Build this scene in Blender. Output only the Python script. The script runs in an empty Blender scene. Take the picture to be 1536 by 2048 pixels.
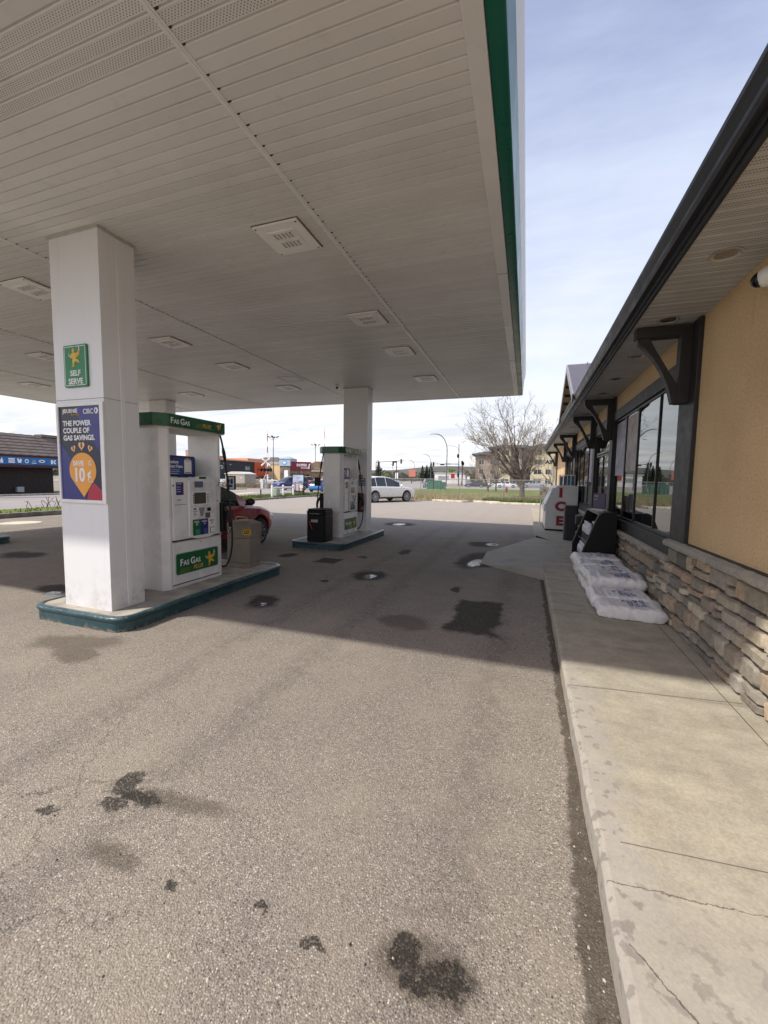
import bpy, bmesh, math, random
from mathutils import Vector, Matrix, noise
R_ = math.radians
SC = bpy.context.scene
COL = SC.collection
random.seed(7)

# ------------------------------------------------------------------ camera
PITCH, YAW, ROLL, FPX = 0.0810465662, 0.333561608, -0.0157393927, 815.548237
EYE = Vector((0, 0, 1.6))
cy, sy, cp, sp = math.cos(YAW), math.sin(YAW), math.cos(PITCH), math.sin(PITCH)
fwd = Vector((-sy * cp, cy * cp, -sp)); rgt = Vector((cy, sy, 0)); dwn = fwd.cross(rgt)
cr, sr = math.cos(ROLL), math.sin(ROLL)
r2 = cr * rgt + sr * dwn; d2 = -sr * rgt + cr * dwn
cam_d = bpy.data.cameras.new('camera'); cam = bpy.data.objects.new('camera', cam_d); COL.objects.link(cam)
cam.matrix_world = Matrix(((r2.x, -d2.x, -fwd.x, EYE.x), (r2.y, -d2.y, -fwd.y, EYE.y), (r2.z, -d2.z, -fwd.z, EYE.z), (0, 0, 0, 1)))
cam_d.sensor_fit = 'VERTICAL'; cam_d.sensor_height = 36; cam_d.sensor_width = 27
cam_d.lens = FPX / 2048 * 36; cam_d.clip_start = 0.05; cam_d.clip_end = 6000
SC.camera = cam

# ------------------------------------------------------------------ light
TOSUN = Vector((-0.62, -0.625, 1)).normalized()
sun_d = bpy.data.lights.new('sun', 'SUN'); sun = bpy.data.objects.new('sun', sun_d); COL.objects.link(sun)
sun.rotation_euler = TOSUN.to_track_quat('Z', 'Y').to_euler(); sun.location = (-20, -25, 40)
sun_d.energy = 2.95; sun_d.angle = R_(1.3); sun_d.color = (1.0, 0.94, 0.855)
SC.view_settings.view_transform = 'Standard'; SC.view_settings.look = 'None'
SC.view_settings.exposure = 0.50; SC.view_settings.gamma = 1.0; SC.view_settings.use_curve_mapping = False
SC.cycles.max_bounces = 7; SC.cycles.diffuse_bounces = 4; SC.cycles.glossy_bounces = 4
SC.cycles.transparent_max_bounces = 12; SC.cycles.sample_clamp_indirect = 6
SC.cycles.use_denoising = True

# ------------------------------------------------------------------ node helpers
def nd(nt, typ, **kw):
    n = nt.nodes.new(typ)
    for k, v in kw.items(): setattr(n, k, v)
    return n
def put(nt, sock, v):
    if isinstance(v, bpy.types.NodeSocket): nt.links.new(v, sock)
    elif v is not None:
        if sock.type == 'RGBA' and len(v) == 3: v = (*v, 1)
        sock.default_value = v
def mth(nt, op, a, b=None, c=None, clamp=False):
    n = nd(nt, 'ShaderNodeMath', operation=op, use_clamp=clamp)
    for i, v in enumerate((a, b, c)):
        if v is not None: put(nt, n.inputs[i], v)
    return n.outputs[0]
def vmt(nt, op, a, b=None):
    n = nd(nt, 'ShaderNodeVectorMath', operation=op)
    put(nt, n.inputs[0], a)
    if b is not None: put(nt, n.inputs[3 if op == 'SCALE' else 1], b)
    return n.outputs['Value'] if op in ('LENGTH', 'DOT_PRODUCT', 'DISTANCE') else n.outputs[0]
def mixc(nt, f, a, b, mode='MIX'):
    n = nd(nt, 'ShaderNodeMix', data_type='RGBA', blend_type=mode)
    put(nt, n.inputs[0], f); put(nt, n.inputs[6], a); put(nt, n.inputs[7], b)
    return n.outputs[2]
def ramp(nt, f, stops):
    n = nd(nt, 'ShaderNodeValToRGB'); cr_ = n.color_ramp
    while len(cr_.elements) < len(stops): cr_.elements.new(0.5)
    for e, (p, c) in zip(cr_.elements, stops):
        e.position = p; e.color = (*c, 1) if len(c) == 3 else c
    put(nt, n.inputs[0], f)
    return n.outputs[0]
def smooth(nt, v, a, b, lo=0.0, hi=1.0):
    n = nd(nt, 'ShaderNodeMapRange', interpolation_type='SMOOTHSTEP')
    put(nt, n.inputs[0], v)
    for i, x in enumerate((a, b, lo, hi)): n.inputs[i + 1].default_value = x
    return n.outputs[0]
def nse(nt, vec, scale, detail=3, rough=0.55, out=0):
    n = nd(nt, 'ShaderNodeTexNoise'); put(nt, n.inputs['Vector'], vec)
    n.inputs['Scale'].default_value = scale; n.inputs['Detail'].default_value = detail; n.inputs['Roughness'].default_value = rough
    return n.outputs[out]
def new_mat(name):
    m = bpy.data.materials.new(name); m.use_nodes = True
    nt = m.node_tree
    return m, nt, nt.nodes['Principled BSDF']
def wpos(nt): return nd(nt, 'ShaderNodeNewGeometry').outputs['Position']
def bump(nt, b, h, strength, dist):
    n = nd(nt, 'ShaderNodeBump'); n.inputs['Strength'].default_value = strength; n.inputs['Distance'].default_value = dist
    put(nt, n.inputs['Height'], h); nt.links.new(n.outputs[0], b.inputs['Normal'])
    return n
_mats = {}
def pm(name, col, rough=0.5, metal=0.0, var=0.12, nsc=6.0, bmp=0.0, bsc=40.0, spec=0.5, coat=0.0):
    """a plain painted / moulded surface with uneven tone and gloss"""
    if name in _mats: return _mats[name]
    m, nt, b = new_mat(name); P = wpos(nt)
    n1 = nse(nt, P, nsc, 4)
    f = smooth(nt, n1, 0.3, 0.7)
    lo = tuple(max(0, c * (1 - var)) for c in col); hi = tuple(min(1, c * (1 + var)) for c in col)
    put(nt, b.inputs['Base Color'], mixc(nt, f, lo, hi))
    put(nt, b.inputs['Roughness'], smooth(nt, n1, 0.2, 0.8, max(0.02, rough - 0.08), min(1, rough + 0.08)))
    b.inputs['Metallic'].default_value = metal; b.inputs['Specular IOR Level'].default_value = spec
    b.inputs['Coat Weight'].default_value = coat; b.inputs['Coat Roughness'].default_value = 0.05
    if bmp: bump(nt, b, nse(nt, P, bsc, 3), bmp, 0.01)
    _mats[name] = m
    return m

# ------------------------------------------------------------------ world
W = bpy.data.worlds.new('World'); SC.world = W; W.use_nodes = True
nt = W.node_tree; bg = nt.nodes['Background']
sky = nd(nt, 'ShaderNodeTexSky', sky_type='NISHITA', sun_disc=False)
sky.sun_elevation = math.asin(TOSUN.z); sky.sun_rotation = math.atan2(TOSUN.x, TOSUN.y); sky.altitude = 1000; sky.air_density = 1.0; sky.dust_density = 1.2
gen = nd(nt, 'ShaderNodeTexCoord').outputs['Generated']
sep = nd(nt, 'ShaderNodeSeparateXYZ'); nt.links.new(gen, sep.inputs[0])
zz = mth(nt, 'ADD', mth(nt, 'MAXIMUM', sep.outputs[2], 0.0), 0.12)
pl = nd(nt, 'ShaderNodeCombineXYZ'); put(nt, pl.inputs[0], mth(nt, 'DIVIDE', sep.outputs[0], zz)); put(nt, pl.inputs[1], mth(nt, 'DIVIDE', sep.outputs[1], zz))
mp = nd(nt, 'ShaderNodeMapping'); nt.links.new(pl.outputs[0], mp.inputs[0]); mp.inputs['Rotation'].default_value = (0, 0, R_(62)); mp.inputs['Scale'].default_value = (0.55, 2.1, 1)
mp.inputs['Location'].default_value = (0.35, 0.2, 0)
streak = nse(nt, mp.outputs[0], 1.1, 7, 0.6)
puff = nse(nt, pl.outputs[0], 0.8, 8, 0.58)
mass = mth(nt, 'ADD', mth(nt, 'MULTIPLY', streak, 0.62), mth(nt, 'MULTIPLY', puff, 0.38))
hor = smooth(nt, sep.outputs[2], 0.70, 0.08)
fac = mth(nt, 'ADD', smooth(nt, mass, 0.40, 0.66, 0.04, 0.55), mth(nt, 'MULTIPLY', hor, 0.72), clamp=True)
cloudc = mixc(nt, hor, (0.74, 0.82, 0.99), mixc(nt, smooth(nt, puff, 0.35, 0.72), (0.74, 0.78, 0.85), (0.97, 0.98, 1.0)))
cl = nd(nt, 'ShaderNodeVectorMath', operation='SCALE'); nt.links.new(cloudc, cl.inputs[0]); cl.inputs[3].default_value = 7.6
tint = mixc(nt, 1.0, sky.outputs[0], (3.15, 2.3, 1.95), 'MULTIPLY')
nt.links.new(mixc(nt, fac, tint, cl.outputs[0]), bg.inputs[0]); bg.inputs[1].default_value = 0.105

# ------------------------------------------------------------------ mesh helpers
ORI = {}
class Fr:
    """a local frame: origin, right, up; n points out of the surface"""
    def __init__(s, o, u, v): s.o, s.u, s.v = Vector(o), Vector(u), Vector(v); s.n = s.u.cross(s.v)
    def __call__(s, a, b, c=0.0): return s.o + s.u * a + s.v * b + s.n * c
class MB:
    def __init__(s, o=(0, 0, 0)): s.v = []; s.f = []; s.o = Vector(o); s.fc = []
    def add(s, vs, fs, col=None):
        k = len(s.v); s.v += [Vector(p) - s.o for p in vs]; s.f += [[k + i for i in f] for f in fs]
        s.fc += [col] * len(fs)
        return s
    def box(s, x0, y0, z0, x1, y1, z1, col=None):
        vs = [(x, y, z) for z in (z0, z1) for y in (y0, y1) for x in (x0, x1)]
        return s.add(vs, [(0, 2, 3, 1), (4, 5, 7, 6), (0, 1, 5, 4), (2, 6, 7, 3), (0, 4, 6, 2), (1, 3, 7, 5)], col)
    def fbox(s, F, a0, b0, c0, a1, b1, c1, col=None):
        vs = [F(a, b, c) for c in (c0, c1) for b in (b0, b1) for a in (a0, a1)]
        return s.add(vs, [(0, 2, 3, 1), (4, 5, 7, 6), (0, 1, 5, 4), (2, 6, 7, 3), (0, 4, 6, 2), (1, 3, 7, 5)], col)
    def prism(s, F, pts, c0, c1, col=None):
        n = len(pts); vs = [F(a, b, c0) for a, b in pts] + [F(a, b, c1) for a, b in pts]
        ar = sum(pts[i][0] * pts[(i + 1) % n][1] - pts[(i + 1) % n][0] * pts[i][1] for i in range(n))
        up = list(range(n, 2 * n)); dn = list(range(n))[::-1]
        sd = [(i, (i + 1) % n, n + (i + 1) % n, n + i) for i in range(n)]
        if (ar < 0) != (c1 < c0): up, dn, sd = up[::-1], dn[::-1], [q[::-1] for q in sd]
        return s.add(vs, [up, dn] + sd, col)
    def tube(s, pts, r, n=8, cap=True, col=None):
        pts = [Vector(p) for p in pts]; m = len(pts); rs = r if isinstance(r, (list, tuple)) else [r] * m
        vs = []; ref = None
        for i, p in enumerate(pts):
            t = (pts[min(i + 1, m - 1)] - pts[max(i - 1, 0)]).normalized()
            if ref is None: ref = t.orthogonal().normalized()
            ref = (ref - t * ref.dot(t))
            ref = ref.normalized() if ref.length > 1e-5 else t.orthogonal().normalized()
            b = t.cross(ref)
            vs += [p + (ref * math.cos(2 * math.pi * k / n) + b * math.sin(2 * math.pi * k / n)) * rs[i] for k in range(n)]
        fs = [(i * n + k, i * n + (k + 1) % n, (i + 1) * n + (k + 1) % n, (i + 1) * n + k) for i in range(m - 1) for k in range(n)]
        if cap: fs += [list(range(n))[::-1], list(range((m - 1) * n, m * n))]
        return s.add(vs, fs, col)
    def lathe(s, F, prof, n=24, cap=True):
        """profile of (radius, height along F.n) turned about F.n"""
        vs = [F(r * math.cos(2 * math.pi * k / n), r * math.sin(2 * math.pi * k / n), h) for r, h in prof for k in range(n)]
        m = len(prof)
        fs = [(i * n + k, i * n + (k + 1) % n, (i + 1) * n + (k + 1) % n, (i + 1) * n + k) for i in range(m - 1) for k in range(n)]
        if cap: fs += [list(range(n))[::-1], list(range((m - 1) * n, m * n))]
        return s.add(vs, fs)
    def grid(s, rows, col=None):
        m, n = len(rows), len(rows[0])
        return s.add([p for r in rows for p in r], [(i * n + k, i * n + k + 1, (i + 1) * n + k + 1, (i + 1) * n + k) for i in range(m - 1) for k in range(n - 1)], col)
    def ell(s, c, rx, ry, rz, nu=14, nv=8):
        c = Vector(c); vs = [c + Vector((0, 0, -rz))]
        for j in range(1, nv):
            t = math.pi * j / nv - math.pi / 2
            vs += [c + Vector((rx * math.cos(t) * math.cos(2 * math.pi * k / nu), ry * math.cos(t) * math.sin(2 * math.pi * k / nu), rz * math.sin(t))) for k in range(nu)]
        vs.append(c + Vector((0, 0, rz))); e = len(vs) - 1
        fs = [(0, 1 + (k + 1) % nu, 1 + k) for k in range(nu)]
        fs += [(1 + j * nu + k, 1 + j * nu + (k + 1) % nu, 1 + (j + 1) * nu + (k + 1) % nu, 1 + (j + 1) * nu + k) for j in range(nv - 2) for k in range(nu)]
        fs += [(e, 1 + (nv - 2) * nu + k, 1 + (nv - 2) * nu + (k + 1) % nu) for k in range(nu)]
        return s.add(vs, fs)
    def obj(s, name, m, parent=None, bevel=0, smooth=None, rot=None):
        me = bpy.data.meshes.new(name); me.from_pydata([tuple(p) for p in s.v], [], s.f)
        me.materials.append(m)
        if any(c is not None for c in s.fc):
            at = me.color_attributes.new('tone', 'FLOAT_COLOR', 'CORNER'); k = 0
            dat = []
            for f, c in zip(s.f, s.fc): dat += [*(c or (0.5, 0.5, 0.5)), 1.0] * len(f)
            at.data.foreach_set('color', dat)
        me.update()
        if smooth is not None:
            me.shade_smooth(); me.set_sharp_from_angle(angle=R_(smooth))
        o = bpy.data.objects.new(name, me); COL.objects.link(o)
        if parent: o.parent = parent
        else: o.location = s.o
        if rot is not None: o.rotation_euler.z = rot
        ORI[o.name] = s.o.copy()
        if bevel:
            md = o.modifiers.new('bevel', 'BEVEL'); md.width = bevel; md.segments = 2; md.limit_method = 'ANGLE'; md.angle_limit = R_(40)
        return o
def thing(name, label, cat, loc=(0, 0, 0), group=None, rz=0):
    o = bpy.data.objects.new(name, None); COL.objects.link(o); o.location = loc; o.rotation_euler.z = rz
    o.empty_display_size = 0.2; ORI[o.name] = Vector(loc)
    return tag(o, label, cat, group)
def tag(o, label, cat, group=None):
    o['label'] = label; o['category'] = cat
    if group: o['group'] = group
    return o
def struct(o): o['kind'] = 'structure'; return o
def copy_tree(o, parent=None):
    c = o.copy(); COL.objects.link(c)
    if parent: c.parent = parent
    for ch in list(o.children): copy_tree(ch, c)
    return c
def text(body, h, F, a, b, c, m, parent, name='lettering', align='LEFT', bold=0.0, shear=0.0, sx=1.0, th=0.002, o=None):
    """raised lettering; h = height of a capital; (a,b) = baseline start in frame F"""
    cu = bpy.data.curves.new('t', 'FONT'); cu.body = body; cu.size = h / 0.727; cu.offset = bold * h; cu.shear = shear; cu.extrude = th / 2
    cu.align_x = align; cu.resolution_u = 3
    to = bpy.data.objects.new('t', cu); COL.objects.link(to)
    dg = bpy.context.evaluated_depsgraph_get(); me = bpy.data.meshes.new_from_object(to.evaluated_get(dg))
    org = ORI[parent.name] if o is None else Vector(o)
    for v in me.vertices: v.co = F(a + v.co.x * sx, b + v.co.y, c + th / 2 + v.co.z) - org
    bpy.data.objects.remove(to); bpy.data.curves.remove(cu)
    me.name = name; me.materials.clear(); me.materials.append(m)
    ob = bpy.data.objects.new(name, me); COL.objects.link(ob); ob.parent = parent; ORI[ob.name] = org
    return ob
X_, Y_, Z_ = Vector((1, 0, 0)), Vector((0, 1, 0)), Vector((0, 0, 1))
def lerp_tab(tab, t):
    for (a, x), (b, y) in zip(tab, tab[1:]):
        if t <= b: return x + (y - x) * (max(t, a) - a) / (b - a + 1e-9)
    return tab[-1][1]
def rnd_poly(cx, cy_, rx, ry, n=26, rough=0.25, seed=0):
    return [(cx + rx * k * math.cos(t), cy_ + ry * k * math.sin(t)) for t in [2 * math.pi * i / n for i in range(n)] for k in [1 + rough * noise.noise((math.cos(t) * 1.7 + seed, math.sin(t) * 1.7, seed * 3.1)) * 2]]

# ------------------------------------------------------------------ shared materials
white_metal = pm('white_sheet_metal', (0.80, 0.80, 0.78), 0.32, var=0.04, nsc=1.2)
def grime_mat():
    m, nt, b = new_mat('column_cladding'); P = wpos(nt)
    s = nd(nt, 'ShaderNodeSeparateXYZ'); nt.links.new(P, s.inputs[0]); Z = s.outputs[2]
    st = nd(nt, 'ShaderNodeMapping'); nt.links.new(P, st.inputs[0]); st.inputs['Scale'].default_value = (9, 9, .45)
    run = smooth(nt, nse(nt, st.outputs[0], 2.2, 5, .6), .55, .75, 0, .22)
    base = mixc(nt, run, (.765, .77, .775), (.52, .51, .48))
    foot = mth(nt, 'MULTIPLY', smooth(nt, Z, .75, .15), smooth(nt, nse(nt, P, 5, 6, .7), .42, .68))
    base = mixc(nt, mth(nt, 'MULTIPLY', foot, .55), base, (.42, .39, .34))
    scf = nd(nt, 'ShaderNodeMapping'); nt.links.new(P, scf.inputs[0]); scf.inputs['Scale'].default_value = (3, 3, 26); scf.inputs['Rotation'].default_value = (.15, .3, 0)
    base = mixc(nt, mth(nt, 'MULTIPLY', smooth(nt, nse(nt, scf.outputs[0], 1.5, 3, .5), .72, .76, 0, .4), smooth(nt, Z, 1.6, .5)), base, (.30, .30, .30))
    put(nt, b.inputs['Base Color'], base); b.inputs['Roughness'].default_value = .34
    bump(nt, b, nse(nt, P, 2.0, 2), .06, .03)
    return m
column_m = grime_mat()
white_paint = pm('white_paint', (0.80, 0.80, 0.79), 0.4, var=0.05)
lettering_white = pm('white_lettering', (0.82, 0.82, 0.82), 0.5, var=0.02)
dark_brown = pm('dark_brown_trim', (0.0225, 0.0215, 0.0215), 0.55, var=0.18, nsc=9, bmp=0.05)
black_plastic = pm('black_plastic', (0.0065, 0.0065, 0.007), 0.5, var=0.2, nsc=12, bmp=0.06, bsc=160, spec=.3)
black_rubber = pm('black_rubber', (0.012, 0.012, 0.012), 0.6, var=0.2)
grey_metal = pm('galvanised_metal', (0.38, 0.39, 0.40), 0.42, 0.7, var=0.12)
chrome = pm('polished_metal', (0.72, 0.72, 0.72), 0.18, 1.0, var=0.05)
dark_metal = pm('dark_pole_metal', (0.035, 0.037, 0.04), 0.5, 0.2, var=0.2)
sign_green = pm('sign_green', (0.010, 0.115, 0.038), 0.35, var=0.06)
sign_yellow = pm('sign_yellow', (0.72, 0.44, 0.045), 0.45, var=0.05)
sign_gold = pm('sign_gold', (0.42, 0.30, 0.05), 0.45, var=0.05)
sign_red = pm('sign_red', (0.33, 0.012, 0.02), 0.45, var=0.08)
sign_blue = pm('sign_blue', (0.016, 0.028, 0.15), 0.35, var=0.06)
screen_grey = pm('lcd_screen', (0.085, 0.085, 0.07), 0.12, var=0.1)
screen_blue = pm('lcd_blue', (0.13, 0.16, 0.22), 0.15, var=0.1)
concrete_old = pm('kerb_concrete', (0.34, 0.31, 0.26), 0.9, var=0.22, nsc=5, bmp=0.25, bsc=60, spec=0.2)
tyre_rubber = pm('tyre_rubber', (0.014, 0.014, 0.015), 0.75, var=0.2)

# asphalt with dusty aggregate, stains and puddles laid out in metres on the forecourt
def asphalt_mat():
    m, nt, b = new_mat('forecourt_asphalt'); P = wpos(nt)
    s = nd(nt, 'ShaderNodeSeparateXYZ'); nt.links.new(P, s.inputs[0]); X, Y = s.outputs[0], s.outputs[1]
    def vor(sc, feat='F1'):
        v = nd(nt, 'ShaderNodeTexVoronoi', feature=feat); v.inputs['Scale'].default_value = sc; nt.links.new(P, v.inputs['Vector']); return v
    v1, v2 = vor(150), vor(78)
    c1 = nd(nt, 'ShaderNodeSeparateColor'); nt.links.new(v1.outputs['Color'], c1.inputs[0])
    c2 = nd(nt, 'ShaderNodeSeparateColor'); nt.links.new(v2.outputs['Color'], c2.inputs[0])
    stone = ramp(nt, c1.outputs[0], [(0, (0.085, 0.082, 0.092)), (0.2, (0.20, 0.19, 0.18)), (0.5, (0.33, 0.304, 0.27)), (0.85, (0.42, 0.39, 0.34)), (0.96, (0.52, 0.48, 0.425)), (1, (0.72, 0.68, 0.62))])
    big = ramp(nt, c2.outputs[1], [(0, (0.07, 0.066, 0.075)), (0.35, (0.30, 0.27, 0.23)), (0.8, (0.43, 0.39, 0.33)), (1, (0.68, 0.62, 0.53))])
    stone = mixc(nt, mth(nt, 'MULTIPLY', mth(nt, 'GREATER_THAN', c2.outputs[0], 0.80), mth(nt, 'LESS_THAN', v2.outputs['Distance'], 0.42)), stone, big)
    dirt = mixc(nt, smooth(nt, v1.outputs['Distance'], 0.35, 0.62), stone, (0.265, 0.235, 0.195))
    n_big = nse(nt, P, 0.33, 5, 0.6); n_mid = nse(nt, P, 2.1, 5, 0.62); n_fine = nse(nt, P, 11, 4, 0.6)
    n_sm = nse(nt, P, 38, 3, 0.6)
    dirt = mixc(nt, 1.0, dirt, ramp(nt, n_sm, [(0.3, (0.84, 0.84, 0.84)), (0.5, (1, 1, 1)), (0.7, (1.12, 1.11, 1.1))]), 'MULTIPLY')
    crk = vor(1.35, 'DISTANCE_TO_EDGE'); nt.links.new(vmt(nt, 'ADD', P, vmt(nt, 'SCALE', nse(nt, P, 2.6, 6, 0.7, 1), 0.55)), crk.inputs['Vector'])
    crack = mth(nt, 'MULTIPLY', smooth(nt, crk.outputs[0], 0.010, 0.003), smooth(nt, nse(nt, P, 0.45, 3), 0.52, 0.66))
    dust = mth(nt, 'MULTIPLY', smooth(nt, n_mid, 0.42, 0.72), 0.5)
    col = mixc(nt, dust, dirt, (0.355, 0.315, 0.26))
    col = mixc(nt, 1.0, col, ramp(nt, n_big, [(0.25, (0.80, 0.79, 0.80)), (0.5, (1.0, 0.99, 0.97)), (0.75, (1.14, 1.12, 1.07))]), 'MULTIPLY')
    col = mixc(nt, mth(nt, 'MULTIPLY', crack, 0.55), col, (0.05, 0.045, 0.04))
    # long soft wheel tracks and rippled patch seams
    tr = mth(nt, 'ADD', X, mth(nt, 'MULTIPLY', mth(nt, 'SUBTRACT', n_mid, 0.5), 0.35))
    for x0 in (-0.22, -1.75, -2.6):
        t = smooth(nt, mth(nt, 'ABSOLUTE', mth(nt, 'SUBTRACT', tr, x0)), 0.20, 0.02, 0.0, 0.24)
        col = mixc(nt, mth(nt, 'MULTIPLY', t, smooth(nt, n_fine, 0.3, 0.6)), col, (0.075, 0.07, 0.066))
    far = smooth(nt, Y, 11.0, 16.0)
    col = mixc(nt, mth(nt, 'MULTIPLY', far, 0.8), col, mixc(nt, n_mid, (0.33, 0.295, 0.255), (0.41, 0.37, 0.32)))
    # distorted positions for ragged outlines
    def warp(sc, amp, det=4):
        q = nse(nt, P, sc, det, 0.65, 1)
        return vmt(nt, 'ADD', P, vmt(nt, 'SCALE', vmt(nt, 'SUBTRACT', q, (0.5, 0.5, 0.5)), amp))
    WL, WS = warp(2.6, 0.42, 8), warp(13.0, 0.13, 8)
    def ell(cx, cy_, rx, ry, rot=0.0, small=False, soft=0.3):
        mp = nd(nt, 'ShaderNodeMapping', vector_type='TEXTURE'); nt.links.new(WS if small else WL, mp.inputs[0])
        mp.inputs['Location'].default_value = (cx, cy_, 0); mp.inputs['Rotation'].default_value = (0, 0, R_(rot)); mp.inputs['Scale'].default_value = (rx, ry, 1e4)
        return smooth(nt, vmt(nt, 'LENGTH', mp.outputs[0]), 1 + soft, 1 - soft)
    def patch(cx, cy_, hx, hy):
        ss = nd(nt, 'ShaderNodeSeparateXYZ'); nt.links.new(WS, ss.inputs[0]); wob_ = mth(nt, 'MULTIPLY', mth(nt, 'SUBTRACT', n_mid, .5), .35)
        ax = smooth(nt, mth(nt, 'ADD', mth(nt, 'ABSOLUTE', mth(nt, 'SUBTRACT', ss.outputs[0], cx)), wob_), hx + .04, hx - .04)
        ay = smooth(nt, mth(nt, 'ADD', mth(nt, 'ABSOLUTE', mth(nt, 'SUBTRACT', ss.outputs[1], cy_)), wob_), hy + .06, hy - .06)
        return mth(nt, 'MULTIPLY', ax, ay)
    def mx(lst):
        r = lst[0]
        for q in lst[1:]: r = mth(nt, 'MAXIMUM', r, q)
        return r
    damp = mx([patch(-0.5, 4.83, .27, .60), ell(-2.40, 6.22, .27, .33), ell(-3.16, 4.36, .21, .30, 20), ell(-0.88, 8.3, .33, .95, -6), ell(-0.72, 8.0, .45, .35),
               ell(-0.95, 10.4, .38, .45), ell(-6.15, 3.78, .33, .22), ell(-5.5, 3.85, .5, .18), ell(-4.2, 13.85, .55, .55), ell(-2.46, 8.56, .13, .28), ell(-0.89, 5.91, .07, .16), ell(-4.56, 7.2, .16, .24), ell(-9.3, 5.15, .5, .3),
               ell(-2.9, 5.6, .07, .07, 0, True), ell(-3.1, 7.6, .12, .1), ell(-4.0, 4.55, .14, .5)])
    mid = mx([ell(-1.22, 4.3, .32, .24), ell(-4.0, 2.6, .42, .2, 12), ell(-3.75, 2.42, .3, .1), ell(-1.55, 1.45, .28, .05, 8, True, .5), ell(-0.25, 1.2, .17, .10, 0, True, .3), ell(-1.58, 1.14, .14, .05, 0, True, .5)])
    tar = mx([ell(-1.9, 1.46, .10, .07, 60, True, .6), ell(-1.8, 1.42, .17, .045, -6, True, .6), ell(-1.84, 1.34, .07, .035, 0, True, .6), ell(-.33, 1.22, .045, .07, 0, True, .6), ell(-.26, 1.17, .07, .05, 30, True, .6), ell(-.17, 1.19, .075, .055, 0, True, .6),
              ell(-.86, 1.18, .045, .014, 0, True, .4), ell(-.62, 1.13, .05, .016, 0, True, .4), ell(-1.25, 1.13, .025, .03, 0, True, .4), ell(-2.1, 1.2, .06, .02, 20, True, .5)])
    gut = mth(nt, 'MULTIPLY', smooth(nt, mth(nt, 'ADD', mth(nt, 'ADD', X, mth(nt, 'MULTIPLY', mth(nt, 'SUBTRACT', nse(nt, P, 6, 8, 0.75), 0.5), 0.15)), smooth(nt, Y, 2.6, 1.2, -.03, .02)), 0.235, 0.262), mth(nt, 'LESS_THAN', Y, 7.2))
    water = mx([ell(-2.36, 6.15, .10, .15, 0, True), ell(-3.1, 4.24, .07, .10, 0, True), ell(-0.86, 7.98, .13, .40, -8, True), ell(-0.74, 10.48, .15, .24, 0, True), ell(-5.94, 3.62, .11, .09, 0, True), ell(-4.2, 13.8, .22, .35, 0, True)])
    grain = smooth(nt, mth(nt, 'ADD', c1.outputs[2], mth(nt, 'MULTIPLY', n_sm, 0.6)), 0.25, 0.85)
    damp = mth(nt, 'MULTIPLY', damp, mth(nt, 'ADD', 0.72, mth(nt, 'MULTIPLY', grain, 0.28))); ero = smooth(nt, mth(nt, 'ADD', nse(nt, P, 22, 5, .7), mth(nt, 'MULTIPLY', tar, .34)), .60, .76)
    tar = mth(nt, 'MULTIPLY', mth(nt, 'MULTIPLY', smooth(nt, tar, .0, .7), ero), mth(nt, 'ADD', 0.55, mth(nt, 'MULTIPLY', grain, 0.45)))
    water = mth(nt, 'MULTIPLY', water, smooth(nt, mth(nt, 'ADD', n_sm, mth(nt, 'MULTIPLY', n_fine, 0.7)), 0.70, 0.80))
    col = mixc(nt, mth(nt, 'MULTIPLY', mid, 0.55), col, (0.075, 0.06, 0.043))
    col = mixc(nt, mth(nt, 'MULTIPLY', damp, 0.86), col, (0.022, 0.019, 0.016))
    col = mixc(nt, mth(nt, 'MULTIPLY', tar, 0.80), col, (0.012, 0.012, 0.011))
    col = mixc(nt, mth(nt, 'MULTIPLY', gut, mth(nt, 'ADD', .5, mth(nt, 'MULTIPLY', n_fine, .4))), col, (0.055, 0.042, 0.027))
    col = mixc(nt, water, col, (0.012, 0.012, 0.013))
    put(nt, b.inputs['Base Color'], col)
    rg = mth(nt, 'SUBTRACT', 0.95, mth(nt, 'MULTIPLY', mth(nt, 'MAXIMUM', damp, tar), 0.12))
    put(nt, b.inputs['Roughness'], mth(nt, 'MAXIMUM', mth(nt, 'MULTIPLY', rg, mth(nt, 'SUBTRACT', 1.0, water)), 0.03))
    put(nt, b.inputs['Specular IOR Level'], mth(nt, 'ADD', 0.12, mth(nt, 'MULTIPLY', water, 0.45)))
    hgt = mth(nt, 'MULTIPLY', mth(nt, 'SUBTRACT', mth(nt, 'MULTIPLY', c1.outputs[1], 0.8), v1.outputs['Distance']), mth(nt, 'SUBTRACT', 1.0, water))
    bump(nt, b, hgt, 0.7, 0.0045)
    return m
asphalt = asphalt_mat()

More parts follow.
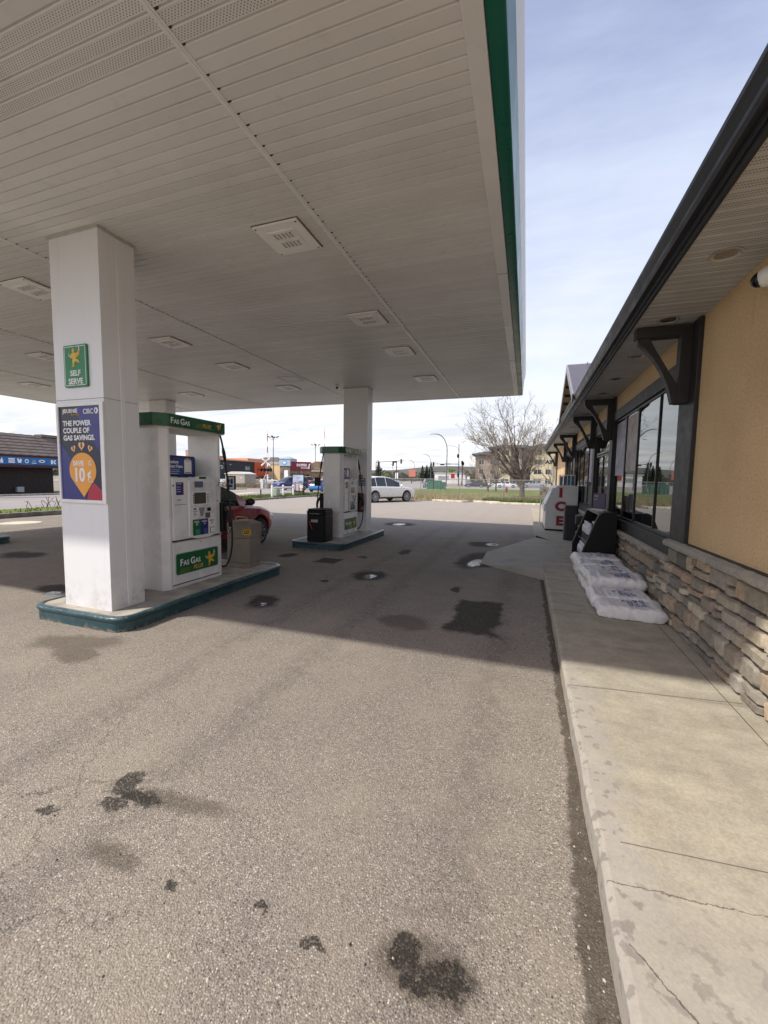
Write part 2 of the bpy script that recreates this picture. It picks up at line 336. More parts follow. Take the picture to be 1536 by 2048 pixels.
def sidewalk_mat():
    m, nt, b = new_mat('walkway_concrete'); P = wpos(nt)
    s = nd(nt, 'ShaderNodeSeparateXYZ'); nt.links.new(P, s.inputs[0]); X, Y = s.outputs[0], s.outputs[1]
    st = nd(nt, 'ShaderNodeMapping'); nt.links.new(P, st.inputs[0]); st.inputs['Scale'].default_value = (1, 4, 1); st.inputs['Rotation'].default_value = (0, 0, R_(8))
    n1 = nse(nt, st.outputs[0], 1.5, 6, 0.62); n2 = nse(nt, P, 7, 5, 0.6); n3 = nse(nt, P, 90, 3, 0.6); n4 = nse(nt, P, 24, 4, .6)
    col = ramp(nt, n1, [(0.25, (0.335, 0.30, 0.235)), (0.5, (0.40, 0.365, 0.29)), (0.68, (0.445, 0.41, 0.33)), (0.82, (0.54, 0.51, 0.425))])
    col = mixc(nt, 1.0, col, ramp(nt, n2, [(0.3, (0.86, 0.86, 0.86)), (0.7, (1.12, 1.12, 1.1))]), 'MULTIPLY')
    col = mixc(nt, 1.0, col, ramp(nt, n3, [(0.3, (0.84, 0.84, 0.84)), (0.7, (1.14, 1.14, 1.14))]), 'MULTIPLY')
    worn = mth(nt, 'MULTIPLY', smooth(nt, mth(nt, 'ADD', X, mth(nt, 'MULTIPLY', mth(nt, 'SUBTRACT', n2, 0.5), 0.35)), 0.58, 0.38), smooth(nt, Y, 4.2, 2.6))
    worn = mth(nt, 'MAXIMUM', worn, mth(nt, 'MULTIPLY', smooth(nt, Y, 1.9, 1.2), 0.8))
    col = mixc(nt, mth(nt, 'MULTIPLY', worn, 0.55), col, (0.41, 0.39, 0.36))
    blot = mth(nt, 'MULTIPLY', worn, smooth(nt, nse(nt, P, 18, 3, 0.55), 0.56, 0.64))
    col = mixc(nt, mth(nt, 'MULTIPLY', blot, 0.6), col, (0.19, 0.175, 0.155))
    q = nse(nt, P, 10, 5, 0.7, 1)
    PW = vmt(nt, 'ADD', P, vmt(nt, 'SCALE', vmt(nt, 'SUBTRACT', q, (0.5, 0.5, 0.5)), 0.06))
    def seg(p, q_, w, src):
        p, q_ = Vector((*p, 0)), Vector((*q_, 0)); d = q_ - p; L = d.length; mp = nd(nt, 'ShaderNodeMapping', vector_type='TEXTURE'); nt.links.new(src, mp.inputs[0])
        mp.inputs['Location'].default_value = p; mp.inputs['Rotation'].default_value = (0, 0, math.atan2(d.y, d.x))
        ss = nd(nt, 'ShaderNodeSeparateXYZ'); nt.links.new(mp.outputs[0], ss.inputs[0])
        on = mth(nt, 'MULTIPLY', mth(nt, 'GREATER_THAN', ss.outputs[0], 0), mth(nt, 'LESS_THAN', ss.outputs[0], L))
        return mth(nt, 'MULTIPLY', on, smooth(nt, mth(nt, 'ABSOLUTE', ss.outputs[1]), w, w * 0.35))
    lines = None
    for p, q_, w, src in [((.33, 1.575), (.62, 1.6), .004, PW), ((.37, 1.37), (.52, 1.2), .004, PW), ((.62, 1.6), (1.3, 1.66), .0025, PW),
                          ((.42, 1.775), (1.4, 1.86), .004, P), ((.34, 3.10), (1.42, 3.24), .007, P), ((.5, 3.14), (1.42, 3.2), .003, P), ((.34, 4.93), (1.42, 4.86), .006, P), ((.34, 6.5), (1.42, 6.5), .006, P), ((.34, 7.95), (1.42, 7.95), .008, P), ((1.335, -4), (1.335, 4.9), .006, P), ((.34, 11.6), (1.4, 11.6), .008, P), ((.34, 14.5), (1.4, 14.5), .008, P)]:
        g = seg(p, q_, w, src); lines = g if lines is None else mth(nt, 'MAXIMUM', lines, g)
    col = mixc(nt, mth(nt, 'MULTIPLY', lines, 0.72), col, (0.075, 0.058, 0.045))
    put(nt, b.inputs['Base Color'], col); b.inputs['Roughness'].default_value = 0.82; b.inputs['Specular IOR Level'].default_value = 0.3
    h = mth(nt, 'SUBTRACT', mth(nt, 'ADD', mth(nt, 'MULTIPLY', n3, 0.5), mth(nt, 'MULTIPLY', n4, 0.5)), mth(nt, 'MULTIPLY', lines, 1.4))
    bump(nt, b, h, 0.35, 0.006)
    return m
walk_m = sidewalk_mat()

def noise_mat(name, stops, sc=3.0, rough=0.95, fine=60, bmp=0.3, bd=0.02):
    m, nt, b = new_mat(name); P = wpos(nt)
    f = mth(nt, 'ADD', mth(nt, 'MULTIPLY', nse(nt, P, sc, 6, 0.65), 0.65), mth(nt, 'MULTIPLY', nse(nt, P, fine, 4, 0.6), 0.35))
    put(nt, b.inputs['Base Color'], ramp(nt, f, stops)); b.inputs['Roughness'].default_value = rough; b.inputs['Specular IOR Level'].default_value = 0.2
    bump(nt, b, nse(nt, P, fine, 4), bmp, bd)
    return m
grass_m = noise_mat('lawn', [(0.3, (0.055, 0.085, 0.016)), (0.48, (0.12, 0.16, 0.03)), (0.6, (0.17, 0.20, 0.045)), (0.72, (0.26, 0.24, 0.09))], 0.25, fine=8, bmp=0.6, bd=0.05)
drygrass_m = noise_mat('dry_grass', [(0.3, (0.16, 0.15, 0.06)), (0.5, (0.30, 0.26, 0.14)), (0.7, (0.42, 0.37, 0.22))], 0.6, fine=10, bmp=0.6, bd=0.05)
street_m = noise_mat('street_asphalt', [(0.3, (0.25, 0.23, 0.215)), (0.5, (0.32, 0.295, 0.275)), (0.7, (0.38, 0.355, 0.33))], 0.4, fine=30, bmp=0.2, bd=0.01)
dirt_m = noise_mat('verge_gravel', [(0.3, (0.16, 0.14, 0.10)), (0.5, (0.27, 0.24, 0.18)), (0.7, (0.36, 0.33, 0.27))], 0.7, fine=25, bmp=0.4)
pave_m = noise_mat('pale_pavement', [(0.3, (0.30, 0.28, 0.25)), (0.7, (0.44, 0.42, 0.38))], 1.2, fine=30, bmp=0.15, bd=0.01)
kerb_m = concrete_old

# ------------------------------------------------------------------ ground, roads, kerbs
def sheet(name, pts, z, m):
    mb = MB(); mb.add([(x, y, z) for x, y in pts], [list(range(len(pts)))]); return struct(mb.obj(name, m))
sheet('ground', [(-2500, -2500), (2500, -2500), (2500, 2500), (-2500, 2500)], -0.06, dirt_m)
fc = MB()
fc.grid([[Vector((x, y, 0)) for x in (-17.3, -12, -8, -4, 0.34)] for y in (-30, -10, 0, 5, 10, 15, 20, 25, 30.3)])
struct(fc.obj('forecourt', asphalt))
sheet('driveway', [(-20.6, 13.5), (-17.3, 13.5), (-17.3, 22.8), (-20.6, 22.8)], 0.0, asphalt)
sheet('driveway', [(0.34, 23.2), (12, 23.2), (12, 30.3), (0.34, 30.3)], 0.0, asphalt)
sheet('road', [(-34, -80), (-20.6, -80), (-20.6, 70), (-34, 70)], -0.012, street_m)
sheet('road', [(-180, 70), (40, 70), (40, 78), (-12, 80), (-17, 92), (-60, 330), (-90, 330), (-44, 92), (-180, 84)], -0.016, street_m)
sheet('pavement', [(-16, 78.5), (40, 78.5), (40, 81), (-14, 81)], -0.005, pave_m)
sheet('pavement', [(-36, -40), (-34.3, -40), (-34.3, 44), (-36, 44)], 0.05, pave_m)
sheet('lawn', [(-40, -40), (-36, -40), (-36, 46), (-40, 46)], 0.02, grass_m)
sheet('lawn', [(-17.2, 46), (40, 46), (40, 77), (-14.5, 77)], 0.01, grass_m)
sheet('lawn', [(-17.2, 30.6), (60, 30.6), (60, 46), (-17.2, 46)], 0.005, drygrass_m)
sheet('lawn', [(-3.2, 30.65), (2.6, 30.65), (3.0, 34.6), (-2.8, 35.2)], 0.02, grass_m)
sheet('lawn', [(-20.3, 22.9), (-17.5, 22.9), (-17.5, 34), (-20.3, 60)], 0.06, grass_m)
sheet('lawn', [(-20.3, -30), (-17.55, -30), (-17.55, 13.3), (-20.3, 13.3)], 0.10, grass_m)
sheet('car_park', [(-130, 60), (-44, 60), (-44, 104), (-130, 104)], -0.02, street_m)
sheet('car_park', [(-14, 82), (40, 82), (40, 108), (-14, 108)], -0.008, street_m)
# yellow centre paint on the street
yl = pm('yellow_road_paint', (0.62, 0.50, 0.24), 0.8, var=0.2, nsc=3)
mk = MB()
mk.box(-27.4, -40, -0.012, -27.25, 66, -0.007)
mk.add([(-27.3, 36, -0.007), (-25.2, 30, -0.007), (-24.4, 30, -0.007), (-26.6, 36.4, -0.007)], [(0, 1, 2, 3)])
struct(mk.obj('road_marking', yl))
# kerbs
kb = MB(); kb.box(-17.56, -30, 0, -17.3, 13.2, 0.17); kb.box(-17.52, 22.9, 0, -17.3, 33.5, 0.12)
kb.box(-16.9, 30.32, 0, -2.6, 30.5, 0.06)
struct(kb.obj('kerb', pm('weathered_kerb', (0.2, 0.18, 0.15), 0.9, var=0.35, nsc=3, bmp=0.3, bsc=40), bevel=0.03))
kb2 = MB(); kb2.box(-34.3, -40, -0.01, -34.05, 44, 0.1); kb2.box(-20.6, 23, -0.01, -20.35, 60, 0.1); struct(kb2.obj('kerb', concrete_old, bevel=0.03))

# raised walkway in front of the store, with the sloping ramp
wk = MB(); H = 0.15
edge = []
def wob(y): return 0.334 + 0.006 * noise.noise((0.3, y * 3.1, 0)) + 0.004 * noise.noise((0.1, y * 11, 2))
ys = [-6 + i * 0.08 for i in range(int(13.0 / 0.08))] + [7.0]
rows = []
for y in ys:
    e = wob(y)
    rows.append([Vector((e, y, -0.02)), Vector((e - 0.002, y, H * 0.55)), Vector((e - 0.004 + 0.003 * noise.noise((y * 14, 1, 1)), y, H - 0.018)), Vector((e + 0.006, y, H - 0.005)), Vector((e + 0.022, y, H)), Vector((0.8, y, H)), Vector((1.62, y, H))])
wk.grid([r[::-1] for r in rows])
wk.add([(0.34, 7.0, H), (0.34, 8.0, H * .97), (0.62, 8.0, H), (0.62, 7, H)], [(3, 2, 1, 0)])
wk.add([(0.62, 7.0, H), (1.62, 7.0, H), (1.62, 23.4, H), (0.62, 23.4, H)], [(0, 1, 2, 3)])
rp = MB(); rp.add([(0.335, 7.0, H - .002), (-0.78, 7.95, 0.006), (0.34, 8.0, H * .97), (-.77, 9.3, 0.006), (0.62, 8.0, H + .002), (0.62, 10.8, H + .002), (0.30, 11.6, 0.1), (0.335, 7.0, -0.02)], [(0, 2, 1), (1, 2, 4, 3), (3, 4, 5), (3, 5, 6), (0, 1, 7)])
struct(rp.obj('ramp', noise_mat('ramp_concrete', [(.3, (.27, .25, .21)), (.45, (.37, .345, .295)), (.6, (.41, .38, .33)), (.75, (.46, .43, .37))], 2.4, .85, fine=40, bmp=.15, bd=.005)))
wk.add([(0.30, 11.6, -.02), (0.30, 23.4, -.02), (0.30, 23.4, H), (0.30, 11.6, H), (0.62, 11.6, H), (0.62, 23.4, H), (0.62, 10.8, H)], [(1, 0, 3, 2), (3, 4, 5, 2), (3, 6, 4)])
wk.add([(0.3, 23.4, -.02), (1.62, 23.4, -.02), (1.62, 23.4, H), (0.3, 23.4, H)], [(1, 0, 3, 2)])
struct(wk.obj('walkway', walk_m))

# loose stones and grit, strewn over the forecourt
gr = MB(); rg = random.Random(3)
for i in range(900):
    if i < 420: x = rg.uniform(0.12, 0.325); y = rg.uniform(0.8, 6.5)
    else: x = rg.uniform(-2.6, 0.1); y = 0.7 + 4.2 * rg.random() ** 1.8
    r = rg.uniform(0.0025, 0.006) * (1.6 if rg.random() > .95 else 1)
    t = rg.random(); c = (0.45, 0.42, 0.36) if t > .6 else ((0.2, 0.18, 0.15) if t > .2 else (0.05, 0.05, 0.05))
    vs = [Vector((x, y, 0)) + Vector((r * math.cos(a) * rg.uniform(.6, 1.2), r * math.sin(a) * rg.uniform(.6, 1.2), 0)) for a in (0, 1.3, 2.5, 3.8, 5.1)]
    vs.append(Vector((x, y, r * 0.9)))
    gr.add(vs, [(k, (k + 1) % 5, 5) for k in range(5)], c)
def tone_mat(name, rough=0.9, nsc=30, var=0.25, bmp=0.3, bsc=60, bd=0.006):
    m, nt, b = new_mat(name); P = wpos(nt); a = nd(nt, 'ShaderNodeAttribute', attribute_name='tone')
    n1 = nse(nt, P, nsc, 5, 0.65)
    put(nt, b.inputs['Base Color'], mixc(nt, 1.0, a.outputs['Color'], ramp(nt, n1, [(0.3, (1 - var,) * 3), (0.7, (1 + var,) * 3)]), 'MULTIPLY'))
    b.inputs['Roughness'].default_value = rough; b.inputs['Specular IOR Level'].default_value = 0.3
    bump(nt, b, nse(nt, P, bsc, 4, 0.65), bmp, bd)
    return m
o = gr.obj('loose_gravel', tone_mat('gravel_tone')); o['kind'] = 'stuff'; tag(o, 'loose pale and dark grit strewn along the walkway kerb and forecourt', 'gravel')

# ------------------------------------------------------------------ canopy
CX0, CX1, CY0, CY1, CZ = -15.7, -0.31, 1.16, 12.52, 4.05
canopy = thing('fuel_canopy', 'big white fuel canopy with ribbed ceiling and green edge above the pumps', 'canopy', ((CX0 + CX1) / 2, (CY0 + CY1) / 2, 0))
co = canopy.location.copy()
def soffit_mat():
    m, nt, b = new_mat('ribbed_ceiling_metal'); P = wpos(nt)
    s = nd(nt, 'ShaderNodeSeparateXYZ'); nt.links.new(P, s.inputs[0]); X, Y = s.outputs[0], s.outputs[1]
    n1 = nse(nt, P, 0.7, 5); n2 = nse(nt, P, 7, 4)
    base = mixc(nt, smooth(nt, n1, .3, .7), (0.67, 0.66, 0.63), (0.76, 0.755, 0.735))
    base = mixc(nt, smooth(nt, n2, .60, .8, 0, .25), base, (0.45, 0.42, 0.36))
    slat = nd(nt, 'ShaderNodeTexWhiteNoise', noise_dimensions='1D'); nt.links.new(mth(nt, 'FLOOR', mth(nt, 'DIVIDE', mth(nt, 'SUBTRACT', Y, CY0), 0.0935)), slat.inputs['W'])
    base = mixc(nt, 1.0, base, mixc(nt, slat.outputs[0], (0.94, 0.94, 0.94), (1.04, 1.04, 1.04)), 'MULTIPLY')
    mp = nd(nt, 'ShaderNodeMapping'); nt.links.new(P, mp.inputs[0]); mp.inputs['Scale'].default_value = (1 / .0155, 1 / .0155, 0); mp.inputs['Rotation'].default_value = (0, 0, R_(45))
    v = nd(nt, 'ShaderNodeTexVoronoi'); v.inputs['Scale'].default_value = 1; v.inputs['Randomness'].default_value = 0; nt.links.new(mp.outputs[0], v.inputs['Vector'])
    fr = mth(nt, 'FRACT', mth(nt, 'DIVIDE', mth(nt, 'SUBTRACT', Y, CY0), 0.0935))
    band = mth(nt, 'MULTIPLY', mth(nt, 'GREATER_THAN', fr, 0.2), mth(nt, 'LESS_THAN', fr, 0.86))
    inr = mth(nt, 'MULTIPLY', mth(nt, 'GREATER_THAN', Y, CY0 + 5 * .0935), mth(nt, 'LESS_THAN', Y, CY0 + 9 * .0935))
    inr = mth(nt, 'MULTIPLY', inr, mth(nt, 'LESS_THAN', X, -1.12))
    hole = mth(nt, 'MULTIPLY', mth(nt, 'MULTIPLY', band, inr), smooth(nt, v.outputs['Distance'], 0.27, 0.19))
    put(nt, b.inputs['Base Color'], mixc(nt, hole, base, (0.14, 0.12, 0.10))); b.inputs['Roughness'].default_value = 0.42
    return m
sof = MB(co); n = int((CY1 - CY0) / 0.0935); prof = []
for i in range(n):
    y = CY0 + i * 0.0935
    prof += [(y, 0.013), (y + 0.004, 0.0135), (y + 0.007, 0.0), (y + 0.013, -0.002), (y + 0.018, 0.0), (y + 0.0885, 0.0), (y + 0.0925, 0.013)]
prof.append((CY1, 0.013))
xs = [CX0 + 0.1, -12, -8.6, -5.3, -1.975, CX1 - 0.1]
sof.grid([[Vector((x, y, CZ + z)) for x in xs] for y, z in prof])
sof.obj('ceiling_panel', soffit_mat(), canopy)
tr = MB(co); tr2 = MB(co)
for x in (-12.0, -8.62, -5.3, -1.975):
    tr.box(x - .022, CY0 + .1, CZ - 0.008, x + .022, CY1 - .1, CZ + .012); tr.box(x - .007, CY0 + .1, CZ - 0.013, x + .007, CY1 - .1, CZ - .006)
    for i in range(n):
        y = CY0 + i * .0935
        if random.random() < .92: tr2.box(x + .022, y - .004, CZ - .002, x + .034 + random.random() * .012, y + .008, CZ + .006)
tr.obj('ceiling_joint', white_metal, canopy); tr2.obj('joint_gap', pm('dark_gap', (0.03, 0.026, 0.022), 0.8), canopy)
ed = MB(co)
ed.box(CX1 - .115, CY0, CZ - .012, CX1, CY1, CZ + .05); ed.box(CX0, CY0, CZ - .012, CX0 + .115, CY1, CZ + .05)
ed.box(CX0 + .115, CY1 - .115, CZ - .012, CX1 - .115, CY1, CZ + .05); ed.box(CX0 + .115, CY0, CZ - .012, CX1 - .115, CY0 + .115, CZ + .05)
ed.obj('edge_trim', white_metal, canopy, bevel=.004)
sm = MB(co)
for y in (5.2, 8.9): sm.box(CX1 - .117, y - .002, CZ - .0135, CX1 + .001, y + .002, CZ + .02)
sm.obj('trim_seam', pm('dark_gap', (0, 0, 0)), canopy)
# fascia: green band then rolled white top, with joints
def fascia(prof, name, m, segs):
    mb = MB(co)
    for y0, y1 in segs:
        A = [Vector((x, y0, z)) for x, z in prof]; B = [Vector((x, y1, z)) for x, z in prof]
        mb.grid([A, B])
    x0s = [CX0 - (x - CX1) for x, z in prof]
    zs = [z for x, z in prof]; ds = [x - CX1 for x, z in prof]
    L = [Vector((CX0 - d, CY0 - d, z)) for d, z in zip(ds, zs)]; L2 = [Vector((CX0 - d, CY1 + d, z)) for d, z in zip(ds, zs)]
    mb.grid([L2, L])
    N0 = [Vector((CX0 - d, CY1 + d, z)) for d, z in zip(ds, zs)]; N1 = [Vector((CX1 + d, CY1 + d, z)) for d, z in zip(ds, zs)]
    mb.grid([N1, N0])
    S0 = [Vector((CX0 - d, CY0 - d, z)) for d, z in zip(ds, zs)]; S1 = [Vector((CX1 + d, CY0 - d, z)) for d, z in zip(ds, zs)]
    mb.grid([S0, S1])
    e0 = [Vector((CX1 + d, CY0 - d, z)) for d, z in zip(ds, zs)]; e1 = [Vector((CX1 + d, segs[0][0], z)) for d, z in zip(ds, zs)]; mb.grid([e0, e1])
    e0 = [Vector((CX1 + d, segs[-1][1], z)) for d, z in zip(ds, zs)]; e1 = [Vector((CX1 + d, CY1 + d, z)) for d, z in zip(ds, zs)]; mb.grid([e0, e1])
    return mb.obj(name, m, canopy, smooth=40)
segs = [(1.2, 4.995), (5.0, 8.395), (8.4, 12.4)]
green_f = pm('canopy_green', (0.010, 0.13, 0.082), 0.30, var=0.06, nsc=2)
fascia([(-.311, 4.07), (-.303, 4.058), (-.215, 4.058), (-.2, 4.07), (-.176, 4.43)], 'green_fascia', green_f, segs)
wf = [(-.178, 4.432)] + [(-.235 + .095 * math.sin(t), 4.73 - .30 * math.cos(t)) for t in [0.75 + i * .26 for i in range(9)]] + [(-.5, 4.99)]
fascia(wf, 'white_fascia', pm('canopy_cream', (0.78, 0.75, 0.66), 0.4, var=0.05), segs)
rf = MB(co); rf.box(CX0 - .05, CY0 - .05, 4.94, CX1 + .05, CY1 + .05, 4.97); rf.obj('roof_deck', grey_metal, canopy)
# columns (white clad, with panel seam and vertical joint strip)
seam_m = pm('panel_seam', (0.30, 0.30, 0.30), 0.6)
def column(x0, y0, x1, y1):
    c = MB(co)
    c.box(x0, y0, .14, x1, y1, 2.376); c.box(x0, y0, 2.381, x1, y1, CZ + .003)
    o = c.obj('column', column_m, canopy, bevel=.004)
    d = MB(co); ym = (y0 + y1) / 2
    d.box(x1, ym - .012, .16, x1 + .004, ym + .03, CZ - .03); d.obj('joint_strip', white_metal, o)
    d = MB(co); d.box(x0 + .004, y0 + .004, 2.374, x1 - .004, y1 - .004, 2.383); d.obj('panel_seam', seam_m, o)
    e = MB(co)
    for a in ((x0 - .012, y0 - .012, x1 + .012, y0), (x0 - .012, y1, x1 + .012, y1 + .012), (x0 - .012, y0, x0, y1), (x1, y0, x1 + .012, y1)):
        e.box(a[0], a[1], CZ - .028, a[2], a[3], CZ - .003)
    e.obj('collar', pm('column_collar', (0.5, 0.49, 0.46), 0.5), o)
column(-4.80, 3.05, -4.092, 3.45); column(-4.80, 10.34, -4.092, 10.71)
column(-11.78, 10.31, -11.08, 10.7); column(-11.78, 3.05, -11.08, 3.45)
hp = MB(co); F = Fr((-5.6, 9.3, CZ), (1, 0, 0), (0, -1, 0))
for a in ((0, 0, .012, .5), (0, 0, .5, .012), (.488, 0, .5, .5), (0, .488, .5, .5)): hp.fbox(F, a[0] - .3, a[1], 0, a[2] - .3, a[3], .004)
hp.obj('access_hatch', seam_m, canopy)

# recessed square lamps in the ceiling (switched off)
lamp_frame = pm('lamp_frame', (0.90, 0.89, 0.86), 0.4, var=0.04); lens_m = pm('lamp_lens', (0.46, 0.44, 0.41), 0.25, var=0.25, nsc=40)
rust = pm('lamp_gasket', (0.16, 0.10, 0.075), 0.8, var=0.4)
def make_lamp():
    t = thing('canopy_lamp', '', 'ceiling lamp', (0, 0, 0), 'lamps in the canopy ceiling')
    F = Fr((0, 0, 0), (1, 0, 0), (0, -1, 0))
    g = MB(); g.fbox(F, -.262, -.262, .0, .262, .262, .004); g.obj('gasket', rust, t)
    f = MB(); f.fbox(F, -.25, -.255, .004, .25, .255, .022); f.fbox(F, -.15, -.15, .022, .15, .15, .03)
    f.fbox(F, -.02, -.012, .03, .02, .012, .034)
    f.obj('frame', lamp_frame, t, bevel=.004)
    for s in (-1, 1):
        l = MB(); l.fbox(F, -.115, s * .075 - .042, .03, .115, s * .075 + .042, .033); o = l.obj('lens', lens_m, t)
        k = MB()
        for i in range(6): k.fbox(F, -.112 + i * .043, s * .075 - .04, .033, -.098 + i * .043, s * .075 + .04, .038)
        k.obj('grille_bar', lamp_frame, o)
    sc_ = MB()
    for a in (-.225, .225):
        for b in (-.23, .23): sc_.fbox(F, a - .007, b - .007, .022, a + .007, b + .007, .026)
    sc_.obj('screw', pm('rusty_screw', (0.04, 0.03, 0.025), 0.7), t)
    return t
rows_y = [(3.8, 'nearest'), (6.02, 'second'), (7.7, 'third'), (9.9, 'farthest')]
lamp0 = make_lamp(); first = True
def lamp_at(x, y, label):
    global first
    o = lamp0 if first else copy_tree(lamp0); first = False
    o.location = (x, y, CZ - .002); o['label'] = label
lamp_at(-2.40, 3.80, 'square ceiling lamp closest to the viewer, in front of the right hand joint')
lamp_at(-2.40, 6.02, 'second square ceiling lamp along the right hand row under the canopy')
lamp_at(-2.40, 7.70, 'third square ceiling lamp along the right hand row under the canopy')
lamp_at(-2.40, 9.90, 'last square ceiling lamp of the right hand row, near the far canopy edge')
lamp_at(-6.30, 3.78, 'square ceiling lamp half hidden behind the left side of the near column')
lamp_at(-6.28, 6.0, 'square ceiling lamp just right of the near column, first of the middle row')
lamp_at(-6.27, 7.68, 'square ceiling lamp second from the near column in the middle row')
lamp_at(-6.26, 9.89, 'square ceiling lamp of the middle row beside the ceiling hatch')
lamp_at(-9.6, 5.96, 'square ceiling lamp left of the near column, nearest of the far left row')
lamp_at(-9.6, 9.89, 'square ceiling lamp above the rear left column')
lamp_at(-12.95, 7.69, 'square ceiling lamp farthest to the left under the canopy')
cm_ = MB((-4.84, 10.0, CZ)); Fd = Fr((-4.84, 10.0, CZ), (1, 0, 0), (0, -1, 0))
cm_.lathe(Fd, [(.05, 0), (.05, .04), (.035, .05)], 14)
t = thing('dome_camera', 'tiny dark dome camera on the canopy ceiling beside the far column', 'camera', (-4.84, 10.0, CZ))
cm_.obj('housing', white_paint, t); c2 = MB((-4.84, 10, CZ)); c2.ell((-4.84, 10, CZ - .055), .035, .035, .04); c2.obj('lens_dome', black_plastic, t, smooth=60)

# ------------------------------------------------------------------ pump islands
def teal_mat():
    m, nt, b = new_mat('teal_kerb_metal'); P = wpos(nt); s = nd(nt, 'ShaderNodeSeparateXYZ'); nt.links.new(P, s.inputs[0]); Z = s.outputs[2]
    n1 = nse(nt, P, 6, 5, .6); n2 = nse(nt, P, 17, 6, .7)
    base = mixc(nt, smooth(nt, n1, .3, .7), (.020, .058, .070), (.040, .098, .112))
    low = smooth(nt, Z, .075, .0)
    chip = smooth(nt, mth(nt, 'ADD', n2, mth(nt, 'MULTIPLY', low, .16)), .66, .70)
    base = mixc(nt, chip, base, mixc(nt, n1, (.24, .22, .18), (.13, .085, .05)))
    nose = mth(nt, 'MULTIPLY', smooth(nt, Z, .13, .15), smooth(nt, nse(nt, P, 30, 4, .6), .55, .62))
    base = mixc(nt, mth(nt, 'MULTIPLY', nose, .5), base, (.22, .25, .25))
    put(nt, b.inputs['Base Color'], base); put(nt, b.inputs['Roughness'], mth(nt, 'ADD', .33, mth(nt, 'MULTIPLY', chip, .5)))
    bump(nt, b, mth(nt, 'SUBTRACT', nse(nt, P, 9, 3), mth(nt, 'MULTIPLY', chip, .5)), .25, .02)
    return m
teal = teal_mat()
slab_m = pm('island_concrete', (0.38, 0.345, 0.29), 0.85, var=0.25, nsc=5, bmp=0.2, bsc=70)
def island(x0, y0, x1, y1, label):
    h = .16; r = .17
    t = thing('pump_island', label, 'island', ((x0 + x1) / 2, (y0 + y1) / 2, 0), 'raised pump islands')
    ring = []
    for cx, cy_, a0 in ((x1 - r, y1 - r, 0), (x0 + r, y1 - r, 90), (x0 + r, y0 + r, 180), (x1 - r, y0 + r, 270)):
        ring += [(cx, cy_, R_(a0 + k * 15)) for k in range(7)]
    prof = [(0, -.01), (0.002, .06), (0, h - .06), (.012, h - .05), (.02, h - .035), (.02, h - .018), (.012, h - .005), (0, h), (-.03, h + .001), (-.05, h - .006)]
    k = MB(t.location); rowz = []
    for d, z in prof:
        rw = [Vector((cx + (r + d) * math.cos(a) + .004 * noise.noise((cx * 3 + a, cy_ * 4, z * 9)), cy_ + (r + d) * math.sin(a), z)) for cx, cy_, a in ring]
        rowz.append(rw + rw[:1])
    k.grid([q[::-1] for q in rowz]); k.obj('kerb', teal, t, smooth=50)
    s = MB(t.location); s.add([Vector((cx + (r - .04) * math.cos(a), cy_ + (r - .04) * math.sin(a), h - .008)) for cx, cy_, a in ring], [list(range(len(ring)))]); s.obj('slab', slab_m, t)
    return t
island(-5.13, 2.90, -3.77, 5.80, 'teal edged concrete island under the near column and the pump marked 1')
island(-5.06, 8.03, -3.75, 10.98, 'teal edged concrete island farther back, carrying the black bin and fire extinguisher column')
island(-12.45, 2.95, -11.12, 6.0, 'teal edged island end showing at the far left, left of the near column')
island(-12.45, 8.0, -11.12, 10.95, 'teal edged island under the rear left column, behind the pump marked 1')

# ------------------------------------------------------------------ the running figure with wings on the station's signs
def figure(F, a, b, h, c, m, m2, parent):
    """flat winged running figure, h tall, centred on (a,b)"""
    s = h / 1.0
    P = lambda pts: [(a + x * s, b + y * s) for x, y in pts]
    mb = MB(ORI[parent.name])
    mb.prism(F, [(a - .08 * s + .085 * s * math.cos(t), b + .36 * s + .1 * s * math.sin(t)) for t in [i * math.pi / 8 for i in range(16)]], c, c + .003)
    mb.prism(F, P([(-.17, .24), (.02, .25), (.12, .20), (.10, -.06), (.24, -.10), (.34, -.20), (.36, -.30), (.25, -.27), (.10, -.18), (-.02, -.26), (-.05, -.46), (-.24, -.46), (-.12, -.40), (-.16, -.16), (-.13, .0), (-.27, -.02), (-.34, .05), (-.27, .12)]), c, c + .003)
    mb.prism(F, P([(.06, .10), (.26, .12), (.42, .26), (.46, .42), (.36, .30), (.2, .22), (.06, .2)]), c + .0005, c + .0035)
    mb.prism(F, P([(.06, .0), (.24, .02), (.38, .12), (.44, .22), (.3, .12), (.15, .09)]), c + .0005, c + .0035)
    o = mb.obj('emblem', m, parent)
    w = MB(ORI[parent.name]); w.prism(F, P([(.22, .30), (.36, .36), (.40, .46), (.34, .52), (.28, .52), (.35, .45), (.32, .38)]), c, c + .003)
    w.prism(F, P([(-.40, .08), (-.34, .08), (-.36, .16), (-.44, .26), (-.40, .18)]), c, c + .003); w.obj('emblem_highlight', m2, parent)
    return o
speed_m = pm('speed_line_green', (.13, .19, .035), .5)
def stripes(F, a, b, w, h, n, slant, c, m, parent):
    mb = MB(ORI[parent.name])
    for i in range(n):
        y = b + h * i / n; o_ = slant * i / n
        mb.prism(F, [(a + o_, y), (a + w + o_ * .3, y), (a + w + o_ * .3 + .004, y + h / n * .55), (a + o_ + .004, y + h / n * .55)], c, c + .002)
    return mb.obj('speed_lines', m, parent)
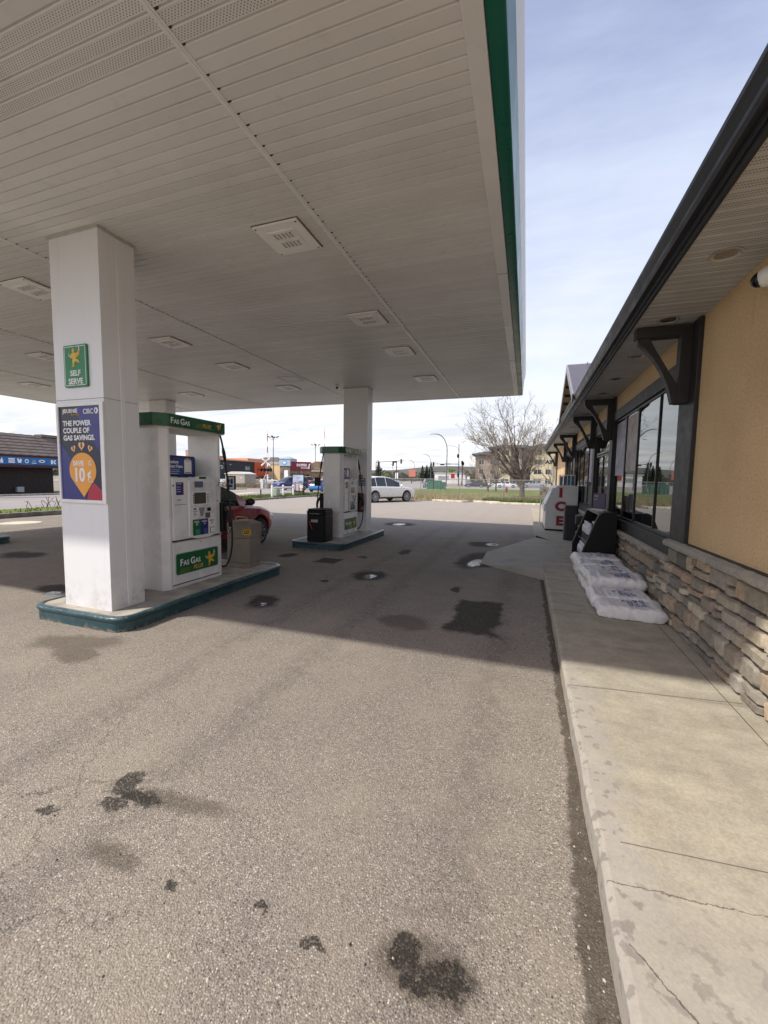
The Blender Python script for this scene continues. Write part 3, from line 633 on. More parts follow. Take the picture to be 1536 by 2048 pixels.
def smallcaps(F, words, h, a, b, c, m, parent, sx=1.0):
    x = a
    for w in words:
        o1 = text(w[0], h, F, x, b, c, m, parent, bold=.025, sx=sx); dx = max((v.co + ORI[parent.name] - F.o).dot(F.u) for v in o1.data.vertices)
        o2 = text(w[1:], h * .74, F, dx + .07 * h, b, c, m, parent, bold=.025, sx=sx); x = max((v.co + ORI[parent.name] - F.o).dot(F.u) for v in o2.data.vertices) + .28 * h

# ------------------------------------------------------------------ fuel dispensers
pump_white = pm('pump_enamel', (0.79, 0.79, 0.78), 0.28, var=0.05, nsc=3, coat=0.2)
pump_white2 = pm('pump_plastic', (0.76, 0.76, 0.75), 0.45, var=0.05)
gap_m = pm('dark_gap', (0, 0, 0))
def chamf(x, y, c): return [(x - c, -y), (x, -y + c), (x, y - c), (x - c, y), (-x + c, y), (-x, y - c), (-x, -y + c), (-x + c, -y)]
def make_pump(loc):
    t = thing('fuel_pump', '', 'fuel pump', loc, 'white fuel pumps')
    L = Vector(loc); Fz = Fr(L, (1, 0, 0), (0, 1, 0))
    def M(): return MB(loc)
    p = M()
    for s in (-1, 1):
        c = .075; x = .27; ya, yb = s * .415, s * .525
        pts = [(x, ya), (x, yb - s * c), (x - c * .8, yb), (-x + c * .8, yb), (-x, yb - s * c), (-x, ya)]
        p.prism(Fz, pts, 0, 2.05)
    p.obj('end_pillar', pump_white, t, bevel=.006)
    b = M(); b.box(L.x - .262, L.y - .415, L.z, L.x + .262, L.y + .415, L.z + .6); b.box(L.x - .258, L.y - .415, L.z + .6, L.x + .258, L.y + .415, L.z + 1.42)
    b.obj('cabinet', pump_white, t)
    h = M(); h.prism(Fz, chamf(.345, .61, .13), 2.045, 2.195); h.obj('header', pm('header_green', (0.008, 0.10, 0.036), 0.3, var=0.08), t, bevel=.006)
    hl = M(); hl.prism(Fz, chamf(.30, .56, .11), 2.025, 2.046); hl.obj('header_underside', pump_white2, t)
    hb = M()
    for y in (-.42, .0, .36): hb.box(L.x + .2, L.y + y - .012, L.z + 2.195, L.x + .225, L.y + y + .012, L.z + 2.215)
    hb.obj('header_bolt', grey_metal, t)
    kids = []
    def side(rot):
        made = []
        S = Fr(L + X_ * .262, (0, 1, 0), (0, 0, 1))      # front face frame: a = along, b = up
        def K(mb, name, m, par=t, **kw):
            o = mb.obj(name, m, par, **kw)
            if par is t: made.append(o)
            return o
        # lower door
        o = K(M().fbox(S, -.405, .055, 0, .405, .595, .016), 'lower_door', pump_white, bevel=.004)
        q = M(); q.fbox(S, -.412, .045, 0, .412, .052, .012); K(q, 'door_gap', gap_m)
        q = M(); q.lathe(Fr(S(.05, .555, .016), (0, 1, 0), (0, 0, 1)), [(.008, 0), (.008, .006)], 10); q.obj('lock', grey_metal, o)
        sg = K(M().prism(S, [(-.36 + .02 * 0, .17), (.35, .17), (.37, .19), (.37, .43), (.35, .45), (-.36, .45), (-.38, .43), (-.38, .19)], .016, .021), 'lower_sign', pm('sign_border', (0.25, 0.42, 0.30), .4))
        g = M().prism(S, [(-.355, .178), (.345, .178), (.362, .195), (.362, .425), (.345, .442), (-.355, .442), (-.372, .425), (-.372, .195)], .021, .023).obj('sign_face', sign_green, sg)
        smallcaps(S, ('FAS', 'GAS'), .088, -.315, .285, .023, lettering_white, sg, .92)
        text('PLUS', .055, S, -.10, .205, .023, sign_yellow, sg, bold=.02, shear=.3, sx=1.05)
        stripes(S, -.345, .192, .2, .06, 6, .055, .023, speed_m, sg)
        figure(S, .215, .30, .21, .023, sign_yellow, lettering_white, sg)
        # electronics head
        hd = K(M().prism(S, [(-.41, .625), (.41, .625), (.41, 1.42), (-.41, 1.42)], 0, .03), 'card_head', pump_white2, bevel=.006)
        K(M().fbox(S, -.41, .608, 0, .41, .624, .024), 'head_gap', gap_m)
        q = M(); q.fbox(S, -.392, .66, .03, -.2, 1.395, .036); lp = q.obj('side_door', pump_white, hd, bevel=.003)
        q = M(); q.fbox(S, -.385, 1.075, .036, -.207, 1.08, .0375); q.obj('door_gap', gap_m, hd)
        q = M(); q.fbox(S, -.363, 1.2, .036, -.245, 1.36, .038); st = q.obj('blue_sticker', sign_blue, hd)
        text('REWARDS', .012, S, -.352, 1.335, .038, lettering_white, hd, 'sticker_lettering')
        q = M()
        for i in range(3): q.fbox(S, -.352, 1.30 - i * .03, .038, -.29, 1.305 - i * .03, .039)
        q.obj('sticker_print', lettering_white, hd)
        q = M(); q.fbox(S, -.268, 1.225, .038, -.25, 1.30, .039); q.obj('sticker_mark', sign_red, hd)
        q = M(); q.fbox(S, -.355, 1.13, .036, -.29, 1.145, .039); q.obj('slot', seam_m, hd)
        # bowed bezel
        bz = []
        for i in range(15):
            u = -1 + 2 * i / 14; bz.append((.068 + .245 * u, 1.372 + .075 * (1 - u * u)))
        bz = bz + [(.318, .655)] + [(.068 + .25 * (1 - 2 * i / 14), .645 - .04 * (1 - (1 - 2 * i / 14) ** 2)) for i in range(15)] + [(-.182, .655)]
        be = K(M().prism(S, bz, .03, .062), 'bezel', pump_white2, bevel=.012)
        q = M(); q.prism(S, [(-.15, .68), (.285, .68), (.25, 1.36), (-.155, 1.36)], .062, .0625); q.obj('bezel_panel', pm('bezel_panel', (0.68, 0.68, 0.67), .5), be)
        C = .0628
        def P(a0, b0, a1, b1, name, m, c1=.004, par=be):
            return M().fbox(S, a0, b0, C, a1, b1, C + c1).obj(name, m, par)
        P(-.087, 1.293, .059, 1.373, 'price_display', screen_blue)
        P(-.135, 1.06, .165, 1.243, 'screen_surround', white_paint, .002)
        P(-.096, 1.076, .109, 1.225, 'screen', screen_grey, .004)
        q = M()
        for i in range(4):
            for a in (-.118, .137): q.fbox(S, a, 1.088 + i * .032, C + .002, a + .016, 1.104 + i * .032, C + .006)
        q.obj('screen_button', black_plastic, be)
        P(-.128, .887, -.025, 1.031, 'payment_card_panel', white_paint)
        q = M()
        for i in range(5): q.fbox(S, -.12, .91 + i * .022, C + .004, -.12 + (.03, .07, .05, .08, .06)[i], .917 + i * .022, C + .005)
        q.fbox(S, -.115, 1.008, C + .004, -.1, 1.022, C + .005); q.fbox(S, -.095, 1.005, C + .004, -.075, 1.025, C + .005); q.obj('card_print', sign_blue, be)
        M().prism(S, [(-.022, 1.024), (.084, 1.018), (.048, .902), (.01, .91)], C, C + .004).obj('card_slot', pm('slot_grey', (0.25, 0.24, 0.22), .5), be)
        P(.131, .968, .197, 1.015, 'reader', black_plastic); P(.096, .877, .18, .947, 'receipt_slot', pm('slot_dark', (0.12, 0.11, 0.10), .5)); P(.19, .871, .254, .933, 'receipt_label', white_paint, .002)
        for a0, a1, m, tx in ((-.128, .002, sign_green, '87'), (.003, .143, sign_blue, '91'), (.146, .275, white_paint, '94')):
            P(a0, .657, a1, .868, 'grade_panel', m, .003)
            dk = lettering_white if m is not white_paint else black_plastic
            text(tx, .026, S, (a0 + a1) / 2 + .005, .79, C + .003, dk, be, 'grade_lettering', 'CENTER', bold=.03, th=.001)
            q = M(); q.fbox(S, a0 + .02, .828, C + .003, a1 - .02, .835, C + .004); q.fbox(S, a0 + .03, .842, C + .003, a1 - .03, .847, C + .004); q.obj('grade_print', dk, be)
            bm_ = pm('grade_button_green', (0.03, 0.22, 0.12), .4) if m is sign_green else (pm('grade_button_blue', (0.05, 0.08, 0.28), .4) if m is sign_blue else white_paint)
            if m is white_paint: M().fbox(S, a1 - .095, .664, C + .003, a1 - .018, .742, C + .008).obj('button_ring', black_plastic, be)
            M().fbox(S, a1 - .09, .668, C + .003, a1 - .024, .736, C + .018).obj('grade_button', bm_, be, bevel=.01)
        M().prism(S, [(.0, 1.405), (.115, 1.405), (.122, 1.414), (.122, 1.428), (.115, 1.436), (.0, 1.436), (-.007, 1.428), (-.007, 1.414)], .062, .064).obj('maker_badge', sign_green, be)
        text('1', .06, S, .376, 1.305, .03, black_plastic, hd, 'pump_number', bold=.03, th=.001)
        q = M()
        for i, w in enumerate((.05, .07, .0, .06, .055, .0, .06, .05, .06, .045, .06, .05)):
            if w: q.fbox(S, .325, 1.36 - i * .048, .03, .325 + w * .6, 1.366 - i * .048, .031)
        q.obj('fine_print', seam_m, hd)
        M().fbox(S, .33, 1.093, .03, .385, 1.103, .0315).obj('red_mark', sign_red, hd)
        q = M(); q.lathe(Fr(S(-.4, 1.32, .03), (0, 1, 0), (0, 0, 1)), [(.012, 0), (.012, .004)], 12); q.obj('lock', black_plastic, hd)
        # topper advert in the open gap
        ad = K(M().fbox(S, -.405, 1.43, -.07, .02, 1.70, -.03), 'topper_screen', pm('topper_frame', (0.012, 0.02, 0.075), .35), bevel=.006)
        M().fbox(S, -.395, 1.455, -.03, .0, 1.68, -.0285).obj('topper_picture', pm('topper_blue', (0.03, 0.06, 0.22), .4, var=.25, nsc=4), ad)
        text('Savings', .042, S, -.40, 1.60, -.0285, lettering_white, ad, bold=.03, sx=.9); text('Start Here', .042, S, -.40, 1.545, -.0285, lettering_white, ad, bold=.03, sx=.86)
        text('and save on gas.', .016, S, -.385, 1.515, -.0285, pm('pale_blue_print', (.5, .58, .8), .5), ad); 
        q = M(); q.fbox(S, -.385, 1.495, -.0285, -.24, 1.499, -.027); q.fbox(S, -.385, 1.47, -.0285, -.26, 1.475, -.027); q.obj('topper_print', lettering_white, ad)
        q = M(); q.prism(S, [(-.16, 1.475), (-.04, 1.475), (-.04, 1.64), (-.06, 1.655), (-.14, 1.655), (-.16, 1.64)], -.0285, -.026); q.obj('topper_label', white_paint, ad)
        q = M(); q.fbox(S, -.145, 1.483, -.026, -.055, 1.493, -.025); q.fbox(S, -.14, 1.635, -.026, -.06, 1.64, -.025); q.obj('label_print', sign_blue, ad)
        q = M()
        for a, b_ in ((-.14, 1.668), (-.115, 1.676), (-.09, 1.672), (-.065, 1.666), (-.1, 1.660)): q.prism(S, [(a + .008 * math.cos(k), b_ + .008 * math.sin(k)) for k in range(6)], -.0285, -.026)
        q.obj('topper_dots', sign_yellow, ad)
        s2 = K(M().fbox(S, .022, 1.44, -.12, .10, 1.69, -.1), 'small_poster', sign_blue); M().fbox(S, .03, 1.5, -.1, .09, 1.56, -.0985).obj('poster_mark', sign_red, s2)
        q = M(); q.fbox(S, .035, 1.60, -.1, .085, 1.63, -.0985); q.fbox(S, .035, 1.56, -.1, .06, 1.59, -.0985); q.obj('poster_print', lettering_white, s2)
        # header lettering
        H = Fr(L + X_ * .345, (0, 1, 0), (0, 0, 1)); hh = [o_ for o_ in t.children if o_.name.startswith('header') and 'under' not in o_.name and 'bolt' not in o_.name][0]
        e = bpy.data.objects.new('header_sign', None); COL.objects.link(e); e.parent = t; ORI[e.name] = Vector(loc); made.append(e)
        smallcaps(H, ('FAS', 'GAS'), .074, -.465, 2.082, 0, lettering_white, e, .95)
        stripes(H, -.09, 2.075, .11, .055, 5, .05, 0, speed_m, e)
        text('PLUS', .046, H, .045, 2.09, 0, sign_yellow, e, bold=.02, shear=.3, sx=1.12)
        M().fbox(H, .04, 2.077, 0, .27, 2.081, .002).obj('underline', sign_gold, e); figure(H, .355, 2.125, .095, 0, sign_yellow, lettering_white, e)
        # nozzle boot, nozzle and hose at the right-hand end
        bt = K(M().fbox(S, .415, .645, -.02, .515, 1.07, .075), 'nozzle_boot', black_plastic, bevel=.02)
        q = M(); q.tube([S(.50, .93, .06), S(.49, .90, .12), S(.49, .80, .15), S(.50, .72, .14)], [.022, .032, .03, .026], 10); q.tube([S(.48, .93, .10), S(.48, .98, .06)], .03, 10)
        nz = K(q, 'nozzle', black_rubber, smooth=50)
        q = M(); q.tube([S(.50, .72, .14), S(.50, .66, .115), S(.51, .63, .105)], [.018, .02, .02], 10); q.tube([S(.47, .99, .07), S(.45, 1.05, .02)], .012, 8); q.obj('nozzle_spout', chrome, nz, smooth=50)
        q = M(); q.tube([S(.475, .92, .13), S(.475, .87, .175), S(.475, .78, .17), S(.475, .75, .15)], .007, 6); q.obj('trigger_guard', black_plastic, nz)
        ctl = [S(.53, 2.05, -.05), S(.545, 1.9, -.02), S(.55, 1.6, .03), S(.55, 1.3, .065), S(.55, 1.0, .10), S(.55, .65, .125), S(.55, .42, .12), S(.545, .24, .08), S(.54, .13, .02), S(.535, .11, -.05), S(.53, .17, -.115), S(.525, .35, -.13), S(.52, .5, -.09), S(.515, .6, .02), S(.51, .63, .105)]
        pts = []
        for i in range(len(ctl) - 1):
            p0, p1, p2, p3 = ctl[max(i - 1, 0)], ctl[i], ctl[i + 1], ctl[min(i + 2, len(ctl) - 1)]
            for k in range(5):
                u = k / 5; pts.append(.5 * ((2 * p1) + (p2 - p0) * u + (2 * p0 - 5 * p1 + 4 * p2 - p3) * u * u + (3 * p1 - p0 - 3 * p2 + p3) * u ** 3))
        pts.append(ctl[-1])
        ho = K(M().tube(pts, .0135, 10), 'hose', black_rubber, smooth=60)
        q = M(); q.tube([S(.546, 1.86, -.012), S(.548, 1.8, -.002), S(.55, 1.72, .012), S(.55, 1.66, .02)], [.015, .024, .024, .015], 10); q.obj('breakaway', black_plastic, ho, smooth=50)
        fl = K(M().fbox(Fr(L + Y_ * .60 + X_ * .33, (1, 0, 0), (0, 0, 1)), -.07, 1.25, -.012, .09, 1.455, .012), 'swing_sign', black_plastic, bevel=.008)
        Ff = Fr(L + Y_ * .60 + X_ * .33, (1, 0, 0), (0, 0, 1))
        M().fbox(Ff, -.055, 1.265, .012, .075, 1.44, .014).obj('swing_picture', pm('swing_paper', (.55, .6, .66), .4, var=.2, nsc=30), fl)
        q = M(); q.prism(Ff, [(-.02 + .024 * math.cos(k), 1.38 + .028 * math.sin(k)) for k in [j * .6 for j in range(10)]], .014, .0155); q.obj('swing_mark', sign_red, fl)
        q = M(); q.fbox(Ff, .015, 1.34, .014, .055, 1.41, .0155); q.fbox(Ff, -.02, 1.29, .014, .05, 1.32, .0155); q.obj('swing_print', sign_blue, fl)
        if rot:
            for o_ in made: o_.rotation_euler.z = math.pi
    side(False); side(True)
    return t
PUMP = make_pump((-4.44, 4.34, .155)); PUMP['label'] = 'white fuel pump numbered 1 behind the near column, beside the beige bin'
P2 = copy_tree(PUMP); P2.location = (-4.44, 9.44, .155); P2['label'] = 'white fuel pump on the far island, between the black bin and the extinguisher column'

# ------------------------------------------------------------------ things on the near column
t = thing('self_serve_sign', 'green sign with a yellow running figure reading SELF SERVE on the near column', 'sign', (-4.45, 3.05, 2.71))
F = Fr((-4.452, 3.05, 2.714), (1, 0, 0), (0, 0, 1))
def rrect(w, h, r, n=4):
    o_ = []
    for cx, cy_, a in ((w - r, h - r, 0), (-w + r, h - r, 90), (-w + r, -h + r, 180), (w - r, -h + r, 270)): o_ += [(cx + r * math.cos(R_(a + 90 * k / n)), cy_ + r * math.sin(R_(a + 90 * k / n))) for k in range(n + 1)]
    return o_
MB(t.location).prism(F, rrect(.17, .212, .015), .001, .022).obj('sign_panel', pm('self_serve_green', (0.022, 0.21, 0.085), .4, var=.05), t, bevel=.003)
b = MB(t.location)
for s in (-1, 1):
    b.fbox(F, s * .152 - .003, -.198, .022, s * .152 + .003, .198, .0235)
    for a0, a1 in ((-.155, -.008), (.008, .155)): b.fbox(F, a0, s * .195 - .003, .022, a1, s * .195 + .003, .0235)
b.obj('border', lettering_white, t)
text('SELF', .056, F, 0, -.098, .022, lettering_white, t, align='CENTER', bold=.035, sx=1.02); text('SERVE', .058, F, 0, -.182, .022, lettering_white, t, align='CENTER', bold=.035, sx=1.0)
figure(F, -.005, .085, .2, .022, sign_yellow, lettering_white, t)

t = thing('poster_frame', 'white framed navy poster with an orange drop advertising savings on the near column', 'poster', (-4.43, 3.05, 1.82))
F = Fr((-4.41, 3.05, 0), (1, 0, 0), (0, 0, 1))
f = MB(t.location)
for a in ((-.372, 1.295, -.342, 2.338), (.272, 1.295, .325, 2.338), (-.342, 2.306, .272, 2.338), (-.342, 1.295, .272, 1.329)): f.fbox(F, a[0], a[1], .001, a[2], a[3], .022)
f.obj('frame', white_paint, t, bevel=.003)
def art(pts, m, c, name='artwork'): return MB(t.location).prism(F, pts, c, c + .0012).obj(name, m, t)
navy = pm('poster_navy', (0.012, 0.016, 0.045), .35, var=.05); pblue = pm('poster_blue', (0.028, 0.034, 0.20), .35, var=.05); pred = pm('poster_red', (0.42, 0.022, 0.06), .35, var=.04); porg = pm('poster_orange', (0.80, 0.36, 0.055), .4, var=.04)
art([(-.342, 1.329), (.272, 1.329), (.272, 2.306), (-.342, 2.306)], navy, .006, 'poster_sheet')
art([(-.342, 1.329), (.02, 1.329), (.02, 1.52), (-.342, 1.945)], pblue, .0072)
art([(-.085, 2.306), (.272, 2.306), (.272, 1.80), (-.09, 2.235)], pblue, .0072)
art([(.03, 1.329), (.272, 1.329), (.272, 1.42), (.14, 1.515), (.06, 1.43)], pred, .0074)
drop = [(-.0165 + .2 * math.cos(R_(a)), 1.64 + .185 * math.sin(R_(a))) for a in range(-28, 209, 8)] + [(-.012, 1.357)]
art(drop, porg, .0086)
C2 = .0072
text('JOURNIE', .042, F, -.282, 2.242, C2 + .001, lettering_white, t, bold=.03, sx=.98); text('REWARDS', .02, F, -.16, 2.212, C2 + .001, sign_gold, t, bold=.02)
MB(t.location).fbox(F, .0, 2.222, C2 + .0012, .003, 2.288, C2 + .002).obj('divider', sign_blue, t)
text('CIBC', .052, F, .022, 2.226, C2 + .0012, lettering_white, t, bold=.01, sx=.95)
dm = [(.214, 2.284), (.245, 2.254), (.214, 2.223), (.183, 2.254)]
MB(t.location).prism(F, [(.200, 2.284), (.228, 2.284), (.245, 2.254), (.228, 2.224), (.200, 2.224), (.183, 2.254)], C2 + .0012, C2 + .0022).obj('bank_emblem', lettering_white, t)
MB(t.location).prism(F, [(.206, 2.276), (.222, 2.254), (.206, 2.232), (.197, 2.254)], C2 + .0022, C2 + .003).obj('emblem_gap', pblue, t)
MB(t.location).prism(F, [(-.256 + .018 * math.cos(k * .5), 2.263 + .02 * math.sin(k * .5)) for k in range(13)], C2 + .001, C2 + .0025).obj('letter_drop', porg, t)
for i, s in enumerate(('THE POWER', 'COUPLE OF', 'GAS SAVINGS.')): text(s, .054, F, -.287, 2.108 - i * .076, C2 + .0014, lettering_white, t, bold=.045, sx=1.0)
def heart(cx, cy_, s, rot=0):
    pts = []
    for i in range(24):
        a = 2 * math.pi * i / 24; x = 16 * math.sin(a) ** 3; y = 13 * math.cos(a) - 5 * math.cos(2 * a) - 2 * math.cos(3 * a) - math.cos(4 * a)
        x, y = x * s / 32, y * s / 30; pts.append((cx + x * math.cos(rot) - y * math.sin(rot), cy_ + x * math.sin(rot) + y * math.cos(rot)))
    return pts[::-1]
hm = pm('poster_peach', (0.85, 0.50, 0.22), .4, var=.04)
for cx, cy_, s, r in ((-.02, 1.897, .094, 0), (-.143, 1.868, .07, .35), (.105, 1.868, .07, -.35)):
    art(heart(cx, cy_, s, r), hm, .0086, 'heart'); text('$', s * .42, F, cx, cy_ - s * .14, .0098, navy, t, align='CENTER', bold=.03)
text('SAVE', .052, F, -.158, 1.690, .0098, lettering_white, t, bold=.045, sx=1.02)
text('UP', .023, F, .072, 1.722, .0098, lettering_white, t, bold=.04); text('TO', .023, F, .072, 1.690, .0098, lettering_white, t, bold=.04)
text('10', .145, F, -.155, 1.525, .0098, lettering_white, t, bold=.04, sx=.86); text('\u00a2', .085, F, .055, 1.565, .0098, lettering_white, t, bold=.045, sx=1.0)
text('/Litre', .026, F, .06, 1.515, .0098, lettering_white, t)

# far column: extinguisher cabinet and sign
t = thing('fire_extinguisher_cabinet', 'red moulded extinguisher box on the far column beside the pump nozzle', 'extinguisher box', (-4.33, 10.34, .95))
F = Fr((-4.33, 10.34, .95), (1, 0, 0), (0, 0, 1))
redm = pm('cabinet_red', (0.26, 0.012, 0.018), .35, var=.1)
o = MB(t.location).prism(F, rrect(.17, .26, .05), .001, .13).obj('box_body', redm, t, bevel=.025)
MB(t.location).prism(F, rrect(.125, .205, .04), .13, .145).obj('front_cover', redm, t, bevel=.008)
F2 = Fr((-4.16, 10.40, .95), (0, 1, 0), (0, 0, 1)); 
text('FIRE', .03, Fr((-4.33, 10.195, .95), (1, 0, 0), (0, 0, 1)), 0, .02, .001, lettering_white, t, align='CENTER', bold=.03)
t = thing('extinguisher_sign', 'small red arrow sign above the extinguisher box on the far column', 'sign', (-4.27, 10.34, 1.55))
F = Fr((-4.27, 10.34, 1.55), (1, 0, 0), (0, 0, 1))
MB(t.location).fbox(F, -.055, -.15, .001, .055, .15, .004).obj('sign_panel', sign_red, t)
q = MB(t.location); q.fbox(F, -.02, .05, .004, .02, .11, .005); q.fbox(F, -.015, -.06, .004, .015, .04, .005); q.prism(F, [(-.035, -.06), (.0, -.12), (.035, -.06)], .004, .005); q.obj('arrow', lettering_white, t)
text('FIRE', .022, F, 0, .122, .004, lettering_white, t, align='CENTER')

# ------------------------------------------------------------------ bins on the islands
beige = pm('beige_plastic', (0.235, 0.205, 0.165), 0.6, var=0.12, nsc=5, bmp=0.12, bsc=220)
t = thing('litter_bin', 'beige octagonal waste bin with a yellow warning sticker beside the pump marked 1', 'bin', (-4.32, 5.50, .152))
L = Vector(t.location); Fz = Fr(L, (1, 0, 0), (0, 1, 0))
def oct_(r, k=.62): return [(r, -r * k), (r, r * k), (r * k, r), (-r * k, r), (-r, r * k), (-r, -r * k), (-r * k, -r), (r * k, -r)]
b = MB(L); b.prism(Fz, oct_(.215), 0, .075); b.prism(Fz, oct_(.222), .08, .47); b.prism(Fz, oct_(.222), .475, .70); b.obj('body', beige, t, bevel=.008)
b = MB(L); b.prism(Fz, oct_(.205), .07, .09); b.prism(Fz, oct_(.214), .465, .48); b.obj('seam', pm('bin_seam', (.12, .105, .085), .7), t)
pts = oct_(.22); top = oct_(.13)
b = MB(L); b.add([Fz(a, c, .70) for a, c in pts] + [Fz(a, c, .745) for a, c in top], [(i, (i + 1) % 8, 8 + (i + 1) % 8, 8 + i) for i in range(8)] + [list(range(8, 16))]); b.obj('lid', beige, t, bevel=.006)
b = MB(L); b.tube([L + Vector((-.115, -.06, .73)), L + Vector((-.11, -.06, .785)), L + Vector((-.085, -.06, .80)), L + Vector((.085, -.06, .80)), L + Vector((.11, -.06, .785)), L + Vector((.115, -.06, .73))], .009, 8); b.obj('handle', pm('handle_tan', (.45, .3, .16), .5), t, smooth=50)
Fs = Fr(L + Vector((.222 * .81, -.222 * .81, 0)), Vector((1, 1, 0)).normalized(), Z_)
b = MB(L); b.fbox(Fs, -.05, .52, .001, .075, .63, .004); st = b.obj('warning_sticker', sign_yellow, t)
b = MB(L)
for i in range(4):
    for y in (.52, .612): b.prism(Fs, [(-.05 + i * .032, y), (-.036 + i * .032, y), (-.024 + i * .032, y + .018), (-.038 + i * .032, y + .018)], .004, .005)
b.fbox(Fs, -.04, .585, .004, .065, .60, .005); b.fbox(Fs, -.04, .552, .004, .05, .57, .005); b.obj('sticker_print', black_plastic, st)

t = thing('litter_bin', 'black square waste bin with a red squeegee and paper towels on the far island', 'bin', (-4.46, 8.37, .152))
L = Vector(t.location); Fz = Fr(L, (1, 0, 0), (0, 1, 0))
b = MB(L); sq = lambda r, c=.05: [(r, -r + c), (r, r - c), (r - c, r), (-r + c, r), (-r, r - c), (-r, -r + c), (-r + c, -r), (r - c, -r)]
b.prism(Fz, sq(.235), 0, .60); b.prism(Fz, sq(.24), .60, .70); b.prism(Fz, sq(.225), .70, .745); b.obj('body', black_plastic, t, bevel=.015)
Fs = Fr(L + Vector((0, -.235, 0)), (1, 0, 0), (0, 0, 1))
b = MB(L); b.fbox(Fs, -.17, .27, .001, .10, .53, .004); b.obj('recess', pm('recess_black', (.003, .003, .003), .8), t)
b = MB(L); b.fbox(Fs, -.10, .45, .004, .07, .51, .012); b.obj('paper_towel', pm('paper_towel', (.42, .38, .33), .9), t)
b = MB(L); b.tube([Fs(-.15, .47, .012), Fs(-.06, .285, .02)], .012, 8); b.obj('squeegee_handle', pm('squeegee_red', (.42, .02, .03), .4), t)
b = MB(L); b.fbox(Fs, -.15, .63, .005, .11, .655, .012); b.obj('rim_scuff', pm('scuffed_grey', (.12, .12, .125), .5, var=.7, nsc=60), t)

# floor drain, manhole
t = thing('drain_grate', 'flat iron drain grate set in the shaded forecourt', 'drain', (-3.56, 7.02, 0))
b = MB(t.location); L = t.location
for i in range(7): b.box(L.x - .2 + i * .06, L.y - .19, .004, L.x - .172 + i * .06, L.y + .19, .009)
b.box(L.x - .22, L.y - .21, .003, L.x + .22, L.y - .19, .01); b.box(L.x - .22, L.y + .19, .003, L.x + .22, L.y + .21, .01)
b.obj('grate', pm('iron_grate', (.09, .08, .07), .7, var=.3), t); b = MB(L); b.box(L.x - .21, L.y - .2, .0015, L.x + .21, L.y + .2, .003); b.obj('drain_pit', gap_m, t)
mb = MB((-15.3, 8.5, 0)); mb.lathe(Fr((-15.3, 8.5, 0), X_, Y_), [(.52, 0.001), (.52, .012), (.46, .016), (.1, .018)], 32)
tag(mb.obj('manhole_cover', pm('manhole_concrete', (.62, .58, .46), .85, var=.12, bmp=.2)), 'round pale manhole cover in the sunny drive left of the near column', 'manhole cover')

# ------------------------------------------------------------------ store
store = thing('store_building', 'tan stucco store with stone base, dark brown trim and a long eave along the walkway', 'store', (5, 10, 0))
so = store.location.copy()
def stucco_mat():
    m, nt, b = new_mat('tan_stucco'); P = wpos(nt)
    n1, n2, n3 = nse(nt, P, 1.1, 5), nse(nt, P, 55, 4, .65), nse(nt, P, 130, 2)
    st = nd(nt, 'ShaderNodeMapping'); nt.links.new(P, st.inputs[0]); st.inputs['Scale'].default_value = (6, 6, .35)
    base = mixc(nt, smooth(nt, n1, .3, .7), (.64, .45, .25), (.74, .54, .31))
    base = mixc(nt, 1.0, base, ramp(nt, n2, [(.3, (.80, .80, .79)), (.5, (1, 1, 1)), (.7, (1.10, 1.10, 1.09))]), 'MULTIPLY')
    base = mixc(nt, smooth(nt, nse(nt, st.outputs[0], 1.6, 5, .6), .56, .8, 0, .22), base, (.36, .27, .17))
    base = mixc(nt, smooth(nt, nse(nt, P, 3.1, 2, .4), .76, .80, 0, .35), base, (.30, .22, .14))
    put(nt, b.inputs['Base Color'], base); b.inputs['Roughness'].default_value = .92; b.inputs['Specular IOR Level'].default_value = .2
    bump(nt, b, mth(nt, 'ADD', n2, mth(nt, 'MULTIPLY', n3, .5)), .55, .008)
    return m
stucco = stucco_mat()
SX = 1.49
w = MB(so)
w.box(SX, -4, 1.0, 9, 4.63, 3.15); w.box(SX, 4.63, 2.86, SX + .25, 17.9, 3.15)
w.box(SX, 17.9, .8, SX + .25, 23.2, 3.15)
w.box(SX, 14.5, .8, SX + .2, 14.85, 2.9); w.box(SX + .02, 8.45, .1, SX + .2, 8.75, 2.9); w.box(SX + .02, 10.5, .1, SX + .2, 10.8, 2.9)
w.box(1.9, 22.9, 0, 9, 23.2, 3.3); w.box(8.8, 4.45, 0, 9, 22.9, 3.3)
w.obj('wall', stucco, store)
# interior seen dimly through the glass
itm = pm('store_interior', (0.10, 0.095, 0.085), .9, var=.3, nsc=2)
w = MB(so); w.box(SX + .3, 4.45, .05, 8.8, 22.9, .14); w.box(6.5, 4.5, .14, 6.6, 22.8, 3.1); w.box(SX + .26, 4.5, 3.0, 8.8, 22.9, 3.05); w.obj('interior', itm, store)
sh = MB(so)
for i in range(7): sh.box(3.1, 5.2 + i * 2.3, .14, 3.6, 6.6 + i * 2.3, 1.5)
sh.obj('shelf_unit', pm('shelf_dark', (.05, .05, .05), .7, var=.4, nsc=8), store)
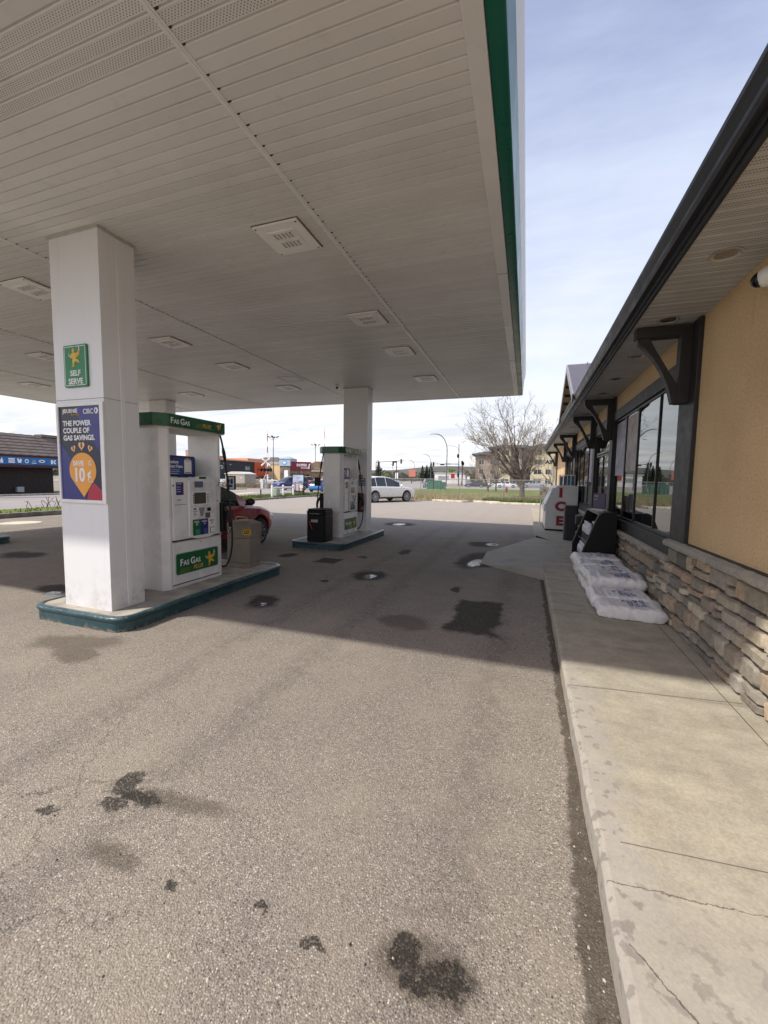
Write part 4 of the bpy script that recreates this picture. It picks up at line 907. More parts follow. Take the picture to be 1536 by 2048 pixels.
# stone veneer: individual stones, each with its own tone
rs = random.Random(11)
PAL = [(.29, .275, .245), (.34, .325, .29), (.235, .23, .215), (.36, .33, .28), (.41, .335, .26), (.44, .345, .275), (.40, .35, .285), (.27, .245, .215), (.50, .465, .385), (.19, .19, .18), (.32, .30, .255), (.35, .29, .235), (.54, .505, .42), (.30, .29, .27)]
def stones(mb, x, y0, y1, z0, z1, fine=True):
    z = z0
    while z < z1 - .03:
        hrow = min(rs.choice((.085, .10, .12, .14, .165)), z1 - z)
        if z1 - z - hrow < .045: hrow = z1 - z
        y = y0 - rs.uniform(0, .2)
        while y < y1:
            L = rs.uniform(.13, .40) * (1.1 if hrow < .1 else .9)
            ya, yb = max(y, y0), min(y + L, y1); y += L
            if yb - ya < .03: continue
            parts = [(z, z + hrow)]
            if hrow > .11 and rs.random() < .33: c = z + hrow * rs.uniform(.4, .6); parts = [(z, c), (c, z + hrow)]
            for za, zb in parts:
                col = rs.choice(PAL); k = rs.uniform(.8, 1.15); col = (col[0] * k * 1.05, col[1] * k, col[2] * k * .92)
                d = rs.uniform(.0, .024); n = max(6, int((yb - ya) / .024)) if fine else 4; m_ = 6 if fine else 4
                g = .003; sd = rs.uniform(0, 50); sk = rs.uniform(-.012, .012); sk2 = rs.uniform(-.01, .01)
                rows = []
                for j in range(m_ + 1):
                    r = []
                    for i in range(n + 1):
                        u, v = i / n, j / m_
                        yy = ya + g + (yb - ya - 2 * g) * u; z_ = za + g + (zb - za - 2 * g) * v
                        eu = min(u, 1 - u) * (yb - ya); ev = min(v, 1 - v) * (zb - za)
                        edge = min(1, min(eu, ev) / .009)
                        nz = abs(noise.noise((yy * 7 + sd, z_ * 7, sd))) * -.012 + noise.noise((yy * 24 + sd, z_ * 24, sd)) * .005 + .004
                        dx = (d + .02 + nz) * (edge ** .35) if edge > 0 else -.02
                        yj = .006 * noise.noise((z_ * 14 + sd, sd, yy * 5)); zj = .007 * noise.noise((yy * 9, sd * 1.7, z_ * 4 + sd))
                        r.append(Vector((x - dx, yy + yj + sk * (v - .5), z_ + zj + sk2 * (u - .5))))
                    rows.append(r)
                mb.grid(rows, col)
        z += hrow
stone_m = tone_mat('stone_tone', .92, 22, .22, .5, 45, .01)
for a_ in ((1.465, 1.2, 5.02, .15, .955), (1.485, 5.02, 8.6, .15, .77), (1.485, 10.72, 14.8, .15, .77, False), (1.485, 14.8, 23.2, .15, .86, False)):
    st = MB(so); stones(st, *a_); st.obj('stone_base', stone_m, store, smooth=48)
bk = MB(so); bk.box(1.47, -4, 0, 1.6, 5.02, .99); bk.box(1.49, 5.02, 0, 1.6, 8.6, .80); bk.box(1.49, 10.72, 0, 1.6, 23.2, .86); bk.box(1.47, 5.018, .8, 1.55, 5.03, .95); bk.obj('mortar_backing', pm('mortar', (.075, .065, .055), .95), store)
ledge_m = tone_mat('ledge_tone', .9, 30, .2, .45, 90, .006)
def ledge(x, y0, y1, zt, th=.055):
    y = y0; lg = MB(so)
    while y < y1:
        L = rs.uniform(.42, .62); yb = min(y + L, y1); col = rs.choice([(.36, .34, .29), (.40, .375, .32), (.32, .305, .265), (.38, .35, .29)])
        rows = []; n = 12; sd = rs.uniform(0, 30)
        P = [(x + .09, zt + .012), (x + .012, zt + .002), (x, zt - .012), (x - .002, zt - th * .6), (x + .006, zt - th), (x + .09, zt - th)]
        for i in range(n + 1):
            yy = y + .003 + (yb - y - .006) * i / n; e = .01 if i in (0, n) else 0
            rows.append([Vector((px + e + .006 * noise.noise((yy * 14, pz * 20, sd)) * (0 if k in (0, 5) else 1), yy, pz + .006 * noise.noise((yy * 11, k * 7.3, sd)))) for k, (px, pz) in enumerate(P)])
        lg.grid(rows, col)
        lg.add(rows[0], [list(range(6))], col); lg.add(rows[-1], [list(range(6))[::-1]], col)
        y = yb
    lg.obj('stone_ledge', ledge_m, store, smooth=50)
ledge(1.385, -3, 5.03, 1.012); ledge(1.41, 5.03, 8.55, .828); ledge(1.41, 10.75, 14.7, .828); ledge(1.41, 14.7, 23.2, .9)
fl = MB(so); fl.box(SX - .035, -4, 1.012, SX + .01, 4.62, 1.03); fl.obj('flashing', dark_brown, store)
# trims and posts
tm = MB(so)
tm.box(SX - .03, 5.04, 2.70, SX + .02, 8.46, 2.868); tm.box(SX - .034, 5.04, .83, SX + .02, 8.46, 1.0)
tm.box(SX - .03, 10.8, 2.6, SX + .02, 14.5, 2.77); tm.box(SX - .034, 10.8, .83, SX + .02, 14.5, 1.0)
tm.box(SX - .03, 14.85, 2.6, SX + .02, 17.7, 2.77); tm.box(SX - .034, 14.85, .9, SX + .02, 17.7, 1.0)
tm.box(SX - .03, 8.74, 2.62, SX + .02, 10.52, 2.86)
tm.obj('window_trim', dark_brown, store, bevel=.004)
for y0, y1, z0 in ((4.62, 5.04, 1.0), (8.46, 8.74, .15), (10.52, 10.80, .15), (14.5, 14.85, .15), (17.7, 18.05, .15), (22.85, 23.2, .15)):
    p = MB(so); p.box(1.452, y0, z0, SX + .01, y1, 3.14); p.obj('post', dark_brown, store, bevel=.006)
# brackets
br_in = [(1.385, 2.40), (1.385, 2.60), (1.11, 3.02), (1.30, 3.02)]
def bracket(y):
    F = Fr((0, y, 0), (1, 0, 0), (0, 0, 1))
    b = MB(so); c0, c1 = -.055, .055
    b.prism(F, [(1.36, 2.38), (1.453, 2.38), (1.453, 3.03), (1.36, 3.03)], c0, c1)
    b.prism(F, [(.975, 3.03), (1.453, 3.03), (1.453, 3.125), (.975, 3.125)], c0 - .002, c1 + .002)
    outer = [(.985, 3.03), (1.0, 2.985), (1.06, 2.93), (1.14, 2.83), (1.21, 2.71), (1.265, 2.58), (1.30, 2.47), (1.318, 2.385), (1.362, 2.382)]
    inner = [(1.362, 2.56), (1.31, 2.64), (1.22, 2.80), (1.14, 2.94), (1.10, 3.03)]
    b.prism(F, outer + inner, c0 + .012, c1 - .012)
    b.box(1.355, y + c0 - .001, 2.62, 1.37, y + c1 + .001, 2.64)
    b.obj('bracket', dark_brown, store, bevel=.004)
for y in (4.83, 8.60, 10.66, 14.67, 17.87, 22.95): bracket(y)
# eave: soffit, fascia boards, gutter, roof
def vsoffit():
    m, nt, b = new_mat('perforated_soffit'); P = wpos(nt)
    s = nd(nt, 'ShaderNodeSeparateXYZ'); nt.links.new(P, s.inputs[0]); Y = s.outputs[1]
    mp = nd(nt, 'ShaderNodeMapping'); nt.links.new(P, mp.inputs[0]); mp.inputs['Scale'].default_value = (1 / .014, 1 / .022, 0)
    v = nd(nt, 'ShaderNodeTexVoronoi'); v.inputs['Scale'].default_value = 1; v.inputs['Randomness'].default_value = .0; nt.links.new(mp.outputs[0], v.inputs['Vector'])
    fr = mth(nt, 'FRACT', mth(nt, 'DIVIDE', Y, 0.2667))
    hole = mth(nt, 'MULTIPLY', smooth(nt, v.outputs['Distance'], .33, .24), mth(nt, 'MULTIPLY', mth(nt, 'GREATER_THAN', mth(nt, 'FRACT', mth(nt, 'MULTIPLY', fr, 3)), .28), mth(nt, 'LESS_THAN', fr, .97)))
    base = mixc(nt, smooth(nt, nse(nt, P, 3, 4), .3, .7), (.47, .475, .46), (.55, .555, .54))
    put(nt, b.inputs['Base Color'], mixc(nt, mth(nt, 'MULTIPLY', hole, .8), base, (.06, .055, .05))); b.inputs['Roughness'].default_value = .55
    return m
sf = MB(so); pr = []
y = -4.0
while y < 23.2:
    pr += [(y, .008), (y + .005, 0), (y + .261, 0), (y + .2667, .008)]; y += .2667
sf.grid([[Vector((x, y_, 3.15 + z)) for x in (.935, 1.2, SX + .02)] for y_, z in pr]); sf.obj('soffit', vsoffit(), store)
fa = MB(so)
fa.box(.92, -4, 3.128, .945, 23.4, 3.30); fa.box(.905, -4, 3.165, .92, 23.4, 3.30)
fa.box(.93, 23.4, 3.125, 3.5, 23.42, 3.30)
fa.obj('fascia', pm('fascia_charcoal', (.020, .021, .024), .55, var=.12, nsc=5), store, bevel=.004)
gt = MB(so); gp = [(.91, 3.205), (.87, 3.205), (.857, 3.225), (.855, 3.25), (.842, 3.285), (.829, 3.31), (.827, 3.335), (.834, 3.34), (.838, 3.332), (.91, 3.31)]
gt.grid([[Vector((x, y_, z)) for x, z in gp] for y_ in (-4, 0, 4, 8, 12, 16, 20, 23.45)]); gt.add([Vector((x, 23.45, z)) for x, z in gp], [list(range(len(gp)))])
gt.obj('gutter', pm('gutter_metal', (.026, .028, .032), .42, .1, var=.1), store)
roof_m = pm('standing_seam_metal', (.16, .145, .16), .38, .35, var=.1)
rf = MB(so); rf.add([(.85, -4, 3.345), (.85, 23.5, 3.345), (5.5, 23.5, 5.4), (5.5, -4, 5.4), (9.6, -4, 3.6), (9.6, 23.5, 3.6)], [(0, 3, 2, 1), (3, 4, 5, 2)])
rf.obj('roof', roof_m, store)
# entrance gable
gy, gz, gx = 11.0, 4.42, .83
hw, eb = 1.85, 3.36
ra = MB(so)
for s in (-1, 1):
    n_ = Vector((0, s * (gz - eb), hw)).normalized()
    A = Vector((gx, gy, gz)); B = Vector((gx, gy + s * hw, eb)); dn = -n_ * .05
    for X0, X1 in ((gx, 4.2),):
        q = [A, B, B + X_ * (X1 - X0), A + X_ * (X1 - X0)]
        ra.add([p for p in q] + [p + dn for p in q], [(0, 1, 2, 3) if s < 0 else (3, 2, 1, 0), (4, 5, 6, 7), (0, 3, 7, 4), (0, 1, 5, 4), (1, 2, 6, 5)])
    for i in range(1, 8):
        xx = gx + i * .42; ra.add([A + X_ * (xx - gx), B + X_ * (xx - gx), B + X_ * (xx - gx) + n_ * .03, A + X_ * (xx - gx) + n_ * .03, A + X_ * (xx - gx + .02), B + X_ * (xx - gx + .02), B + X_ * (xx - gx + .02) + n_ * .03, A + X_ * (xx - gx + .02) + n_ * .03], [(0, 1, 2, 3), (4, 5, 6, 7), (3, 2, 6, 7)])
gr_ = ra.obj('gable_roof', roof_m, store)
rk = MB(so)
for s in (-1, 1):
    A = Vector((gx, gy, gz + .0)); B = Vector((gx, gy + s * hw, eb)); d = Vector((0, 0, -.17))
    rk.add([A, B, B + d, A + d, A - X_ * .025, B - X_ * .025, B - X_ * .025 + d, A - X_ * .025 + d], [(0, 1, 2, 3), (4, 5, 6, 7), (0, 1, 5, 4), (2, 3, 7, 6)])
rk.obj('gable_rake', pm('rake_metal', (.36, .34, .35), .4, .2, var=.06), store)
gw = MB(so); gw.prism(Fr((1.15, gy, 0), (0, 1, 0), (0, 0, 1)), [(-hw + .1, 3.2), (hw - .1, 3.2), (0, gz - .08)], 0, .1); gw.obj('gable_wall', pm('gable_stucco', (.5, .33, .10), .9, var=.06, bmp=.3, bsc=150), store)
gsf = MB(so)
for s in (-1, 1):
    A = Vector((gx + .01, gy, gz - .07)); B = Vector((gx + .01, gy + s * hw, eb - .07)); gsf.add([A, B, B + X_ * .32, A + X_ * .32], [(0, 1, 2, 3)])
gsf.obj('gable_soffit', pm('gable_soffit_tan', (.50, .40, .24), .7, var=.08), store)
lk = MB(so)
for s in (-1, 1):
    for i in range(1, 7):
        u = i / 6.6; p = Vector((0, gy + s * hw * u, gz + (eb - gz) * u - .1)); lk.box(gx + .03, p.y - .03, p.z - .03, 1.15, p.y + .03, p.z + .02)
lk.obj('lookout', dark_brown, store)
# windows: clear glass in dark mullions
def glass_mat(name, tint, ior=2.1):
    m, nt, b = new_mat(name); out = nt.nodes['Material Output']
    tr_ = nd(nt, 'ShaderNodeBsdfTransparent'); tr_.inputs[0].default_value = (*tint, 1)
    gl = nd(nt, 'ShaderNodeBsdfGlossy'); gl.inputs['Roughness'].default_value = .012; gl.inputs[0].default_value = (.93, .96, .95, 1)
    fr = nd(nt, 'ShaderNodeFresnel'); fr.inputs[0].default_value = ior
    if name == 'store_glass':
        P = wpos(nt); bm = nd(nt, 'ShaderNodeBump'); bm.inputs['Strength'].default_value = .05; bm.inputs['Distance'].default_value = .01; put(nt, bm.inputs['Height'], nse(nt, P, 1.3, 2)); nt.links.new(bm.outputs[0], gl.inputs['Normal'])
    mx = nd(nt, 'ShaderNodeMixShader'); nt.links.new(fr.outputs[0], mx.inputs[0]); nt.links.new(tr_.outputs[0], mx.inputs[1]); nt.links.new(gl.outputs[0], mx.inputs[2])
    nt.links.new(mx.outputs[0], out.inputs[0]); nt.nodes.remove(b)
    return m
glass = glass_mat('store_glass', (.55, .58, .57), 3.0)
def window(y0, y1, z0, z1, cuts, name='window', door=False):
    f = MB(so); x0, x1 = SX + .006, SX + .042; t_ = .03
    f.box(x0, y0, z0, x1, y1, z0 + t_ * 1.4); f.box(x0, y0, z1 - t_, x1, y1, z1)
    for c in [y0] + cuts + [y1]:
        w_ = t_ if c in (y0, y1) else t_ * .62
        a = c if c == y0 else (c - w_ if c == y1 else c - w_ / 2); f.box(x0, a, z0 + t_ * 1.4, x1, a + w_, z1 - t_)
    fo = f.obj(name, pm('window_frame', (.018, .017, .016), .4, var=.15), store)
    e = [y0] + cuts + [y1]
    for a, b_ in zip(e, e[1:]):
        g = MB(so); g.add([(SX + .022, a + .008, z0 + .03), (SX + .022, b_ - .008, z0 + .03), (SX + .022, b_ - .008, z1 - .02), (SX + .022, a + .008, z1 - .02)], [(3, 2, 1, 0)]); g.obj('pane', glass, fo)
    return fo
w1 = window(5.04, 8.46, 1.0, 2.70, [5.86, 6.86, 7.62])
w2 = window(10.8, 14.5, 1.0, 2.6, [11.75, 12.7, 13.6]); w3 = window(14.85, 17.7, 1.0, 2.6, [15.8, 16.75])
window(8.74, 10.52, 2.20, 2.62, [], 'transom')
d = window(8.74, 10.52, .15, 2.18, [9.62], 'door')
hd = MB(so)
for y_ in (9.5, 9.74): hd.tube([(SX + .0, y_, .95), (SX - .05, y_, .97), (SX - .05, y_, 1.28), (SX + .0, y_, 1.3)], .012, 8)
hd.obj('door_handle', grey_metal, d, smooth=50)
kp = MB(so); kp.box(SX - .0, 8.78, .17, SX + .004, 10.48, .42); kp.obj('kick_plate', pm('window_frame', (0, 0, 0)), d)
# posters hanging inside the big window, decals on door
pw = pm('window_poster_grey', (.46, .40, .40), .6, var=.35, nsc=5); pl_ = pm('window_poster_lilac', (.42, .41, .50), .6, var=.3, nsc=6)
q = MB(so); q.box(SX + .017, 6.92, 1.78, SX + .02, 7.55, 2.64); q.obj('window_poster', pw, store)
q = MB(so); q.box(SX + .017, 7.70, 1.72, SX + .02, 8.36, 2.64); q.obj('window_poster', pl_, store)
q = MB(so); q.box(SX + .005, 11.0, 1.6, SX + .01, 11.5, 2.5); q.obj('window_poster', pl_, store)
q = MB(so); q.box(SX + .12, 7.0, 1.0, SX + .35, 7.5, 1.34); q.obj('window_box', pm('window_box_dark', (.03, .026, .022), .6), store)
q = MB(so); q.box(SX + .1, 5.95, 1.0, SX + .4, 6.75, 1.22); q.obj('window_display', pm('window_display_blue', (.30, .48, .52), .5, var=.1), store)
# downlights in the soffit
for y_ in (3.48, 4.67, 5.88, 7.06, 8.14, 10.5, 13, 16):
    F = Fr((1.212, y_, 3.15), (1, 0, 0), (0, -1, 0))
    q = MB(so); q.lathe(F, [(.062, -.005), (.092, .0), (.095, .006), (.083, .009), (.068, -.004), (.058, -.035), (.03, -.05)], 28, cap=False)
    e = q.obj('downlight', pm('downlight_trim', (.62, .61, .58), .25, .5), store, smooth=60)
    q = MB(so); q.lathe(F, [(.066, -.001), (.066, .002)], 24); q.obj('downlight_lens', pm('downlight_glass', (.36, .37, .37), .12, .8, var=.12, nsc=25), e)

t = thing('dome_camera', 'white ball security camera with black eye under the store eave', 'camera', (1.50, 3.40, 2.965))
L = t.location
b = MB(L); b.lathe(Fr(L + Vector((.03, 0, .0)), (0, 1, 0), (0, 0, 1)), [(.05, 0), (.055, .02), (.03, .03)], 20)
b.tube([L + Vector((.02, 0, 0)), L + Vector((-.05, 0, -.01))], .03, 12); b.obj('mount', white_paint, t, smooth=50)
b = MB(L); b.ell(L + Vector((-.075, .02, -.015)), .062, .062, .062, 20, 12); b.obj('shell', white_paint, t, smooth=60)
b = MB(L); b.ell(L + Vector((-.105, .045, -.02)), .049, .049, .049, 18, 12); b.obj('lens_dome', pm('lens_black', (.006, .006, .007), .08), t, smooth=60)

# ------------------------------------------------------------------ things on the walkway
# salt bags
def bag_mat():
    m, nt, b = new_mat('woven_white_plastic'); P = wpos(nt)
    n1 = nse(nt, P, 9, 5)
    put(nt, b.inputs['Base Color'], mixc(nt, smooth(nt, n1, .35, .75), (.82, .80, .78), (.90, .885, .87))); b.inputs['Roughness'].default_value = .3
    b.inputs['Subsurface Weight'].default_value = 0.0
    mp = nd(nt, 'ShaderNodeMapping'); nt.links.new(P, mp.inputs[0]); mp.inputs['Rotation'].default_value = (.2, .3, .6); mp.inputs['Scale'].default_value = (1, 2.4, 1)
    bump(nt, b, mth(nt, 'ADD', nse(nt, mp.outputs[0], 14, 5, .65), mth(nt, 'MULTIPLY', nse(nt, P, 55, 3), .25)), .55, .03)
    return m
bagm = bag_mat(); bagblue = pm('bag_print_blue', (.075, .10, .34), .5, var=.2, nsc=30); bagred = pm('bag_print_red', (.5, .03, .06), .5)
def bag(cx, cy_, z0, L, Wd, Hh, rz, seed, label, tilt=0.0, prt=True):
    t = thing('salt_bag', label, 'bag', (cx, cy_, z0), 'white plastic bags piled against the store wall', R_(rz))
    o_ = Vector((0, 0, 0)); rows = []; nu, nv = 46, 34
    def surf(u, v):
        # u along the bag (-1..1), v angle around
        c, s = math.cos(v), math.sin(v)
        e = .27
        cx_ = math.copysign(abs(c) ** e, c); sz = math.copysign(abs(s) ** .5, s)
        end = max(0, abs(u) - .80) / .20
        k = (1 - end ** 2.2) ** .5 if end < 1 else 0
        w = Wd / 2 * (1 - .16 * end ** 2); h = Hh / 2 * (.10 + .90 * k)
        x = u * L / 2; y = cx_ * w; z = sz * h
        fold = noise.noise((u * 2.2 + seed, y * 6, seed)) * .015 + noise.noise((u * 7 + seed, y * 15 + u * 5, z * 14 + seed)) * .010 + noise.noise((u * 16, y * 34, z * 30 + seed)) * .005
        dirv = Vector((0, cx_ * .6, sz)); 
        side = max(0, 1 - abs(sz) ** 3); fold += side * (.5 - abs(noise.noise((u * 4.5 + z * 9 + seed, y * 5, z * 7 + seed * 2)))) * .030 + (.35 - abs(noise.noise((u * 3.1 - y * 4, y * 6 + seed, u * 2 + seed)))) * .012
        p = Vector((x, y, z)) + dirv * fold
        p.x += .02 * noise.noise((y * 9, z * 12, seed + u)) * (1 if abs(u) > .7 else .3)
        p.z += Hh * .46
        if p.z < .004: p.z = .004 + (p.z - .004) * .1
        p.z += tilt * (p.y + Wd / 2) 
        return p
    for i in range(nu + 1): rows.append([surf(-1 + 2 * i / nu, 2 * math.pi * j / nv) for j in range(nv + 1)])
    mb = MB(); mb.grid([r[::-1] for r in rows])
    mb.add([r for r in rows[0][:-1]], [list(range(nv))]); mb.add([r for r in rows[-1][:-1]], [list(range(nv))[::-1]])
    mb.obj('sack', bagm, t, smooth=70); ORI[t.name] = Vector((0, 0, 0))
    if prt:
        def top(x, y):
            u = 2 * x / L; best = max((surf(u, math.pi * k / 40) for k in range(4, 37)), key=lambda p: -abs(p.y - y)); return best
        pb, prd = MB(), MB(); rr = random.Random(int(seed * 10))
        def patch(mbx, x0, y0, x1, y1):
            g = []
            for a in (x0, x1): g.append([Vector((a, b_, top(a, b_).z + .004)) for b_ in (y0, y1)])
            mbx.grid(g)
        # three columns of block letters running across the bag
        for cidx, (xx, n_) in enumerate(((-.01, 4), (.05, 6), (.11, 6))):
            for k in range(n_):
                y = -.12 + k * .042 + cidx * .003
                kind = rr.random(); patch(pb, xx, y, xx + .046, y + .011)
                if kind > .3: patch(pb, xx, y + .011, xx + .013, y + .03)
                if kind < .75: patch(pb, xx + .033, y + .011, xx + .046, y + .03)
                if .2 < kind < .6: patch(pb, xx + .018, y + .011, xx + .028, y + .026)
        for a, b_, c_, d_ in ((-.07, -.02, -.04, .01), (-.062, -.03, -.048, .02), (-.055, -.01, -.02, .0)): patch(prd, a, b_, c_, d_)
        for k in range(4): patch(pb, -.115, -.06 + k * .02, -.112, -.048 + k * .02)
        pb.obj('blue_print', bagblue, t); prd.obj('red_emblem', bagred, t)
    return t
bag(1.11, 5.02, .15, .66, .44, .145, -3.5, 1.3, 'white plastic bag lying nearest the viewer, at the front of the pile', .02)
bag(1.07, 5.32, .165, .64, .38, .155, 2.5, 4.7, 'white bag leaning on the front one, its blue print turned upward', .06)
bag(1.10, 5.80, .15, .64, .45, .14, 2, 8.1, 'white bag at the bottom of the pile, second stack from the viewer', .0, False)
bag(1.12, 5.80, .275, .66, .40, .16, -4, 2.9, 'wrinkled white bag on top of the second stack, with a folded front', .02)
bag(1.08, 6.24, .15, .62, .44, .14, 0, 6.4, 'white bag under the third stack of the pile, mostly covered', 0, False)
bag(1.10, 6.22, .275, .64, .35, .15, 5, 7.7, 'white bag on top of the third stack with a line of blue print', .03)
bag(1.09, 6.66, .15, .62, .44, .14, -2, 3.6, 'white bag at the bottom of the fourth stack, covered by another', 0, False)
bag(1.08, 6.63, .275, .64, .35, .16, -3, 9.2, 'white bag on top of the fourth stack with a line of blue print', .03)
bag(1.09, 7.08, .15, .62, .44, .15, 1, 5.6, 'white bag at the bottom of the far end of the pile beside the black rack', 0, False)
bag(1.07, 7.05, .285, .66, .40, .18, 2, 11.2, 'topmost white bag at the far end of the pile against the black rack', .03)

# display rack with bottles
t = thing('display_rack', 'black sloped display rack with white bottles between the salt bags and the door', 'rack', (1.15, 8.05, .15))
L = t.location.copy(); zb = .15
prof = [(.90, zb), (1.40, zb), (1.40, 1.115), (1.235, 1.12), (1.175, 1.10), (1.125, 1.05), (.95, .55), (.90, .40)]
for y in (7.36, 8.70):
    p = MB(L); p.prism(Fr((0, y, 0), (1, 0, 0), (0, 0, 1)), prof, -.012, .012); p.obj('side_panel', black_plastic, t, bevel=.004)
    e = MB(L); pts = [(x, y, z) for x, z in [prof[-1], prof[-2], prof[-3], prof[-4], prof[-5]]]; e.tube(pts, .013, 6); e.obj('edge_strip', pm('scuffed_edge', (.06, .06, .06), .5), t)
b = MB(L); b.box(1.37, 7.372, zb + .02, 1.395, 8.688, 1.1); b.obj('back_panel', black_plastic, t)
for z, x in ((.2, .92), (.56, .985), (.85, 1.08)):
    b = MB(L); b.box(x, 7.372, z, 1.37, 8.688, z + .02); b.obj('shelf', black_plastic, t)
b = MB(L); b.box(1.13, 7.372, 1.07, 1.39, 8.688, 1.1); o = b.obj('top_shelf', pm('rack_top', (.16, .16, .16), .5, var=.3), t)
clear = pm('clear_bottle', (.62, .63, .68), .22, var=.15, nsc=20); capm = pm('bottle_cap_white', (.75, .75, .78), .4); dkl = pm('bottle_label_dark', (.03, .035, .045), .4, var=.5, nsc=50)
def bottle_pack(x, z, lab):
    t = thing('bottle_pack', lab, 'bottles', (x, 7.9, z), 'packs of bottles in the black rack')
    for r in range(2):
        for k in range(6 if r == 0 else 5):
            c = Vector((x + r * .115, 7.52 + k * .115 + r * .04, z))
            F = Fr(c, X_, Y_)
            b = MB(t.location); b.lathe(F, [(.05, 0), (.052, .02), (.052, .21), (.045, .25), (.02, .285), (.018, .30)], 14); o = b.obj('bottle', clear, t, smooth=50)
            b = MB(t.location); b.lathe(F, [(.019, .295), (.019, .325), (.01, .33)], 12); b.obj('cap', capm, o)
            b = MB(t.location); b.lathe(F, [(.0535, .02), (.0535, .15)], 14, False); b.obj('bottle_label', dkl, o)
bottle_pack(.975, .22, 'row of white capped clear bottles on the lowest shelf of the black rack')
bottle_pack(1.04, .58, 'row of white capped clear bottles on the middle shelf of the black rack')
t = thing('paper_sheet', 'loose printed sheets lying on the rack front ledge', 'paper', (1.15, 8.0, 1.1))
b = MB(t.location)
for k, (y, a) in enumerate(((7.62, .1), (7.95, -.15), (8.3, .05))): b.add([(1.135 + .02 * a, y, 1.102 + k * .001), (1.24, y + a * .1, 1.102 + k * .001), (1.24 + .01 * a, y + .3, 1.103 + k * .001), (1.13, y + .28 + a * .1, 1.102 + k * .001)], [(0, 1, 2, 3)])
b.obj('sheet', pm('printed_paper', (.5, .48, .44), .7, var=.5, nsc=40), t)
t = thing('counter_sign', 'small purple notice board standing on the black rack top', 'sign', (1.30, 8.15, 1.1))
F = Fr((1.26, 8.2, 1.1), Vector((.5, -.86, 0)).normalized(), Z_)
b = MB(t.location); b.fbox(F, -.15, .02, 0, .15, .30, .012); b.obj('sign_panel', pm('notice_purple', (.105, .09, .15), .4, var=.12), t)
b = MB(t.location); b.fbox(F, -.16, 0, -.03, .16, .02, .05); b.obj('foot', white_paint, t)
text('OPEN', .03, F, -.13, .235, .012, pm('notice_pale', (.5, .48, .55), .5), t, bold=.02); text('24 HR', .024, F, -.13, .18, .012, pm('notice_pale', (0, 0, 0)), t, bold=.02)
mb = MB((1.27, 8.55, 1.1)); mb.lathe(Fr((1.27, 8.55, 1.1), X_, Y_), [(.05, 0), (.05, .25), (.045, .26)], 18); tag(mb.obj('paper_roll', pm('towel_roll', (.55, .54, .50), .9), smooth=40), 'upright pale towel roll on the black rack top behind the notice', 'paper roll')

t = thing('litter_bin', 'tall charcoal waste bin standing by the store door in front of the ice chest', 'bin', (1.09, 11.15, .15))
L = t.location.copy(); Fz = Fr(L, X_, Y_); chr_ = pm('charcoal_plastic', (.028, .03, .033), .55, var=.15, bmp=.1, bsc=150)
b = MB(L); b.prism(Fz, sq(.165, .035), 0, .02); b.prism(Fz, sq(.15, .03), .02, .86); b.obj('body', chr_, t, bevel=.008)
b = MB(L); b.prism(Fz, sq(.155, .03), .62, .84); b.obj('hood', chr_, t, bevel=.02)
t = thing('ash_bin', 'low dark ash bin with a pale tray beside the tall charcoal bin', 'ash bin', (1.25, 10.45, .15))
L = t.location.copy(); Fz = Fr(L, X_, Y_)
b = MB(L); b.prism(Fz, sq(.11, .03), 0, .30); b.prism(Fz, sq(.125, .03), .46, .66); b.box(L.x + .02, L.y - .1, L.z + .3, L.x + .1, L.y + .1, L.z + .46); b.obj('body', chr_, t, bevel=.01)
b = MB(L); b.prism(Fz, sq(.12, .04), .66, .68); b.obj('tray', pm('ash_tray_tan', (.22, .21, .18), .5), t)

# ice chest
t = thing('ice_chest', 'white slope fronted ice chest with red letters reading ICE on its side', 'ice chest', (.97, 13.7, .15))
L = t.location.copy(); F = Fr((0, 12.95, 0), (1, 0, 0), (0, 0, 1)); icew = pm('ice_enamel', (.70, .70, .68), .35, var=.05, nsc=3)
b = MB(L); b.prism(F, [(.575, .20), (1.43, .20), (1.43, 1.475), (.88, 1.475), (.81, 1.43), (.575, .83)], 0, -1.75); b.obj('body', icew, t, bevel=.008)
b = MB(L); b.box(.58, 12.99, .15, 1.38, 14.66, .205); b.obj('base', black_plastic, t)
sl = Vector((.81 - .575, 0, 1.43 - .83)).normalized(); Fd_ = Fr((.575, 12.97, .83), (0, 1, 0), sl)   # slope frame
for i in range(2):
    y0 = .02 + i * .86
    Fq = Fr((.575, 12.97, .83), (0, -1, 0), sl)
    b = MB(L); b.fbox(Fq, -(y0 + .83), .0, .004, -y0, .62, .05); o = b.obj('door', icew, t, bevel=.008)
    b = MB(L); b.fbox(Fq, -(y0 + .83), .0, .0, -y0 - .0, .62, .004); b.obj('gasket', black_rubber, o)
    b = MB(L); b.fbox(Fq, -(y0 + .06), .02, .05, -(y0 + .03), .1, .062); b.fbox(Fq, -(y0 + .06), .5, .05, -(y0 + .03), .58, .062); b.obj('hinge', grey_metal, o)
redice = pm('ice_lettering_red', (.28, .012, .03), .5, var=.12); pink = pm('ice_lettering_edge', (.62, .38, .38), .6)
for ch, z in (('I', 1.15), ('C', .75), ('E', .32)):
    text(ch, .27, F, .97, z + .005, .001, pink, t, 'lettering_edge', 'CENTER', bold=.105, sx=1.12, th=.001); text(ch, .25, F, .97, z + .015, .002, redice, t, 'lettering', 'CENTER', bold=.07, sx=1.1)
ic = MB(L)
for z in (1.2, .82, .42):
    for k in range(9): x = .87 + k * .025; ic.prism(F, [(x, z + .255 - .0), (x + .02, z + .255), (x + .012, z + .225 + .02 * random.random())], .003, .0045)
ic.obj('snow_edge', pm('ice_enamel', (0, 0, 0)), t)
